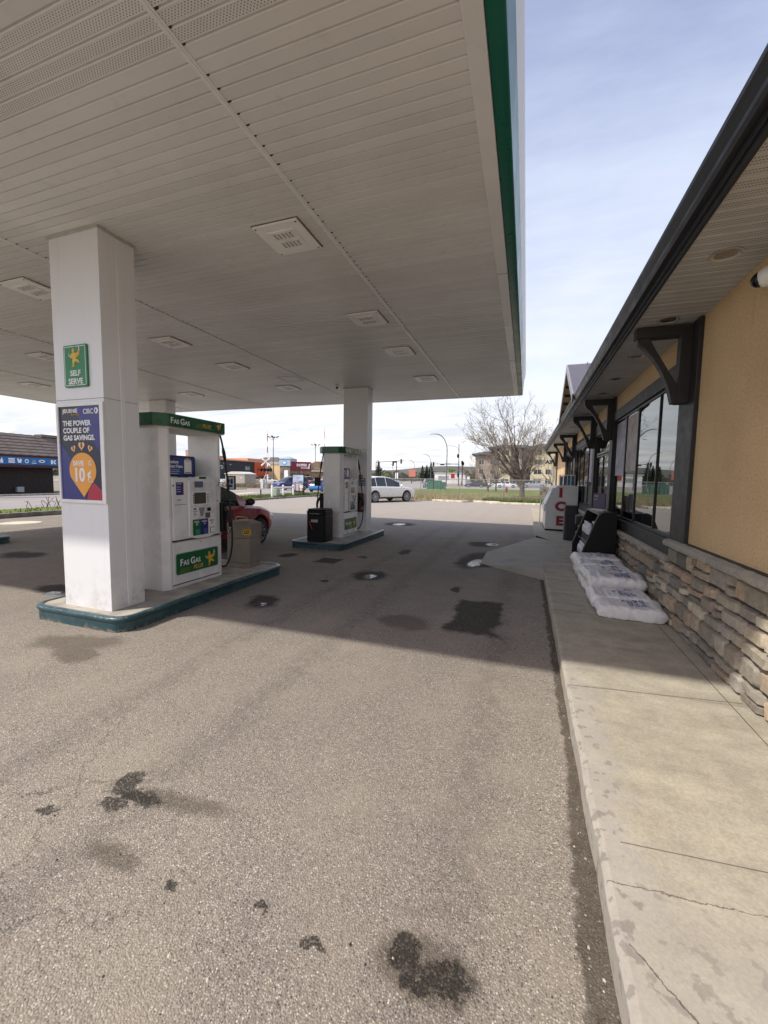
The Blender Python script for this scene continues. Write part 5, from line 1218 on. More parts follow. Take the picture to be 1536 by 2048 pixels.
b = MB(L); b.box(.54, 13.2, .7, .574, 14.4, .83); b.obj('lower_trim', icew, t)
t = thing('notice_board', 'yellow and white striped notice on the far side of the ice chest', 'sign', (.50, 14.85, .15))
b = MB(t.location); b.box(.47, 14.80, .15, .50, 14.83, 1.42); b.box(.67, 14.80, .15, .70, 14.83, 1.42); b.obj('post', white_paint, t)
b = MB(t.location); b.box(.44, 14.78, 1.12, .74, 14.80, 1.42); b.obj('board', white_paint, t); b = MB(t.location)
for i in range(3): b.box(.45 + i * .1, 14.776, 1.15 + (i % 2) * .1, .54 + i * .1, 14.78, 1.25 + (i % 2) * .1)
b.obj('yellow_mark', sign_yellow, t)
t = thing('jug_crate', 'white rack holding blue washer fluid jugs on top of the ice chest', 'crate', (1.12, 13.25, 1.476))
L = t.location.copy(); b = MB(L)
for z in (1.476, 1.785): b.box(.92, 12.98, z, 1.33, 13.4, z + .015)
for i in range(5): x = .92 + i * .0985; b.box(x, 12.98, 1.49, x + .016, 13.0, 1.785)
b.box(.92, 13.0, 1.49, .935, 13.4, 1.785); b.obj('frame', white_paint, t)
jb = pm('washer_fluid_blue', (.05, .15, .26), .25, var=.2, nsc=9)
for i in range(4):
    b = MB(L); b.box(.942 + i * .0985, 13.002, 1.492, 1.012 + i * .0985, 13.12, 1.76); b.obj('jug', jb, t, bevel=.012)

# ------------------------------------------------------------------ vehicles
car_glass = glass_mat('car_glass', (.10, .13, .12), 1.9)
dark_glass = pm('dark_car_glass', (.012, .015, .016), .06, var=.2)
trim_black = pm('car_trim_black', (.014, .014, .015), .5, var=.15)
headl = pm('headlamp_glass', (.55, .57, .6), .1, .3, var=.2, nsc=30); taill = pm('tail_lamp_red', (.30, .012, .012), .15, var=.2)
alloy = pm('alloy_rim', (.36, .36, .37), .3, .8, var=.1)
def paint(name, c): return pm(name, c, .3, .1, var=.015, nsc=2, coat=.8)
KIND = {
 'hatch': dict(L=4.45, W=1.78, H=1.46, belt=[(0, .5), (.02, .80), (.07, .98), (.25, .98), (.6, .93), (.69, .92), (.80, .87), (.90, .77), (.96, .66), (.985, .55), (1, .42)],
               roof=[(.02, .8), (.05, 1.0), (.14, 1.30), (.25, 1.43), (.42, 1.46), (.52, 1.43), (.60, 1.28), (.715, .93), (.73, .90)], side=[(.12, .36), (.385, .60)], ws=(.545, .715), rw=(.03, .17), wr=.33, wx=(.18, .79)),
 'compact': dict(L=4.02, W=1.72, H=1.47, belt=[(0, .5), (.02, .80), (.07, .98), (.25, .98), (.6, .95), (.69, .94), (.80, .90), (.90, .80), (.96, .68), (.985, .55), (1, .42)],
               roof=[(.02, .8), (.05, 1.0), (.12, 1.32), (.25, 1.44), (.42, 1.47), (.52, 1.44), (.60, 1.29), (.735, .95), (.75, .92)], side=[(.12, .36), (.385, .61)], ws=(.55, .735), rw=(.03, .15), wr=.32, wx=(.17, .79)),
 'suv': dict(L=5.0, W=1.96, H=1.78, belt=[(0, .55), (.015, .92), (.05, 1.06), (.3, 1.08), (.60, 1.05), (.73, 1.06), (.80, 1.02), (.88, .95), (.94, .86), (.98, .72), (1, .5)],
             roof=[(.02, .95), (.04, 1.22), (.09, 1.56), (.16, 1.70), (.28, 1.77), (.42, 1.77), (.52, 1.69), (.60, 1.50), (.74, 1.09), (.75, 1.06)], side=[(.09, .225), (.235, .40), (.41, .655)], ws=(.535, .735), rw=(.03, .12), wr=.385, wx=(.195, .78)),
 'van': dict(L=4.9, W=1.95, H=1.74, belt=[(0, .55), (.015, .95), (.04, 1.08), (.3, 1.08), (.65, 1.02), (.76, 1.0), (.87, .92), (.95, .80), (.98, .66), (1, .45)],
             roof=[(.015, .95), (.03, 1.3), (.06, 1.66), (.15, 1.72), (.4, 1.74), (.55, 1.68), (.64, 1.5), (.79, 1.02), (.80, 1.0)], side=[(.05, .2), (.22, .42), (.44, .66)], ws=(.585, .79), rw=(.02, .055), wr=.34, wx=(.19, .80)),
 'sedan': dict(L=4.7, W=1.8, H=1.45, belt=[(0, .5), (.015, .85), (.05, .98), (.2, 1.0), (.6, .93), (.69, .92), (.82, .86), (.93, .75), (.975, .62), (1, .42)],
               roof=[(.16, 1.0), (.2, 1.05), (.32, 1.38), (.42, 1.44), (.5, 1.45), (.58, 1.36), (.71, .94), (.72, .92)], side=[(.27, .43), (.445, .61)], ws=(.55, .71), rw=(.18, .33), wr=.33, wx=(.2, .8)),
 'pickup': dict(L=5.6, W=1.95, H=1.85, belt=[(0, .6), (.01, 1.15), (.4, 1.15), (.41, 1.15), (.66, 1.12), (.72, 1.12), (.95, 1.05), (.985, .9), (1, .6)],
                roof=[(.395, 1.15), (.405, 1.2), (.43, 1.78), (.5, 1.84), (.58, 1.82), (.62, 1.74), (.715, 1.14), (.72, 1.12)], side=[(.44, .53), (.545, .66)], ws=(.605, .71), rw=(.4, .43), wr=.39, wx=(.17, .8)),
}
def make_car(name, loc, head, kind, col, label, cat='car', group=None, fine=True, glass_m=None, plate=True):
    K = KIND[kind]; L, Wd, Hh, wr = K['L'], K['W'], K['H'], K['wr']
    t = thing(name, label, cat, loc, group, R_(head)); O = Vector((0, 0, 0)); ORI[t.name] = O
    gm = glass_m or dark_glass
    N = 64 if fine else 34; bot = .2 if kind in ('hatch', 'compact', 'sedan', 'van') else .28
    xs = sorted(set([i / N for i in range(N + 1)] + [w + d / L for w in K['wx'] for d in ([k * wr / 5 for k in range(-6, 7)] if fine else [k * wr / 2.5 for k in range(-3, 4)])] + [q for p in K['side'] for q in p] + list(K['ws']) + list(K['rw'])))
    xs = [x for x in xs if 0 <= x <= 1]; rings = []
    for u in xs:
        x = (u - .5) * L
        e = max(0, (u - .84) / .16); e2 = max(0, (.1 - u) / .1)
        w = Wd / 2 * (1 - .30 * e ** 2.6 - .16 * e2 ** 2)
        belt = lerp_tab(K['belt'], u); roof = lerp_tab(K['roof'], u) if K['roof'][0][0] < u < K['roof'][-1][0] else belt
        arch = 0
        for wx in K['wx']:
            d = (u - wx) * L; ra = wr + .055
            if abs(d) < ra: arch = max(arch, wr + math.sqrt(ra * ra - d * d))
        zb = bot + .10 * max(0, e - .2) + .12 * e2
        zb1 = max(zb, arch)
        z2 = max(zb + .16, arch + .012); z3 = max(zb + (belt - zb) * .58, arch + .03); belt = max(belt, z3 + .03)
        g = max(0, roof - belt); wrf = w * (.93 - .24 * min(1, g / .55))
        ring = [(0, zb), (w * .90, zb1 if arch else zb), (w * .985, z2), (w * 1.0, z3), (w * .985, belt - .05), (w * .94, belt)]
        if g > .02: ring += [(w * .925, belt + .015), (wrf, belt + g * .90), (wrf * .88, belt + g * .985), (0, roof + .012)]
        else: ring += [(w * .90, belt + .012), (w * .8, belt + .025), (w * .5, belt + .04), (0, belt + .048)]
        rings.append((u, x, g, ring))
    body, ws_ = MB(), MB(); SW = {}
    for (u0, x0, g0, r0), (u1, x1, g1, r1) in zip(rings, rings[1:]):
        um = (u0 + u1) / 2
        for k in range(len(r0) - 1):
            tgt = body; wi = [i for i, (a, b_) in enumerate(K['side']) if a <= um <= b_] if k == 6 and min(g0, g1) > .06 else []
            if k in (7, 8) and K['ws'][0] <= um <= K['ws'][1]: tgt = ws_
            if k in (7, 8) and K['rw'][0] <= um <= K['rw'][1]: tgt = ws_
            for s in (1, -1):
                q = [(x0, s * r0[k][0], r0[k][1]), (x1, s * r1[k][0], r1[k][1]), (x1, s * r1[k + 1][0], r1[k + 1][1]), (x0, s * r0[k + 1][0], r0[k + 1][1])]
                f = (0, 1, 2, 3) if s < 0 else (3, 2, 1, 0)
                (SW.setdefault((wi[0], s), MB()) if wi else tgt).add(q, [f])
    for (u, x, g, r), fl in ((rings[0], 0), (rings[-1], 1)):
        pts = [(x, y, z) for y, z in r] + [(x, -y, z) for y, z in r[::-1][1:-1]]
        body.add(pts, [list(range(len(pts)))[::-1] if fl else list(range(len(pts)))])
    def weld(mb, nm, m, sm):
        o = mb.obj(nm, m, t); bm = bmesh.new(); bm.from_mesh(o.data); bmesh.ops.remove_doubles(bm, verts=bm.verts, dist=1e-4); bmesh.ops.recalc_face_normals(bm, faces=bm.faces)
        bm.to_mesh(o.data); bm.free(); o.data.shade_smooth(); o.data.set_sharp_from_angle(angle=R_(sm)); return o
    bo = weld(body, 'body', col, 32); weld(ws_, 'windscreen', gm, 40); [weld(q_, 'side_window', gm, 40) for q_ in SW.values()]
    ub = MB(); ub.box(-L * .46, -Wd * .40, bot - .02, L * .44, Wd * .40, bot + .42)
    for wx in K['wx']:
        x = (wx - .5) * L; ub.box(x - wr - .05, -Wd * .44, .25, x + wr + .05, Wd * .44, wr * 2 + .02)
    ub.obj('underbody', trim_black, t)
    if glass_m:
        it = MB(); it.box(-L * .3, -Wd * .38, bot + .3, L * .2, Wd * .38, .85); it.box(-L * .14, -Wd * .33, .8, -L * .1, -.1, 1.25); it.box(-L * .14, .1, .8, -L * .1, Wd * .33, 1.25); it.box(L * .06, -Wd * .33, .8, L * .09, -.1, 1.22); it.box(L * .06, .1, .8, L * .09, Wd * .33, 1.22); it.obj('seat', trim_black, t)
    for wx in K['wx']:
        for s in (1, -1):
            c = Vector(((wx - .5) * L, s * (Wd / 2 - .01), wr)); F = Fr(c, X_ * s, Z_)  # n = x*s cross z -> -y*s
            F = Fr(c, X_, Z_) if s < 0 else Fr(c, -X_, Z_)
            ty = MB(); ty.lathe(F, [(wr * .55, -.20), (wr * .93, -.20), (wr, -.17), (wr, -.03), (wr * .95, .0), (wr * .72, .004), (wr * .70, -.02)], 30 if fine else 16)
            wo = ty.obj('wheel', tyre_rubber, t, smooth=40)
            if fine:
                rm = MB(); rm.lathe(F, [(wr * .72, -.03), (wr * .715, .002), (wr * .66, -.004), (wr * .64, -.04)], 30, False)
                for k in range(10):
                    a = 2 * math.pi * k / 10 + .1; d_ = Vector((math.cos(a), math.sin(a))); p_ = Vector((-d_.y, d_.x))
                    pts = [(d_ * .05 + p_ * .016), (d_ * wr * .67 + p_ * .026), (d_ * wr * .67 - p_ * .026), (d_ * .05 - p_ * .016)]
                    rm.prism(F, [tuple(p) for p in pts][::-1], -.03, -.004)
                rm.lathe(F, [(.065, -.03), (.06, .002), (.02, .004)], 16); rm.obj('rim', alloy, wo, smooth=35)
                dk = MB(); dk.lathe(F, [(wr * .66, -.06), (wr * .66, -.055)], 24); dk.obj('brake_disc', trim_black, wo)
            else:
                rm = MB(); rm.lathe(F, [(wr * .70, -.01), (wr * .62, .008), (.05, .012)], 14); rm.obj('rim', alloy, wo)
    hb = lerp_tab(K['belt'], .955); rb_ = lerp_tab(K['belt'], .03)
    for s in (1, -1):
        h = MB(); h.ell((L * .452, s * Wd * .355, hb - .07), .17, .15, .085, 12, 8); h.obj('headlight', headl, t, smooth=60)
        h = MB(); h.ell((-L * .478, s * Wd * .40, rb_ - .04), .10, .13, .11 if kind != 'van' else .2, 12, 8); h.obj('tail_light', taill, t, smooth=60)
        um = .655 if kind != 'van' else .70; zb = lerp_tab(K['belt'], um)
        h = MB(); h.ell(((um - .5) * L, s * (Wd / 2 + .09), zb + .10), .07, .115, .08, 12, 8); h.box((um - .5) * L - .03, s * Wd * .47 - .02, zb + .02, (um - .5) * L + .03, s * (Wd / 2 + .05) + .02, zb + .06); h.obj('mirror', trim_black if kind in ('hatch', 'compact') else col, t, smooth=60)
        if fine:
            for a, b_ in K['side'][-2:]:
                xh = (a + (b_ - a) * .12 - .5) * L; h = MB(); h.box(xh, s * Wd * .497 - .015, lerp_tab(K['belt'], a) - .15, xh + .19, s * Wd * .497 + .018, lerp_tab(K['belt'], a) - .115); h.obj('door_handle', col, t, bevel=.008)
            sk = MB(); sk.box((K['wx'][0] - .5) * L + wr + .1, s * Wd * .455 - .06, bot - .01, (K['wx'][1] - .5) * L - wr - .1, s * Wd * .455 + .06, bot + .09); sk.obj('sill_trim', trim_black, t)
    gq = MB(); gq.box(L * .475, -Wd * .22, hb - .22, L * .492, Wd * .22, hb - .07); gq.box(L * .47, -Wd * .3, bot + .06, L * .488, Wd * .3, bot + .2); gq.obj('grille', trim_black, t, bevel=.01)
    if plate:
        q = MB(); q.box(-L / 2 - .012, -.16, .75 if kind != 'hatch' else .72, -L / 2 + .06, .16, .90); q.obj('number_plate', white_paint, t)
    return t
make_car('parked_car', (-6.70, 6.92, 0), 93, 'compact', paint('car_paint_crimson', (.34, .008, .014)), 'dark red hatchback parked behind the pump marked 1 and the beige bin', glass_m=car_glass)
make_car('parked_car', (-9.55, 27.35, 0), 60, 'suv', paint('car_paint_white', (.74, .74, .72)), 'white SUV with roof rails parked on the open lot behind the far column', glass_m=car_glass)
make_car('minivan', (-28.7, 45.8, 0), -112, 'van', paint('car_paint_navy', (.014, .022, .12)), 'dark blue minivan on the street, facing the lot beside the striped crossing gate', 'minivan')
make_car('hatchback_car', (-22.3, 42.6, 0), 92, 'hatch', paint('car_paint_blue', (.03, .16, .42)), 'bright blue hatchback seen from behind on the street by the far pump')
make_car('pickup_truck', (-38.2, 66.5, 0), -35, 'pickup', paint('car_paint_orange', (.52, .06, .02)), 'orange red pickup truck behind the advertising board', 'truck', fine=False)
make_car('parked_car', (-63.5, 86, 0), 40, 'suv', paint('car_paint_tan', (.42, .34, .23)), 'tan vehicle parked in front of the black building', group='cars parked before the shops', fine=False)
make_car('parked_car', (-60.5, 87, 0), 30, 'sedan', paint('car_paint_white', (0, 0, 0)), 'white car parked between the tan vehicle and the crossing signal', group='cars parked before the shops', fine=False)
make_car('parked_car', (-57.5, 97, 0), 150, 'suv', paint('car_paint_red', (.38, .03, .03)), 'red vehicle parked before the shops, above the blue minivan', group='cars parked before the shops', fine=False)
make_car('parked_car', (-63, 76, 0), 60, 'sedan', paint('car_paint_white', (0, 0, 0)), 'white car parked at the left end by the beige cabinet', group='cars parked before the shops', fine=False)
make_car('driving_car', (-18.0, 78.5, 0), -70, 'suv', paint('car_paint_charcoal', (.03, .04, .05)), 'dark vehicle driving behind the green utility boxes', fine=False)
make_car('driving_car', (-47, 150, 0), -72, 'suv', paint('car_paint_silver', (.3, .31, .33)), 'grey van approaching on the distant road left of the spruces', fine=False)
make_car('driving_car', (-63, 190, 0), -72, 'sedan', paint('car_paint_white', (0, 0, 0)), 'pale car far away on the road above the white SUV', fine=False)
make_car('driving_car', (-66, 176, 0), 100, 'suv', paint('car_paint_white', (0, 0, 0)), 'second pale car far up the road above the white SUV', fine=False)
make_car('parked_car', (-10.8, 93, 0), 185, 'sedan', paint('car_paint_charcoal', (0, 0, 0)), 'dark sedan parked left of the small leafless trees', group='cars parked by the apartments', fine=False)
make_car('parked_car', (-7.0, 96, 0), 180, 'hatch', paint('car_paint_white', (0, 0, 0)), 'white hatchback parked behind the small leafless trees', group='cars parked by the apartments', fine=False)
make_car('parked_car', (-4.2, 97, 0), 5, 'sedan', paint('car_paint_white', (0, 0, 0)), 'white sedan parked just right of the small leafless trees', group='cars parked by the apartments', fine=False)
make_car('pickup_truck', (1.6, 99, 0), 180, 'pickup', paint('car_paint_silver', (0, 0, 0)), 'silver pickup parked before the apartments right of the big tree', 'truck', fine=False)
make_car('parked_car', (-44, 41, 0), 90, 'sedan', paint('car_paint_white', (0, 0, 0)), 'white car seen past the corner of the brown building', fine=False)

# ------------------------------------------------------------------ street furniture near the lot
t = thing('rail_fence', 'low white wooden rail fence on the grass strip beside the street', 'fence', (-17.95, 27.2, .05)); L = t.location.copy()
P0 = [(-17.80, 25.9), (-17.95, 27.6), (-18.1, 29.3)]
for x, y in P0:
    b = MB(L); b.box(x - .055, y - .055, 0, x + .055, y + .055, .98); b.add([(x - .06, y - .06, .98), (x + .06, y - .06, .98), (x + .06, y + .06, .98), (x - .06, y + .06, .98), (x, y, 1.02)], [(0, 1, 4), (1, 2, 4), (2, 3, 4), (3, 0, 4)]); b.obj('post', white_paint, t)
for (x0, y0), (x1, y1) in zip(P0, P0[1:]):
    b = MB(L); b.add([(x0, y0 - .02, .76), (x1, y1 - .02, .76), (x1, y1 - .02, .88), (x0, y0 - .02, .88), (x0 + .05, y0, .76), (x1 + .05, y1, .76), (x1 + .05, y1, .88), (x0 + .05, y0, .88)], [(0, 3, 2, 1), (4, 5, 6, 7), (3, 7, 6, 2), (0, 1, 5, 4)]); b.obj('rail', white_paint, t)
mb = MB((-18.25, 27.0, .05)); mb.box(-18.52, 26.75, .05, -17.98, 27.25, .66); mb.box(-18.5, 26.77, .66, -18, 27.23, .70); mb.box(-18.3, 26.8, .7, -18.2, 26.9, .78)
tag(mb.obj('utility_box', pm('pale_green_box', (.30, .36, .26), .5, var=.1), bevel=.02), 'pale green utility box behind the white rail fence', 'utility box')
mb = MB((-19.5, 26.9, .05)); mb.tube([(-19.5, 26.9, .03), (-19.52, 26.9, .62)], .05, 10); mb.tube([(-19.52, 26.9, .60), (-19.52, 26.9, .64)], .055, 10)
tag(mb.obj('bollard', dark_metal, smooth=50), 'thin dark bollard standing alone at the end of the grass strip', 'bollard')
t = thing('advert_board', 'black framed board with a pastel picture on the grass strip beside the rail fence', 'advert board', (-18.1, 30.3, .05)); L = t.location.copy()
u = Vector((1.1, .12, 0)).normalized(); F = Fr((-18.68, 30.1, 0), u, Z_)
b = MB(L)
for a in (0, 1.06): b.fbox(F, a - .04, .0, -.03, a + .04, 1.92, .03)
b.fbox(F, .04, 1.84, -.03, 1.02, 1.92, .03); b.fbox(F, .04, .34, -.03, 1.02, .42, .03); b.obj('frame', black_plastic, t)
def pic(pts, c, nm, z): MB(L).prism(F, pts, z, z + .003).obj('picture', pm(nm, c, .5, var=.08), t)
b = MB(L); b.fbox(F, .04, .42, -.01, 1.02, 1.84, .01); b.obj('picture_sheet', pm('ad_pale_blue', (.45, .50, .66), .5, var=.2, nsc=2), t)
pic([(.04, .42), (1.02, .42), (1.02, 1.12), (.7, .95), (.4, 1.1), (.04, 1.0)], (.06, .06, .065), 'ad_dark', .0105)
pic([(.36, .5), (.58, .5), (.60, 1.1), (.34, 1.1)], (.62, .42, .56), 'ad_pink', .014)
pic([(.12, .55), (.3, .55), (.3, 1.05), (.12, 1.0)], (.36, .33, .24), 'ad_olive', .014)
pic([(.66, .72), (.98, .72), (.98, 1.0), (.66, .95)], (.7, .7, .66), 'ad_white', .014)
pic([(.80 + .13 * math.cos(k), .60 + .13 * math.sin(k)) for k in [i * .52 for i in range(12)]], (.62, .55, .33), 'ad_cream', .017)
pic([(.1, 1.15), (.3, 1.25), (.45, 1.12), (.6, 1.3), (.85, 1.34), (1.0, 1.2), (1.0, 1.08), (.1, 1.08)], (.2, .22, .26), 'ad_grey', .014)
pic([(.4, 1.56), (.75, 1.6), (.76, 1.57), (.4, 1.53)], (.25, .28, .4), 'ad_line', .014)

stripe_w, stripe_r = pm('gate_white', (.72, .70, .68), .5), pm('gate_red', (.36, .02, .025), .5)
def crossing(loc, top, label, full=True):
    t = thing('crossing_gate', label, 'crossing gate', loc, 'striped railway crossing gates'); L = t.location.copy()
    b = MB(L); b.tube([L, L + Z_ * 4.2], .075, 10); b.box(L.x - .2, L.y - .2, L.z, L.x + .2, L.y + .2, L.z + .5); b.obj('post', grey_metal, t)
    n = 9
    for i in range(n):
        z0, z1 = 1.2 + (top - 1.2) * i / n, 1.2 + (top - 1.2) * (i + 1) / n
        b = MB(L); w0, w1 = .085 - .045 * i / n, .085 - .045 * (i + 1) / n; x = L.x + .28
        b.add([(x - w0, L.y - .1, z0), (x + w0, L.y - .1, z0), (x + w1, L.y - .1, z1), (x - w1, L.y - .1, z1), (x - w0, L.y - .05, z0), (x + w0, L.y - .05, z0), (x + w1, L.y - .05, z1), (x - w1, L.y - .05, z1)], [(0, 1, 2, 3), (5, 4, 7, 6), (1, 5, 6, 2), (4, 0, 3, 7)])
        b.obj('arm_stripe', stripe_r if i % 2 else stripe_w, t)
    b = MB(L)
    for z in (.36, .62, .92): b.box(L.x + .25, L.y - .16, top * z, L.x + .33, L.y - .06, top * z + .12)
    b.obj('arm_lamp', sign_red, t)
    if full:
        for s in (-1, 1):
            b = MB(L); F = Fr(L + Vector((0, -.1, 3.75)), (1, 0, 0), (0, 0, 1)); d = Vector((.72, .55 * s)); p = Vector((-d.y, d.x)).normalized() * .1
            d2_ = d; b.prism(F, [tuple(-d2_ - p), tuple(d2_ - p), tuple(d2_ + p), tuple(-d2_ + p)], .0 + (s > 0) * .03, .025 + (s > 0) * .03); b.obj('crossbuck', stripe_w, t)
            text('RAILWAY' if s < 0 else 'CROSSING', .13, Fr(F(0, 0), (Vector((d.x, 0, d.y))).normalized(), (Vector((-d.y, 0, d.x))).normalized()), 0, -.065, .026 + (s > 0) * .03, black_plastic, t, align='CENTER')
        b = MB(L); b.box(L.x - .75, L.y - .05, 2.7, L.x + .75, L.y + .05, 2.78); b.obj('lamp_arm', dark_metal, t)
        for x in (-.75, -.2, .35, .78):
            b = MB(L); F = Fr(L + Vector((x, -.1, 2.62)), (1, 0, 0), (0, 0, 1)); b.lathe(F, [(.26, -.02), (.26, .0), (.15, .01), (.15, .28)], 18); o = b.obj('flasher', black_plastic, t)
            b = MB(L); b.lathe(F, [(.11, .0), (.12, .03), (.05, .05)], 14); b.obj('lens', pm('flasher_lens', (.08, .01, .012), .2), o)
    b = MB(L); b.box(L.x - .75, L.y - .3, 0, L.x - .35, L.y + .2, 1.25); b.obj('motor_box', pm('pale_cabinet', (.55, .55, .53), .5), t)
    b = MB(L); b.tube([L + Vector((-.5, 0, 1.2)), L + Vector((0, -.05, 2.0))], .05, 8); b.obj('brace', stripe_w, t)
    return t
crossing((-34.6, 49, 0), 8.1, 'raised red and white crossing gate with crossbuck and signal lamps by the blue minivan')
crossing((-39.2, 75, 0), 12.2, 'tip of a raised red and white crossing gate above the far pump', False)
t = thing('signal_cabinet', 'beige trackside equipment cabinet with shallow roof left of the crossing gate', 'cabinet', (-47.3, 59.5, 0)); L = t.location.copy()
cab = pm('cabinet_beige', (.36, .33, .29), .6, var=.08)
b = MB(L); b.box(-49.3, 58, 0, -45.3, 61, 2.0); b.obj('body', cab, t)
b = MB(L); b.prism(Fr((0, 57.9, 0), (1, 0, 0), (0, 0, 1)), [(-49.45, 2.0), (-45.15, 2.0), (-45.2, 2.1), (-46.6, 2.45), (-48, 2.45), (-49.4, 2.1)], 0, -3.2); b.obj('roof', pm('cabinet_roof', (.6, .58, .52), .6), t)
b = MB(L); b.box(-46.1, 57.97, 1.3, -45.9, 58, 1.5); b.obj('notice', white_paint, t)
def lot_lamp(x, y, h, label):
    t = thing('lot_lamp', label, 'lamp post', (x, y, 0), 'car park lamp posts'); L = t.location.copy()
    b = MB(L); b.tube([L, L + Z_ * h], [.14, .08], 8); b.tube([L, L + Z_ * .9], .3, 10); b.obj('pole', pm('brown_pole', (.13, .10, .11), .5, .2), t)
    b = MB(L)
    for a in range(0, 360, 90): d = Vector((math.cos(R_(a + 20)), math.sin(R_(a + 20)), 0)); b.tube([L + Z_ * (h - .8), L + d * .75 + Z_ * (h - .5), L + d * .95 + Z_ * h], .035, 6)
    b.obj('arm', grey_metal, t)
    for a in range(0, 360, 90):
        d = Vector((math.cos(R_(a + 20)), math.sin(R_(a + 20)), 0)); c = L + d * .95 + Z_ * h; b = MB(L); F = Fr(c, d, (Z_ * .85 - d * .5).normalized()); s_ = F.u.cross(F.v)
        e = [c + d * i * .5 + Z_ * (j * .12 + i * .2) + s_ * k * .25 for k in (-1, 1) for j in (-1, 1) for i in (-.3, 1)]
        b.add(e, [(0, 1, 3, 2), (4, 6, 7, 5), (0, 4, 5, 1), (2, 3, 7, 6), (0, 2, 6, 4), (1, 5, 7, 3)]); b.obj('lamp_head', dark_metal, t)
lot_lamp(-64.8, 95, 12.3, 'four headed car park lamp post beside the striped crossing gate')
lot_lamp(-65.7, 120, 12.3, 'four headed car park lamp post just left of the far pump')

# ------------------------------------------------------------------ buildings across the street
def windows(mbx, F, n, w, h, gap, a0, b0, c=.02):
    for i in range(n): mbx.fbox(F, a0 + i * (w + gap), b0, 0, a0 + i * (w + gap) + w, b0 + h, c)
brown = thing('brown_shop', 'dark brown shop with ribbed mansard roof and a blue strip of white logos', 'shop', (-41, 16, 0)); L = brown.location.copy()
b = MB(L); b.box(-46, -12, 0, -37, 23.0, 3.3); b.obj('wall', pm('brown_brick', (.032, .024, .022), .9, var=.25, nsc=3, bmp=.3, bsc=30), brown)
b = MB(L); b.box(-37, -13, 2.05, -36.1, 24.0, 2.98); b.box(-46, 23.0, 2.05, -36.1, 24.0, 2.98); b.obj('fascia', pm('maroon_fascia', (.055, .012, .016), .6), brown)
rm_ = pm('mansard_brown', (.150, .118, .098), .7, var=.15, nsc=1.2, bmp=.3, bsc=14)
b = MB(L); n = 7
for i in range(n):
    x0, x1 = -36.0 - i * .28, -36.0 - (i + 1) * .28; z0, z1 = 2.95 + i * .245, 2.95 + (i + 1) * .245
    rows = [[Vector((xx, y, zz + .03 * abs(math.sin(y * 5.2)))) for y in [-13 + k * .15 for k in range(248)]] for xx, zz in ((x0, z0), (x0 - .02, z0 + .06), (x1 - .02, z1))]
    b.grid([r[::-1] for r in rows])
b.add([(-36, 24.1, 2.95), (-38, 24.1, 4.66), (-46, 24.1, 4.66), (-46, 24.1, 2.95)], [(0, 1, 2, 3)]); b.box(-46, -13, 4.6, -37.9, 24.1, 4.66)
b.box(-38.6, 22.7, 4.6, -37.7, 24.3, 4.8); b.obj('mansard_roof', rm_, brown, smooth=30)
F = Fr((-36.08, 14, 2.24), (0, 1, 0), (0, 0, 1)); sb = pm('strip_blue', (.012, .13, .36), .5, var=.05)
b = MB(L); b.fbox(F, -20, 0, 0, 9.0, .56, .03); sgn = b.obj('logo_strip', sb, brown)
b = MB(L); c0, c1 = .03, .035
b.fbox(F, 5.45, .36, c0, 5.85, .46, c1); b.fbox(F, 5.45, .26, c0, 5.85, .32, c1); b.fbox(F, 5.45, .12, c0, 5.85, .22, c1)
b.prism(F, [(6.0, .46), (6.1, .46), (6.13, .3), (6.2, .46), (6.3, .4), (6.26, .14), (6.05, .14)], c0, c1)
b.prism(F, [(6.62 + .13 * math.cos(k * .45), .28 + .16 * math.sin(k * .45)) for k in range(14)], c0, c1)
b.fbox(F, 6.95, .12, c0, 7.25, .17, c1); b.fbox(F, 7.0, .3, c0, 7.22, .33, c1)
ov = [(7.65 + .22 * math.cos(k * .314), .31 + .11 * math.sin(k * .314)) for k in range(20)]
b.prism(F, ov, c0, c1); b.prism(F, [(8.3, .12), (8.42, .12), (8.46, .22), (8.46, .36), (8.42, .44), (8.3, .44)], c0, c1); b.prism(F, [(8.5, .2), (8.56, .12), (8.66, .12), (8.66, .2), (8.58, .24), (8.58, .32), (8.66, .36), (8.66, .44), (8.56, .44), (8.5, .36)], c0, c1)
b.prism(F, [(4.95, .1), (5.12, .1), (5.12, .3), (5.05, .48), (4.95, .3)], c0, c1); b.obj('logo', lettering_white, sgn)
b = MB(L); b.prism(F, [(7.65 + .12 * math.cos(k * .5), .31 + .05 * math.sin(k * .5)) for k in range(12)], c1, c1 + .004); b.prism(F, [(6.62 + .07 * math.cos(k * .6), .28 + .09 * math.sin(k * .6)) for k in range(10)], c1, c1 + .004)
b.fbox(F, 5.3, .03, c0, 6.15, .06, c1); b.fbox(F, 7.1, .03, c0, 8.2, .06, c1); b.obj('logo_detail', pm('strip_dark', (.006, .03, .10), .5), sgn)
b = MB(L); b.box(-37, 20.3, .15, -36.75, 20.75, .55); b.obj('meter_box', pm('meter_grey', (.35, .40, .40), .5), brown)
t = thing('pylon_sign', 'black curved pylon sign with a red mark in front of the brown shop', 'sign', (-33.9, 15.3, 0)); L = t.location.copy()
F = Fr((-33.9, 15.3, 0), Vector((.62, .78, 0)).normalized(), Z_); d = .3
b = MB(L); b.prism(F, [(-2.4, 0), (-.9, 0), (-.15, 2.0), (.62, 4.05), (.78, 4.62), (.2, 4.75), (-.4, 4.70), (-1.2, 4.5), (-2.4, 3.9)], -d, d); b.obj('panel', pm('pylon_black', (.012, .016, .019), .5, var=.15), t, bevel=.03)
b = MB(L); b.prism(F, [(-.12 + .2 * math.cos(k * .5), 3.55 + .22 * math.sin(k * .5)) for k in range(13)], d, d + .02); b.obj('red_mark', sign_red, t)
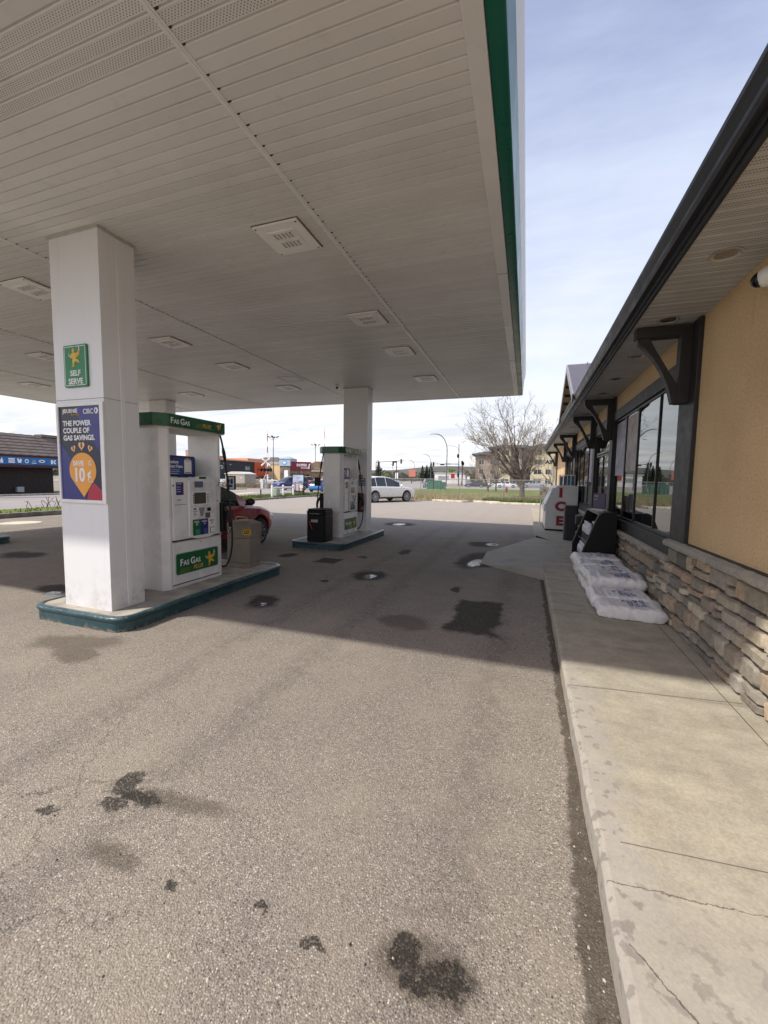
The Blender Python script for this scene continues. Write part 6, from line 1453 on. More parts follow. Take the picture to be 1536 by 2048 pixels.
# shops
t = thing('black_orange_shop', 'long charcoal and orange shop building with flat roof across the car park', 'shop', (-80, 96, 0)); L = t.location.copy()
chm = pm('charcoal_cladding', (.022, .027, .032), .7, var=.12, nsc=.6); org = pm('orange_cladding', (.50, .075, .022), .6, var=.05)
b = MB(L); b.box(-92, 70, 0, -75, 100.3, 5.85); b.obj('charcoal_wall', chm, t)
b = MB(L); b.box(-92, 100.3, 1.8, -74.8, 106.9, 5.9); b.obj('orange_wall', org, t); b = MB(L); b.box(-92, 100.3, 0, -75.2, 106.9, 1.8); b.obj('shopfront', pm('shopfront_grey', (.10, .10, .10), .5, var=.5, nsc=1.5), t)
b = MB(L); b.box(-92.2, 69.8, 5.85, -74.7, 106.9, 6.15); b.obj('parapet', pm('parapet_pink', (.56, .32, .25), .7), t)
b = MB(L); b.box(-92, 98, 6.1, -75.4, 108.5, 6.9); b.obj('upper_wall', pm('upper_orange', (.60, .28, .16), .7), t)
F = Fr((-74.8, 100.5, 0), Y_, Z_); text('Boxes', .62, F, 2.2, 3.5, .01, lettering_white, t, bold=.03); b = MB(L); b.prism(F, [(1.4 + .5 * math.cos(k * .5), 3.75 + .55 * math.sin(k * .5)) for k in range(13)], 0, .05); b.obj('emblem', pm('emblem_orange', (.30, .04, .015), .6), t)
F = Fr((-75, 70, 0), Y_, Z_); b = MB(L); b.fbox(F, 26.3, 3.5, 0, 28.3, 4.5, .05); b.obj('window', pm('window_grey', (.25, .27, .28), .3, var=.4, nsc=1), t)
b = MB(L); b.fbox(F, 26.9, .2, 0, 28.1, 1.6, .05); b.fbox(F, 17.5, 4.8, 0, 17.8, 5.1, .05); b.fbox(F, 19.8, 4.7, 0, 20.6, 4.9, .05); b.obj('door', pm('window_grey', (0, 0, 0)), t)
text('LTD', .9, F, 15.2, 3.6, .02, lettering_white, t)
b = MB(L); b.box(-88, 88, 6.1, -84, 91, 8.6); b.box(-87, 97, 6.1, -85, 99, 7.6); b.obj('roof_unit', pm('roof_unit_tan', (.34, .27, .23), .7, var=.2, nsc=1), t)
t = thing('peach_shop', 'pale peach shop wall with a grey hipped roof behind it, right of the orange building', 'shop', (-70, 110, 0)); L = t.location.copy()
b = MB(L); b.box(-82, 106.95, 0, -67.2, 122, 5.4); b.obj('wall', pm('peach_stucco', (.66, .50, .27), .85, var=.06, nsc=.7), t)
b = MB(L); b.box(-82, 106.8, 5.4, -67.0, 122, 6.2); b.obj('cornice', pm('cornice_grey', (.40, .39, .34), .7, var=.2, nsc=1), t)
b = MB(L); b.add([(-92, 118, 6.0), (-78, 118, 6.0), (-78, 132, 6.0), (-92, 132, 6.0), (-88, 124, 8.6), (-83, 124, 8.6)], [(0, 1, 5, 4), (1, 2, 5), (2, 3, 4, 5), (3, 0, 4)]); b.obj('hipped_roof', pm('roof_dark_brown', (.12, .10, .09), .8), t)
t = thing('clock_tower', 'square stone tower with a pale blue panel and shallow roof beside the maroon shop', 'tower', (-69, 110, 0)); L = t.location.copy()
b = MB(L); b.box(-70.6, 106.9, 0, -67.1, 110.5, 5.0); b.obj('stone_wall', pm('tower_stone', (.17, .135, .11), .9, var=.5, nsc=1.4), t)
b = MB(L); b.box(-70.75, 106.7, 5.0, -66.95, 110.6, 7.15); b.obj('panel_box', pm('tower_pale_blue', (.38, .45, .52), .5, var=.08), t)
b = MB(L); b.add([(-71, 106.5, 7.15), (-66.7, 106.5, 7.15), (-66.7, 110.9, 7.15), (-71, 110.9, 7.15), (-68.8, 108.7, 8.0)], [(0, 1, 4), (1, 2, 4), (2, 3, 4), (3, 0, 4), (3, 2, 1, 0)]); b.obj('roof', pm('tower_roof', (.36, .42, .44), .5), t)
F = Fr((-68.9, 106.7, 6.1), X_, Z_); b = MB(L); b.prism(F, [(.85 * math.cos(k * .4), .85 * math.sin(k * .4)) for k in range(16)], 0, .05); o = b.obj('blue_disc', pm('disc_blue', (.18, .40, .66), .5), t)
b = MB(L); b.prism(F, [(-.5, -.3), (.4, -.4), (.6, .1), (.1, .0), (-.3, .3)], .05, .08); b.obj('white_mark', lettering_white, o)
t = thing('maroon_shop', 'drugstore with a wide maroon sign panel and stone front', 'shop', (-64, 110, 0)); L = t.location.copy()
u = Vector((4.8, 3.6, 0)).normalized(); F = Fr((-67.0, 107.2, 0), u, Z_)
b = MB(L); b.fbox(F, 0, 0, -14, 14, 6.1, -.4); b.obj('wall', pm('shop_tan', (.30, .215, .14), .9, var=.25, nsc=1), t)
b = MB(L)
for i in range(4): b.fbox(F, .4 + i * 1.7, 0, -.4, 1.0 + i * 1.7, 3.8, -.1)
b.obj('stone_pier', pm('tower_stone', (0, 0, 0)), t); b = MB(L)
for i in range(3): b.fbox(F, 1.0 + i * 1.7, .2, -.4, 2.1 + i * 1.7, 2.6, -.35)
b.obj('window', dark_glass, t)
b = MB(L); b.fbox(F, 0, 3.75, -.4, 6.0, 6.35, 0); sp = b.obj('sign_panel', pm('maroon_panel', (.17, .012, .03), .5, var=.04), t)
text('SHOPPERS', .78, F, 1.7, 5.0, .0, lettering_white, sp, bold=.05, sx=.62, o=L); text('DRUG MART', .40, F, 3.0, 4.35, .0, lettering_white, sp, bold=.04, sx=.8, o=L)
b = MB(L); b.prism(F, [(5.25, 4.2), (5.55, 4.3), (5.6, 5.3), (5.85, 5.9), (5.4, 5.75), (5.2, 5.0)], 0, .04); b.obj('emblem', lettering_white, sp)
b = MB(L); b.fbox(F, 6.2, 3.5, -3, 13, 3.8, 1.2); b.obj('awning', pm('awning_pale', (.6, .6, .6), .6), t)
b = MB(L); b.fbox(F, 7.5, 3.8, -6, 13.5, 6.6, -1); b.obj('rear_block', pm('rear_brick', (.25, .17, .105), .9, var=.2, nsc=1), t)
t = thing('street_sign', 'white rectangular sign board in front of the stone tower', 'sign', (-64, 100, 0)); b = MB((-64, 100, 0)); b.box(-64.6, 99.9, 1.2, -63.4, 100, 3.6); b.obj('board', white_paint, t); b = MB((-64, 100, 0)); b.box(-64.05, 99.95, 0, -63.95, 100.05, 1.2); b.obj('post', grey_metal, t)
t = thing('far_white_store', 'low white store far down the road right of the spruces', 'store', (-31, 178, 0)); L = t.location.copy()
b = MB(L); b.box(-37, 172, 0, -24, 190, 4.3); b.obj('wall', pm('far_white_wall', (.62, .61, .60), .7, var=.1, nsc=.3), t); b = MB(L); b.box(-35.4, 171.9, 1.7, -31, 172, 3.2); b.obj('window', pm('window_grey', (0, 0, 0)), t)
b = MB(L); b.box(-37.3, 171.7, 4.3, -23.7, 190, 4.6); b.obj('roof_edge', pm('far_roof_edge', (.5, .5, .5), .6), t)
t = thing('far_red_sign', 'small red square sign before the far white store', 'sign', (-28, 165, 0)); b = MB((-28, 165, 0)); b.box(-28.8, 164.9, 2.2, -27.3, 165, 4.2); b.obj('board', sign_red, t); b = MB((-28, 165, 0)); b.box(-28.1, 164.95, 0, -27.95, 165.05, 2.2); b.obj('post', grey_metal, t)
t = thing('billboard', 'orange red roadside sign left of the spruces', 'sign', (-41, 150, 0)); b = MB((-41, 150, 0)); b.box(-42.2, 149.8, 2.6, -39.6, 150, 5.3); b.obj('board', pm('billboard_red', (.50, .17, .12), .6), t); b = MB((-41, 150, 0)); b.box(-41.2, 149.9, 0, -40.9, 150.1, 2.6); b.obj('post', dark_metal, t)
t = thing('white_sign', 'narrow white upright sign left of the orange roadside sign', 'sign', (-47, 150, 0)); b = MB((-47, 150, 0)); b.box(-47.6, 149.9, .8, -46.5, 150, 4.0); b.obj('board', white_paint, t); b = MB((-47, 150, 0)); b.box(-47.1, 149.95, 0, -46.95, 150.05, .8); b.obj('post', grey_metal, t)

# apartments
ap = thing('apartment_building', 'cream and grey four storey apartment block with hipped roof behind the big tree', 'apartments', (-1, 118, 0)); L = ap.location.copy()
cream = pm('apartment_cream', (.52, .45, .29), .85, var=.06, nsc=.5); taupe = pm('apartment_taupe', (.30, .245, .195), .9, var=.2, nsc=.8); rfd = pm('apartment_roof', (.085, .083, .08), .8)
blocks = [(-13.6, -7.0, 116.5, 8.9, taupe), (-7.0, -4.2, 115, 10.4, cream), (-4.2, 1.0, 116.2, 11.0, taupe), (1.0, 20, 115, 10.6, cream)]
for x0, x1, y, h, m in blocks:
    b = MB(L); b.box(x0, y, 0, x1, y + 12, h); b.obj('wall', m, ap)
b = MB(L)
for x0, x1, y, h, e in ((-14.6, -6.6, 115.6, 8.9, .0), (-10.2, 1.2, 114.4, 10.6, .0), (.4, 21, 114.2, 10.7, 0)):
    b.add([(x0, y, h), (x1, y, h), (x1, y + 14, h), (x0, y + 14, h), (x0 + 3, y + 5, h + .95), (x1 - 2, y + 5, h + .95), (x1 - 2, y + 9, h + .95), (x0 + 3, y + 9, h + .95)], [(0, 1, 5, 4), (1, 2, 6, 5), (2, 3, 7, 6), (3, 0, 4, 7), (4, 5, 6, 7)]); b.box(x0, y, h - .35, x1, y + 13.9, h)
ro = b.obj('roof', rfd, ap); b = MB(L); b.box(-6.4, 117, 11.5, -5.2, 118, 13); b.box(1.2, 117, 11.5, 2, 118, 12.9); b.obj('chimney', taupe, ro)
wfr = pm('apartment_window_frame', (.62, .60, .55), .6); balc = pm('balcony_dark', (.05, .05, .05), .6)
for fl in range(4):
    z = .9 + fl * 2.55
    for x, y, w_ in ((1.7, 115, 1.9), (4.6, 115, 1.3), (7.3, 115, 1.6), (10, 115, 1.6), (-6.6, 115, 2.0), (-3.4, 116.2, 1.4), (-.6, 116.2, 1.2), (-12.6, 116.5, 1.3), (-9.6, 116.5, 1.3)):
        if y == 116.5 and fl == 3: continue
        b = MB(L); F = Fr((x, y, z), X_, Z_); b.fbox(F, -.06, -.06, 0, w_ + .06, 1.32, .05); o = b.obj('window', wfr, ap)
        b = MB(L); b.fbox(F, .02, .02, .05, w_ / 2 - .03, 1.24, .055); b.fbox(F, w_ / 2 + .03, .02, .05, w_ - .02, 1.24, .055); b.obj('pane', pm('apartment_pane', (.05, .06, .06), .12, var=.6, nsc=1.1), o)
    if fl < 4:
        b = MB(L); b.box(-1.4, 115.0, z - .75, .85, 116.2, z - .6); b.box(-1.4, 115.0, z - .6, .85, 115.06, z + .3); b.obj('balcony', balc, ap); b = MB(L); b.box(-1.3, 116.15, z - .6, .8, 116.19, z + 1.5); b.obj('balcony_recess', pm('recess_dark', (.06, .05, .045), .8), ap)
b = MB(L); b.box(-7.05, 114.9, 0, -6.85, 115, 10.3); b.box(.95, 114.9, 0, 1.15, 115, 10.5); b.box(3.95, 114.94, 0, 4.05, 115, 10.5); b.obj('corner_trim', wfr, ap)
t = thing('air_sign', 'small white sign with black letters AIR on a pole at the end of the store', 'sign', (1.22, 25, 0)); F = Fr((1.42, 25, 2.70), X_, Z_)
b = MB(t.location); b.box(1.4, 25.0, 0, 1.46, 25.06, 3.0); b.obj('post', grey_metal, t); text('AIR', .22, F, -.2, -.1, .01, black_plastic, t, align='CENTER', bold=.04)
b = MB(t.location); b.fbox(F, -.42, -.16, -.02, .05, .16, 0); b.obj('board', pm('air_board', (.5, .47, .36), .6), t)

# ------------------------------------------------------------------ signals and street lamps
lensR, lensD = pm('signal_red_lens', (.25, .02, .02), .2), pm('signal_dark_lens', (.03, .03, .025), .2)
def head(t, c, u, m=black_plastic, horiz=False, s=1.0):
    L = ORI[t.name]; F = Fr(c, u, Z_)
    b = MB(L)
    if horiz: b.fbox(F, -.55 * s, -.18 * s, -.12, .55 * s, .18 * s, .12)
    else: b.fbox(F, -.2 * s, -.6 * s, -.12, .2 * s, .6 * s, .12)
    o = b.obj('signal_head', m, t)
    for k in (-1, 0, 1):
        Q = Fr(F(k * .36 * s, 0, .12) if horiz else F(0, k * .38 * s, .12), F.u, F.v)
        b = MB(L); b.lathe(Q, [(.13 * s, 0), (.13 * s, .02)], 12); b.obj('lens', lensR if k == 1 else lensD, o)
        b = MB(L); b.lathe(Q, [(.15 * s, 0), (.15 * s, .18)], 12, False); b.obj('visor', m, o)
t = thing('traffic_signal', 'traffic signal mast with a long arm reaching right above the white SUV', 'traffic signal', (-40.7, 110, 0)); L = t.location.copy()
b = MB(L); b.tube([(-40.7, 110, 0), (-40.75, 110, 6.6)], [.14, .1], 8); b.tube([(-40.75, 110, 6.3), (-32.3, 110, 6.75)], [.1, .06], 8); b.obj('mast', dark_metal, t)
head(t, (-35.6, 109.8, 5.9), Vector((-.7, .7, 0)), s=1.0); head(t, (-35.0, 109.8, 6.35), X_, horiz=True); head(t, (-33.2, 109.8, 6.55), X_, pm('signal_grey', (.16, .16, .16), .6), s=1.1)
b = MB(L); b.tube([(-40.3, 110, 6.6), (-40.3, 110, 6.9)], .12, 8); b.obj('camera', dark_metal, t)
t = thing('traffic_signal', 'short dark signal pole standing behind the roof of the white SUV', 'traffic signal', (-47.1, 150, 0)); b = MB(t.location); b.tube([(-47.1, 150, 0), (-47.2, 150, 8.2)], .16, 8); b.obj('mast', dark_metal, t); head(t, (-48.6, 149.8, 7.6), Vector((.7, .7, 0)))
t = thing('traffic_signal', 'traffic signal mast with an arm pointing left and a green street sign', 'traffic signal', (-17.1, 110, 0)); L = t.location.copy()
b = MB(L); b.tube([(-17.1, 110, 0), (-17.3, 110, 11.2)], [.15, .08], 8); b.tube([(-17.2, 110, 5.85), (-24.2, 110, 5.85)], [.09, .05], 8); b.obj('mast', dark_metal, t)
head(t, (-24.0, 109.8, 5.75), X_); head(t, (-21.6, 109.8, 5.7), X_, horiz=True); head(t, (-17.5, 109.8, 8.0), Vector((.7, .7, 0)), s=.8); head(t, (-17.3, 109.8, 2.9), X_, s=.9)
b = MB(L); b.tube([(-23.0, 110, 5.9), (-23.0, 110, 6.0)], .1, 6); b.fbox(Fr((-20.9, 109.8, 5.7), X_, Z_), 0, 0, 0, 1.6, .3, .03); b.obj('street_name_board', pm('street_name_green', (.02, .22, .16), .5), t)
pts = [(-17.25, 110, 9.3), (-17.5, 110, 10.0), (-18.2, 110, 10.5), (-19.2, 110, 10.7), (-20.3, 110, 10.72)]; b = MB(L); b.tube(pts, .05, 6); b.obj('lamp_arm', grey_metal, t)
t = thing('traffic_signal', 'thick dark signal post with a round head left of the small leafless trees', 'traffic signal', (-16.5, 112, 0)); b = MB(t.location); b.tube([(-16.5, 112, 0), (-16.5, 112, 6.6)], .16, 8); b.obj('mast', dark_metal, t); head(t, (-16.6, 111.7, 6.3), Vector((.8, .6, 0)), s=.9); head(t, (-16.2, 111.7, 6.0), Vector((.6, -.8, 0)), s=.8)
def street_lamp(x, y, h, reach, label):
    t = thing('street_lamp', label, 'street lamp', (x, y, 0), 'curved street lamps'); L = t.location.copy()
    pts = [L, L + Z_ * h * .68] + [L + Vector((-reach * (1 - math.cos(a)), 0, h * .68 + h * .31 * math.sin(a))) for a in [R_(k) for k in (15, 30, 45, 60, 75, 88)]]
    pts.append(pts[-1] + Vector((-reach * .35, 0, .02)))
    b = MB(L); b.tube(pts, [.15] + [.11] * (len(pts) - 2) + [.06], 8); b.obj('pole', pm('lamp_pole_grey', (.14, .145, .155), .5, .3), t, smooth=50)
    e = pts[-1]; b = MB(L); b.ell(e + Vector((-.4, 0, -.02)), .55, .18, .11, 10, 6); b.obj('lamp_head', grey_metal, t)
street_lamp(-18.2, 98, 12.7, 2.8, 'tallest curved street lamp, just left of the signal mast with the green sign')
street_lamp(-40.5, 180, 13, 2.8, 'curved street lamp behind the right hand spruce')
street_lamp(-58.8, 220, 12.3, 2.6, 'curved street lamp behind the orange roadside sign')
street_lamp(-68, 210, 9.8, 1.6, 'smallest distant curved street lamp, right of the arm of the left signal')
t = thing('road_sign', 'small white sign on a thin post left of the small leafless trees', 'sign', (-13.2, 100, 0)); b = MB(t.location); b.box(-13.5, 99.9, 1.7, -12.9, 99.95, 2.5); b.obj('board', white_paint, t); b = MB(t.location); b.tube([(-13.2, 100, 0), (-13.2, 100, 2.4)], .05, 6); b.obj('post', grey_metal, t)

# green boxes, hydrant, parking stops
gb = pm('transformer_green', (.03, .14, .085), .5, var=.15, nsc=2)
for x, w_, h, lab in ((-14.4, 1.0, 1.42, 'left green transformer box on the lawn'), (-13.2, 1.0, 1.5, 'middle green transformer box on the lawn'), (-12.35, .55, 1.25, 'right narrow green transformer box on the lawn')):
    t = thing('transformer_box', lab, 'transformer box', (x, 64, 0), 'green transformer boxes'); b = MB(t.location); b.box(x - w_ / 2, 63.6, .08, x + w_ / 2, 64.6, h - .12); b.prism(Fr((x, 63.55, 0), X_, Z_), [(-w_ / 2 - .04, h - .12), (w_ / 2 + .04, h - .12), (w_ / 2 - .05, h), (-w_ / 2 + .05, h)], 0, -1.1); b.obj('body', gb, t)
    b = MB(t.location); b.box(x - .02, 63.585, .2, x + .02, 63.6, h - .2); b.obj('door_gap', gap_m, t); b = MB(t.location); b.box(x - w_ / 2 - .1, 63.5, 0, x + w_ / 2 + .1, 64.7, .08); b.obj('base', concrete_old, t)
t = thing('fire_hydrant', 'small red hydrant on the lawn between the trees', 'hydrant', (-2.5, 58.4, 0)); L = t.location.copy(); F = Fr(L, X_, Y_); b = MB(L); b.lathe(F, [(.16, 0), (.16, .06), (.11, .07), (.11, .55), (.15, .56), (.14, .66), (.05, .76), (.05, .82)], 14); b.obj('barrel', sign_red, t); b = MB(L); b.tube([L + Vector((-.22, 0, .42)), L + Vector((.22, 0, .42))], .06, 8); b.tube([L + Vector((0, -.22, .4)), L], .07, 8); b.obj('outlet', sign_red, t)
stop_m = pm('parking_stop_concrete', (.50, .45, .36), .9, var=.25, nsc=4, bmp=.3, bsc=40)
for (x0, y0, x1, y1), lab in zip(((-6.55, 30.0, -4.35, 29.5), (-3.55, 30.1, -1.7, 29.75), (-2.55, 28.9, .95, 28.75), (-4.3, 29.3, -4.0, 30.0)), ('pale log shaped parking stop left of the leaning fence post', 'pale parking stop in the middle, just behind the long one', 'longest parking stop, in front of the big tree', 'short broken end of a parking stop by the leaning fence post')):
    d_ = Vector((x1 - x0, y1 - y0, 0)); Ln = d_.length; F = Fr((x0, y0, 0), d_.normalized(), d_.normalized().cross(-Z_) * 1); 
    dn = d_.normalized(); F = Fr((x0, y0, 0), Vector((-dn.y, dn.x, 0)), Z_)
    mb = MB((x0, y0, 0)); mb.prism(F, [(-.11, 0), (.11, 0), (.09, .1), (.05, .15), (-.05, .15), (-.09, .1)], 0, Ln)
    tag(mb.obj('parking_stop', stop_m, bevel=.02), lab, 'parking stop', 'parking stops along the lawn')

# chain link fence
def chain_mat():
    m, nt, b = new_mat('chain_link'); out = nt.nodes['Material Output']; P = wpos(nt)
    s = nd(nt, 'ShaderNodeSeparateXYZ'); nt.links.new(P, s.inputs[0])
    a = mth(nt, 'ADD', s.outputs[0], s.outputs[2]); c = mth(nt, 'SUBTRACT', s.outputs[0], s.outputs[2])
    wv = None
    for q in (a, c):
        f = mth(nt, 'ABSOLUTE', mth(nt, 'SUBTRACT', mth(nt, 'FRACT', mth(nt, 'DIVIDE', q, .08)), .5)); g = mth(nt, 'LESS_THAN', f, .035); wv = g if wv is None else mth(nt, 'MAXIMUM', wv, g)
    tr_ = nd(nt, 'ShaderNodeBsdfTransparent'); mx = nd(nt, 'ShaderNodeMixShader'); nt.links.new(wv, mx.inputs[0]); nt.links.new(tr_.outputs[0], mx.inputs[1]); nt.links.new(b.outputs[0], mx.inputs[2]); nt.links.new(mx.outputs[0], out.inputs[0])
    b.inputs['Base Color'].default_value = (.4, .41, .42, 1); b.inputs['Metallic'].default_value = .5; b.inputs['Roughness'].default_value = .5
    return m
t = thing('chain_link_fence', 'galvanised chain link fence with one leaning post along the lawn', 'fence', (-5, 34, 0)); L = t.location.copy()
fp = [(-16.8, 46.5, 0), (-12.2, 40.5, 0), (-9.15, 36.6, 0), (-5.1, 33.2, 0), (-1.55, 31.0, 0), (2.6, 31.0, 0)]
for i, (x, y, _) in enumerate(fp):
    lean = (.35 if i == 3 else (.12 if i == 4 else 0)); b = MB(L); b.tube([(x - lean * .6, y, 0), (x + lean * .6, y, 1.68)], .032, 8); b.obj('post', grey_metal, t)
for (x0, y0, _), (x1, y1, _) in zip(fp, fp[1:]):
    b = MB(L); b.tube([(x0, y0, 1.66), (x1, y1, 1.66)], .024, 6); b.obj('top_rail', grey_metal, t)
    b = MB(L); b.add([(x0, y0, .05), (x1, y1, .05), (x1, y1, 1.66), (x0, y0, 1.66)], [(0, 1, 2, 3)]); b.obj('chain_mesh', chain_mat() if 'chain_link' not in bpy.data.materials else bpy.data.materials['chain_link'], t)

# ------------------------------------------------------------------ plants
bark = noise_mat('bark', [(.3, (.06, .045, .035)), (.5, (.12, .095, .075)), (.7, (.19, .155, .13))], 6, fine=40, bmp=.6)
twig = pm('twig_bark', (.19, .155, .14), .9, var=.25, nsc=2)
def leaf_mat(name, a, b_, trans=.35):
    m, nt, b = new_mat(name); P = wpos(nt)
    put(nt, b.inputs['Base Color'], mixc(nt, smooth(nt, nse(nt, P, 1.3, 5, .7), .3, .7), a, b_)); b.inputs['Roughness'].default_value = .6; b.inputs['Specular IOR Level'].default_value = .3
    b.inputs['Transmission Weight'].default_value = 0; b.inputs['Subsurface Weight'].default_value = 0
    return m
bud = leaf_mat('young_leaf', (.17, .17, .09), (.29, .29, .15))
def bare_tree(loc, h, spread, seed, label, lean=.0, leaves=True, levels=5, group=None, limbs=None, tk=1.0):
    rr = random.Random(seed); t = thing('deciduous_tree', label, 'tree', loc, group); L = t.location.copy()
    wood, small, lv = MB(L), MB(L), MB(L)
    def leafq(p, s):
        d = Vector((rr.gauss(0, 1), rr.gauss(0, 1), rr.gauss(0, 1))).normalized(); e = d.orthogonal().normalized() * s * .5; d = d * s
        lv.add([p - e * .6, p + d * .5 - e, p + d, p + d * .5 + e], [(0, 1, 2, 3)])
    def grow(p, d, ln, r, lev):
        n = 5 if lev < 2 else 4; pts = [p]; q = p.copy(); dd = d.copy()
        for i in range(n):
            dd = (dd + Vector((rr.gauss(0, .13), rr.gauss(0, .13), rr.gauss(0, .08) + .05 * (1 if lev < 3 else .6)))).normalized(); q = q + dd * ln / n; pts.append(q.copy())
        rs_ = [max(.0085 * h / 8, r * (1 - .62 * i / n)) for i in range(n + 1)]
        (wood if lev < 3 else small).tube(pts, rs_, 7 if lev < 2 else (5 if lev < 3 else 3), cap=False)
        if lev >= levels:
            if leaves:
                for pp in pts[1:]:
                    for _ in range(rr.choice((0, 0, 1, 1))): leafq(pp + Vector((rr.gauss(0, .05), rr.gauss(0, .05), rr.gauss(0, .05))), rr.uniform(.05, .085) * h / 8.6)
            return
        for k in range((rr.choice((3, 3, 4)) if lev < 2 else rr.choice((2, 2, 3))) if lev else 0):
            i = rr.randint(1, n); u = d.orthogonal().normalized(); u.rotate(Matrix.Rotation(rr.uniform(0, 6.28), 3, dd))
            a = rr.uniform(.35, .75); nd_ = (dd * math.cos(a) + u * math.sin(a)).normalized(); nd_.z = abs(nd_.z) * .8 + .12 if lev < 4 else nd_.z + .1
            grow(pts[i], nd_.normalized(), ln * rr.uniform(.5, .72), rs_[i] * rr.uniform(.5, .68), lev + 1)
        if lev: grow(pts[-1], dd, ln * .62, rs_[-1] * .9, lev + 1)
    th = h * .16
    pts = [L + Vector((lean * z, 0, z)) + Vector((.04 * noise.noise((z, seed, 0)), 0, 0)) for z in (-.05, .15, .5, th * .7, th)]
    wood.tube(pts, [.34 * tk * h / 8.6, .26 * tk * h / 8.6, .22 * tk * h / 8.6, .21 * tk * h / 8.6, .2 * tk * h / 8.6], 10, cap=False)
    lb = limbs or [(rr.uniform(0, 6.28), rr.uniform(.15, .6), rr.uniform(.45, .62)) for _ in range(6)]
    for az, inc, ln in lb:
        d = Vector((math.cos(az) * math.sin(inc) * spread, math.sin(az) * math.sin(inc) * spread, math.cos(inc))).normalized(); grow(pts[-1 if rr.random() > .35 else -2], d, h * ln * .72, .13 * tk * h / 8.6, 1)
    wood.obj('trunk', bark, t, smooth=60); small.obj('branches', twig, t)
    if leaves and lv.v: lv.obj('crown', bud, t)
    return t
bare_tree((-.31, 36.4, 0), 8.2, .70, 21, 'big half bare tree with tiny young leaves and a dark trunk by the lawn edge', limbs=[(3.1, .70, .62), (2.6, .42, .62), (3.6, .25, .64), (3.0, .10, .66), (.4, .36, .50), (5.6, .25, .56), (1.4, .3, .5), (4.4, .4, .5), (3.3, 1.0, .5), (6.0, .7, .34), (2.9, .5, .6)])
bare_tree((-5.05, 58.7, 0), 5.6, 1.35, 5, 'small leafless reddish tree, left one of the pair on the lawn', leaves=False, group='small leafless trees', tk=.9, limbs=[(3.1, .9, .6), (2.2, .6, .6), (0.1, .9, .6), (.9, .6, .6), (4.6, .5, .6), (3.6, .2, .62), (5.4, .8, .55), (3.3, 1.2, .55), (0, 1.2, .5)])
bare_tree((-4.3, 64, 0), 6.2, 1.3, 9, 'small leafless reddish tree, right one of the pair on the lawn', leaves=False, group='small leafless trees', tk=.8)
bare_tree((2.6, 42, 0), 5.6, 1.1, 31, 'thin half bare tree behind the end of the store eave', group=None, tk=.7)
conm = leaf_mat('spruce_needles', (.012, .03, .014), (.035, .06, .025))
def spruce(x, y, h, w_, seed, label):
    rr = random.Random(seed); t = thing('spruce_tree', label, 'tree', (x, y, 0), 'dark spruces along the road'); L = t.location.copy()
    b = MB(L); b.tube([L, L + Z_ * h * .95], [.25, .05], 6); b.obj('trunk', bark, t); c = MB(L)
    for i in range(1500):
        u = rr.random() ** .75; z = h * (.08 + .92 * (1 - u)); a = rr.uniform(0, 6.28); r = w_ * (u * .95 + .03) * rr.uniform(.35, 1.08) * (1 + .22 * math.sin(z * 5.5 + seed))
        p = L + Vector((r * math.cos(a), r * math.sin(a), z)); d = Vector((math.cos(a), math.sin(a), -.35)).normalized(); s = Vector((-math.sin(a), math.cos(a), 0)); k = .22 * h / 8 * rr.uniform(.7, 1.6)
        c.add([p - d * k, p + s * k * .5 + Z_ * k * .2, p + d * k, p - s * k * .5 + Z_ * k * .2], [(0, 1, 2, 3)])
    c.obj('crown', conm, t)
spruce(-69, 190, 10.5, 2.6, 1, 'dark spruce left of the signal arm, above the white SUV'); spruce(-46.8, 190, 8.2, 2.3, 2, 'left spruce of the row of three')
spruce(-45.2, 192, 8.6, 2.1, 3, 'middle spruce of the row of three'); spruce(-42.7, 190, 9.8, 2.3, 4, 'right and tallest spruce of the row of three')
def bushy(x, y, z, r, h, seed, m, label, name='leafy_tree', n=900):
    rr = random.Random(seed); t = thing(name, label, 'tree' if h > 2 else 'bush', (x, y, z)); L = t.location.copy(); b = MB(L); b.tube([L, L + Z_ * h * .6], [.12, .05], 6); b.obj('trunk', bark, t); c = MB(L)
    cl_ = [(Vector((rr.gauss(0, r * .45), rr.gauss(0, r * .45), h * rr.uniform(.25, .85))), r * rr.uniform(.3, .55)) for _ in range(11)]
    for i in range(n):
        c0, cr0 = rr.choice(cl_); d = Vector((rr.gauss(0, 1), rr.gauss(0, 1), rr.gauss(0, 1))).normalized(); p = L + c0 + d * cr0 * rr.random() ** .4; p.z = max(p.z, z + .02); e = d.orthogonal().normalized(); f = d.cross(e); k = .06 * h * rr.uniform(.5, 1.2)
        c.add([p - e * k, p - f * k * .6, p + e * k, p + f * k * .6], [(0, 1, 2, 3)])
    c.obj('crown', m, t)
lime = leaf_mat('lime_leaf', (.12, .17, .03), (.22, .27, .06)); olive = leaf_mat('olive_leaf', (.07, .085, .03), (.15, .15, .06))
bushy(-36, 205, 0, 4, 7.6, 3, lime, 'pale green leafy tree behind the far white store'); bushy(-60, 175, 0, 1.8, 4, 5, lime, 'yellow green bush at the foot of the short signal pole'); bushy(-20.5, 165, 0, 3.4, 5.6, 8, olive, 'olive shrub mass behind the signal posts'); bushy(-17.5, 150, 0, 2.8, 4.2, 12, olive, 'olive shrub behind the thick signal post')
rr = random.Random(4); t = thing('weed_plant', 'reddish dry weed stems growing on the verge left of the near column', 'plant', (-20.1, 12.3, .1)); L = t.location.copy(); b = MB(L)
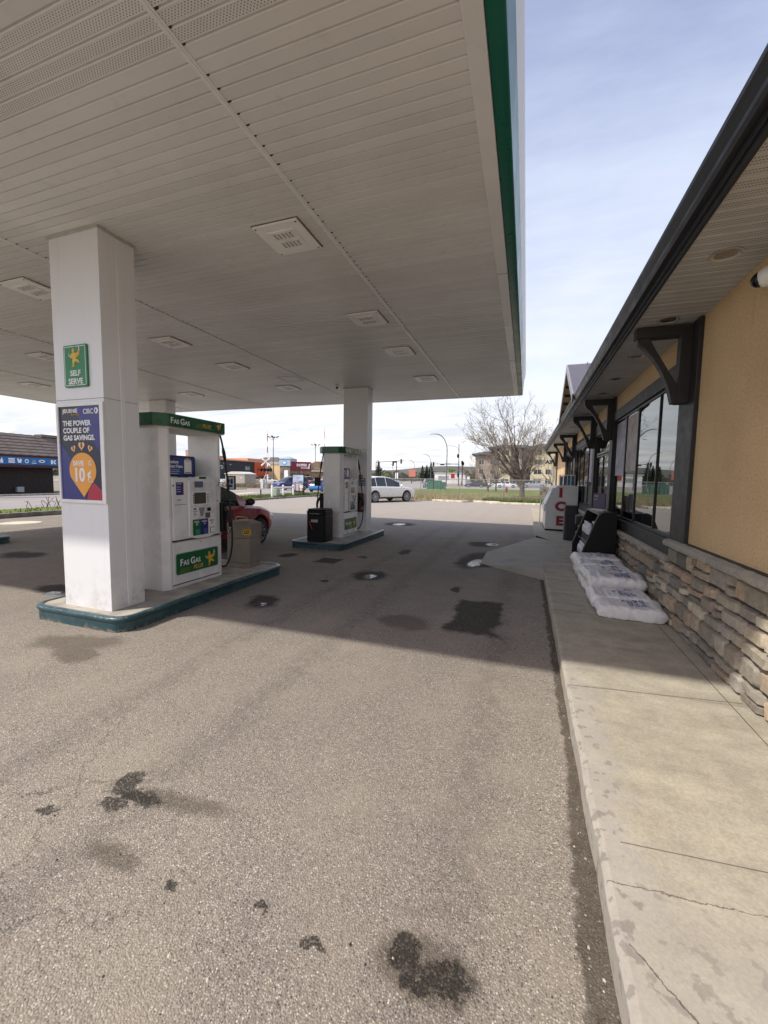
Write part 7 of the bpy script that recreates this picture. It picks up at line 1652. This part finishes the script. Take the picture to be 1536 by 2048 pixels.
for i in range(12):
    a = rr.uniform(0, 6.28); d = Vector((math.cos(a) * .35, math.sin(a) * .45, 1)); p0 = L + Vector((rr.gauss(0, .15), rr.gauss(0, .35), 0)); b.tube([p0, p0 + d * rr.uniform(.12, .25), p0 + d * rr.uniform(.28, .5) + Vector((rr.gauss(0, .08), rr.gauss(0, .08), 0))], .012, 3)
b.obj('stems', pm('weed_red', (.13, .06, .06), .9, var=.2), t)
# ground plants nobody could count
def blades(name, n, area, hgt, m, seed, label, cat):
    rr = random.Random(seed); b = MB()
    for i in range(n):
        x, y, z = area(rr); h = hgt * rr.uniform(.5, 1.3); a = rr.uniform(0, 6.28); d = Vector((math.cos(a), math.sin(a), 0)) * .02 * (1 + hgt * 2); l = Vector((rr.gauss(0, .25), rr.gauss(0, .25), 0)) * h
        b.add([Vector((x, y, z)) - d, Vector((x, y, z)) + d, Vector((x, y, z + h)) + l], [(0, 1, 2)])
    o = b.obj(name, m); o['kind'] = 'stuff'; tag(o, label, cat)
gm2 = leaf_mat('grass_blade', (.075, .12, .02), (.15, .19, .045)); dm2 = leaf_mat('dry_blade', (.22, .19, .09), (.40, .34, .19))
blades('grass', 5000, lambda r: (r.uniform(-3, 2.6), 30.6 + 4 * r.random() ** 1.4, 0), .28, gm2, 1, 'fresh green grass around the big tree and behind the long parking stop', 'grass')
blades('dry_grass', 9000, lambda r: (r.uniform(-15, 6), r.uniform(30.7, 45), 0), .28, dm2, 2, 'dry straw coloured grass along the chain link fence', 'grass')
blades('verge_grass', 4500, lambda r: (r.uniform(-20, -17.6), r.uniform(23, 34), .06), .2, gm2, 3, 'green grass tufts on the strip by the rail fence', 'grass')
blades('roadside_weeds', 420, lambda r: (r.uniform(-20, -17.7), r.uniform(2, 13.2), .1), .09, gm2, 6, 'low green weeds on the verge left of the near column', 'weeds')
blades('trackside_weeds', 3500, lambda r: (r.uniform(-46, -35), r.uniform(50, 60), -.02), .55, leaf_mat('brown_blade', (.16, .12, .07), (.30, .24, .15)), 7, 'brown dead weeds beside the railway crossing', 'weeds')
# hills and the wooded band in front of them
hm_ = noise_mat('wooded_hills', [(.3, (.06, .064, .054)), (.48, (.105, .105, .09)), (.6, (.155, .15, .12)), (.72, (.21, .195, .155))], .035, fine=.5, bmp=0)
rows = []
for k, (yy, f) in enumerate(((560, 0), (700, .45), (860, 1), (1100, .9))):
    r = []
    for i in range(90):
        a = R_(150 - i * 1.55); hh = (19 + 9 * noise.noise((i * .11, 0, 3)) + 4 * noise.noise((i * .35, 1, 2)) + 9 * math.exp(-((i - 33) / 5) ** 2)) * f; r.append(Vector((yy * math.cos(a), yy * math.sin(a), hh - .3)))
    rows.append(r)
b = MB(); b.grid([q[::-1] for q in rows]); struct(b.obj('hills', hm_, smooth=60))
rr = random.Random(17); b = MB()
for i in range(9000):
    a = R_(rr.uniform(60, 150)); d = rr.uniform(300, 640); h0 = 20 * max(0, (d - 560) / 300) ; c = Vector((d * math.cos(a), d * math.sin(a), h0 + 12 * d / 450 * rr.random() ** 1.4 * (.5 + .8 * abs(noise.noise((a * 18, d * .01, 0)))))); s = rr.uniform(.6, 1.6) * d / 450
    v = Vector((-math.sin(a), math.cos(a), 0)); k = rr.uniform(-.4, .4); b.add([c - v * s - Z_ * s * .4, c - Z_ * s * (.7 + k) + v * s * .2, c + v * s - Z_ * s * .2, c + Z_ * s * (.8 + k)], [(0, 1, 2, 3)])
o = b.obj('distant_trees', noise_mat('distant_tree_leaf', [(.35, (.035, .04, .03)), (.5, (.085, .085, .06)), (.65, (.14, .135, .095))], .05, fine=.6, bmp=0)); o['kind'] = 'stuff'; tag(o, 'far wooded band below the hills on the horizon', 'woods')
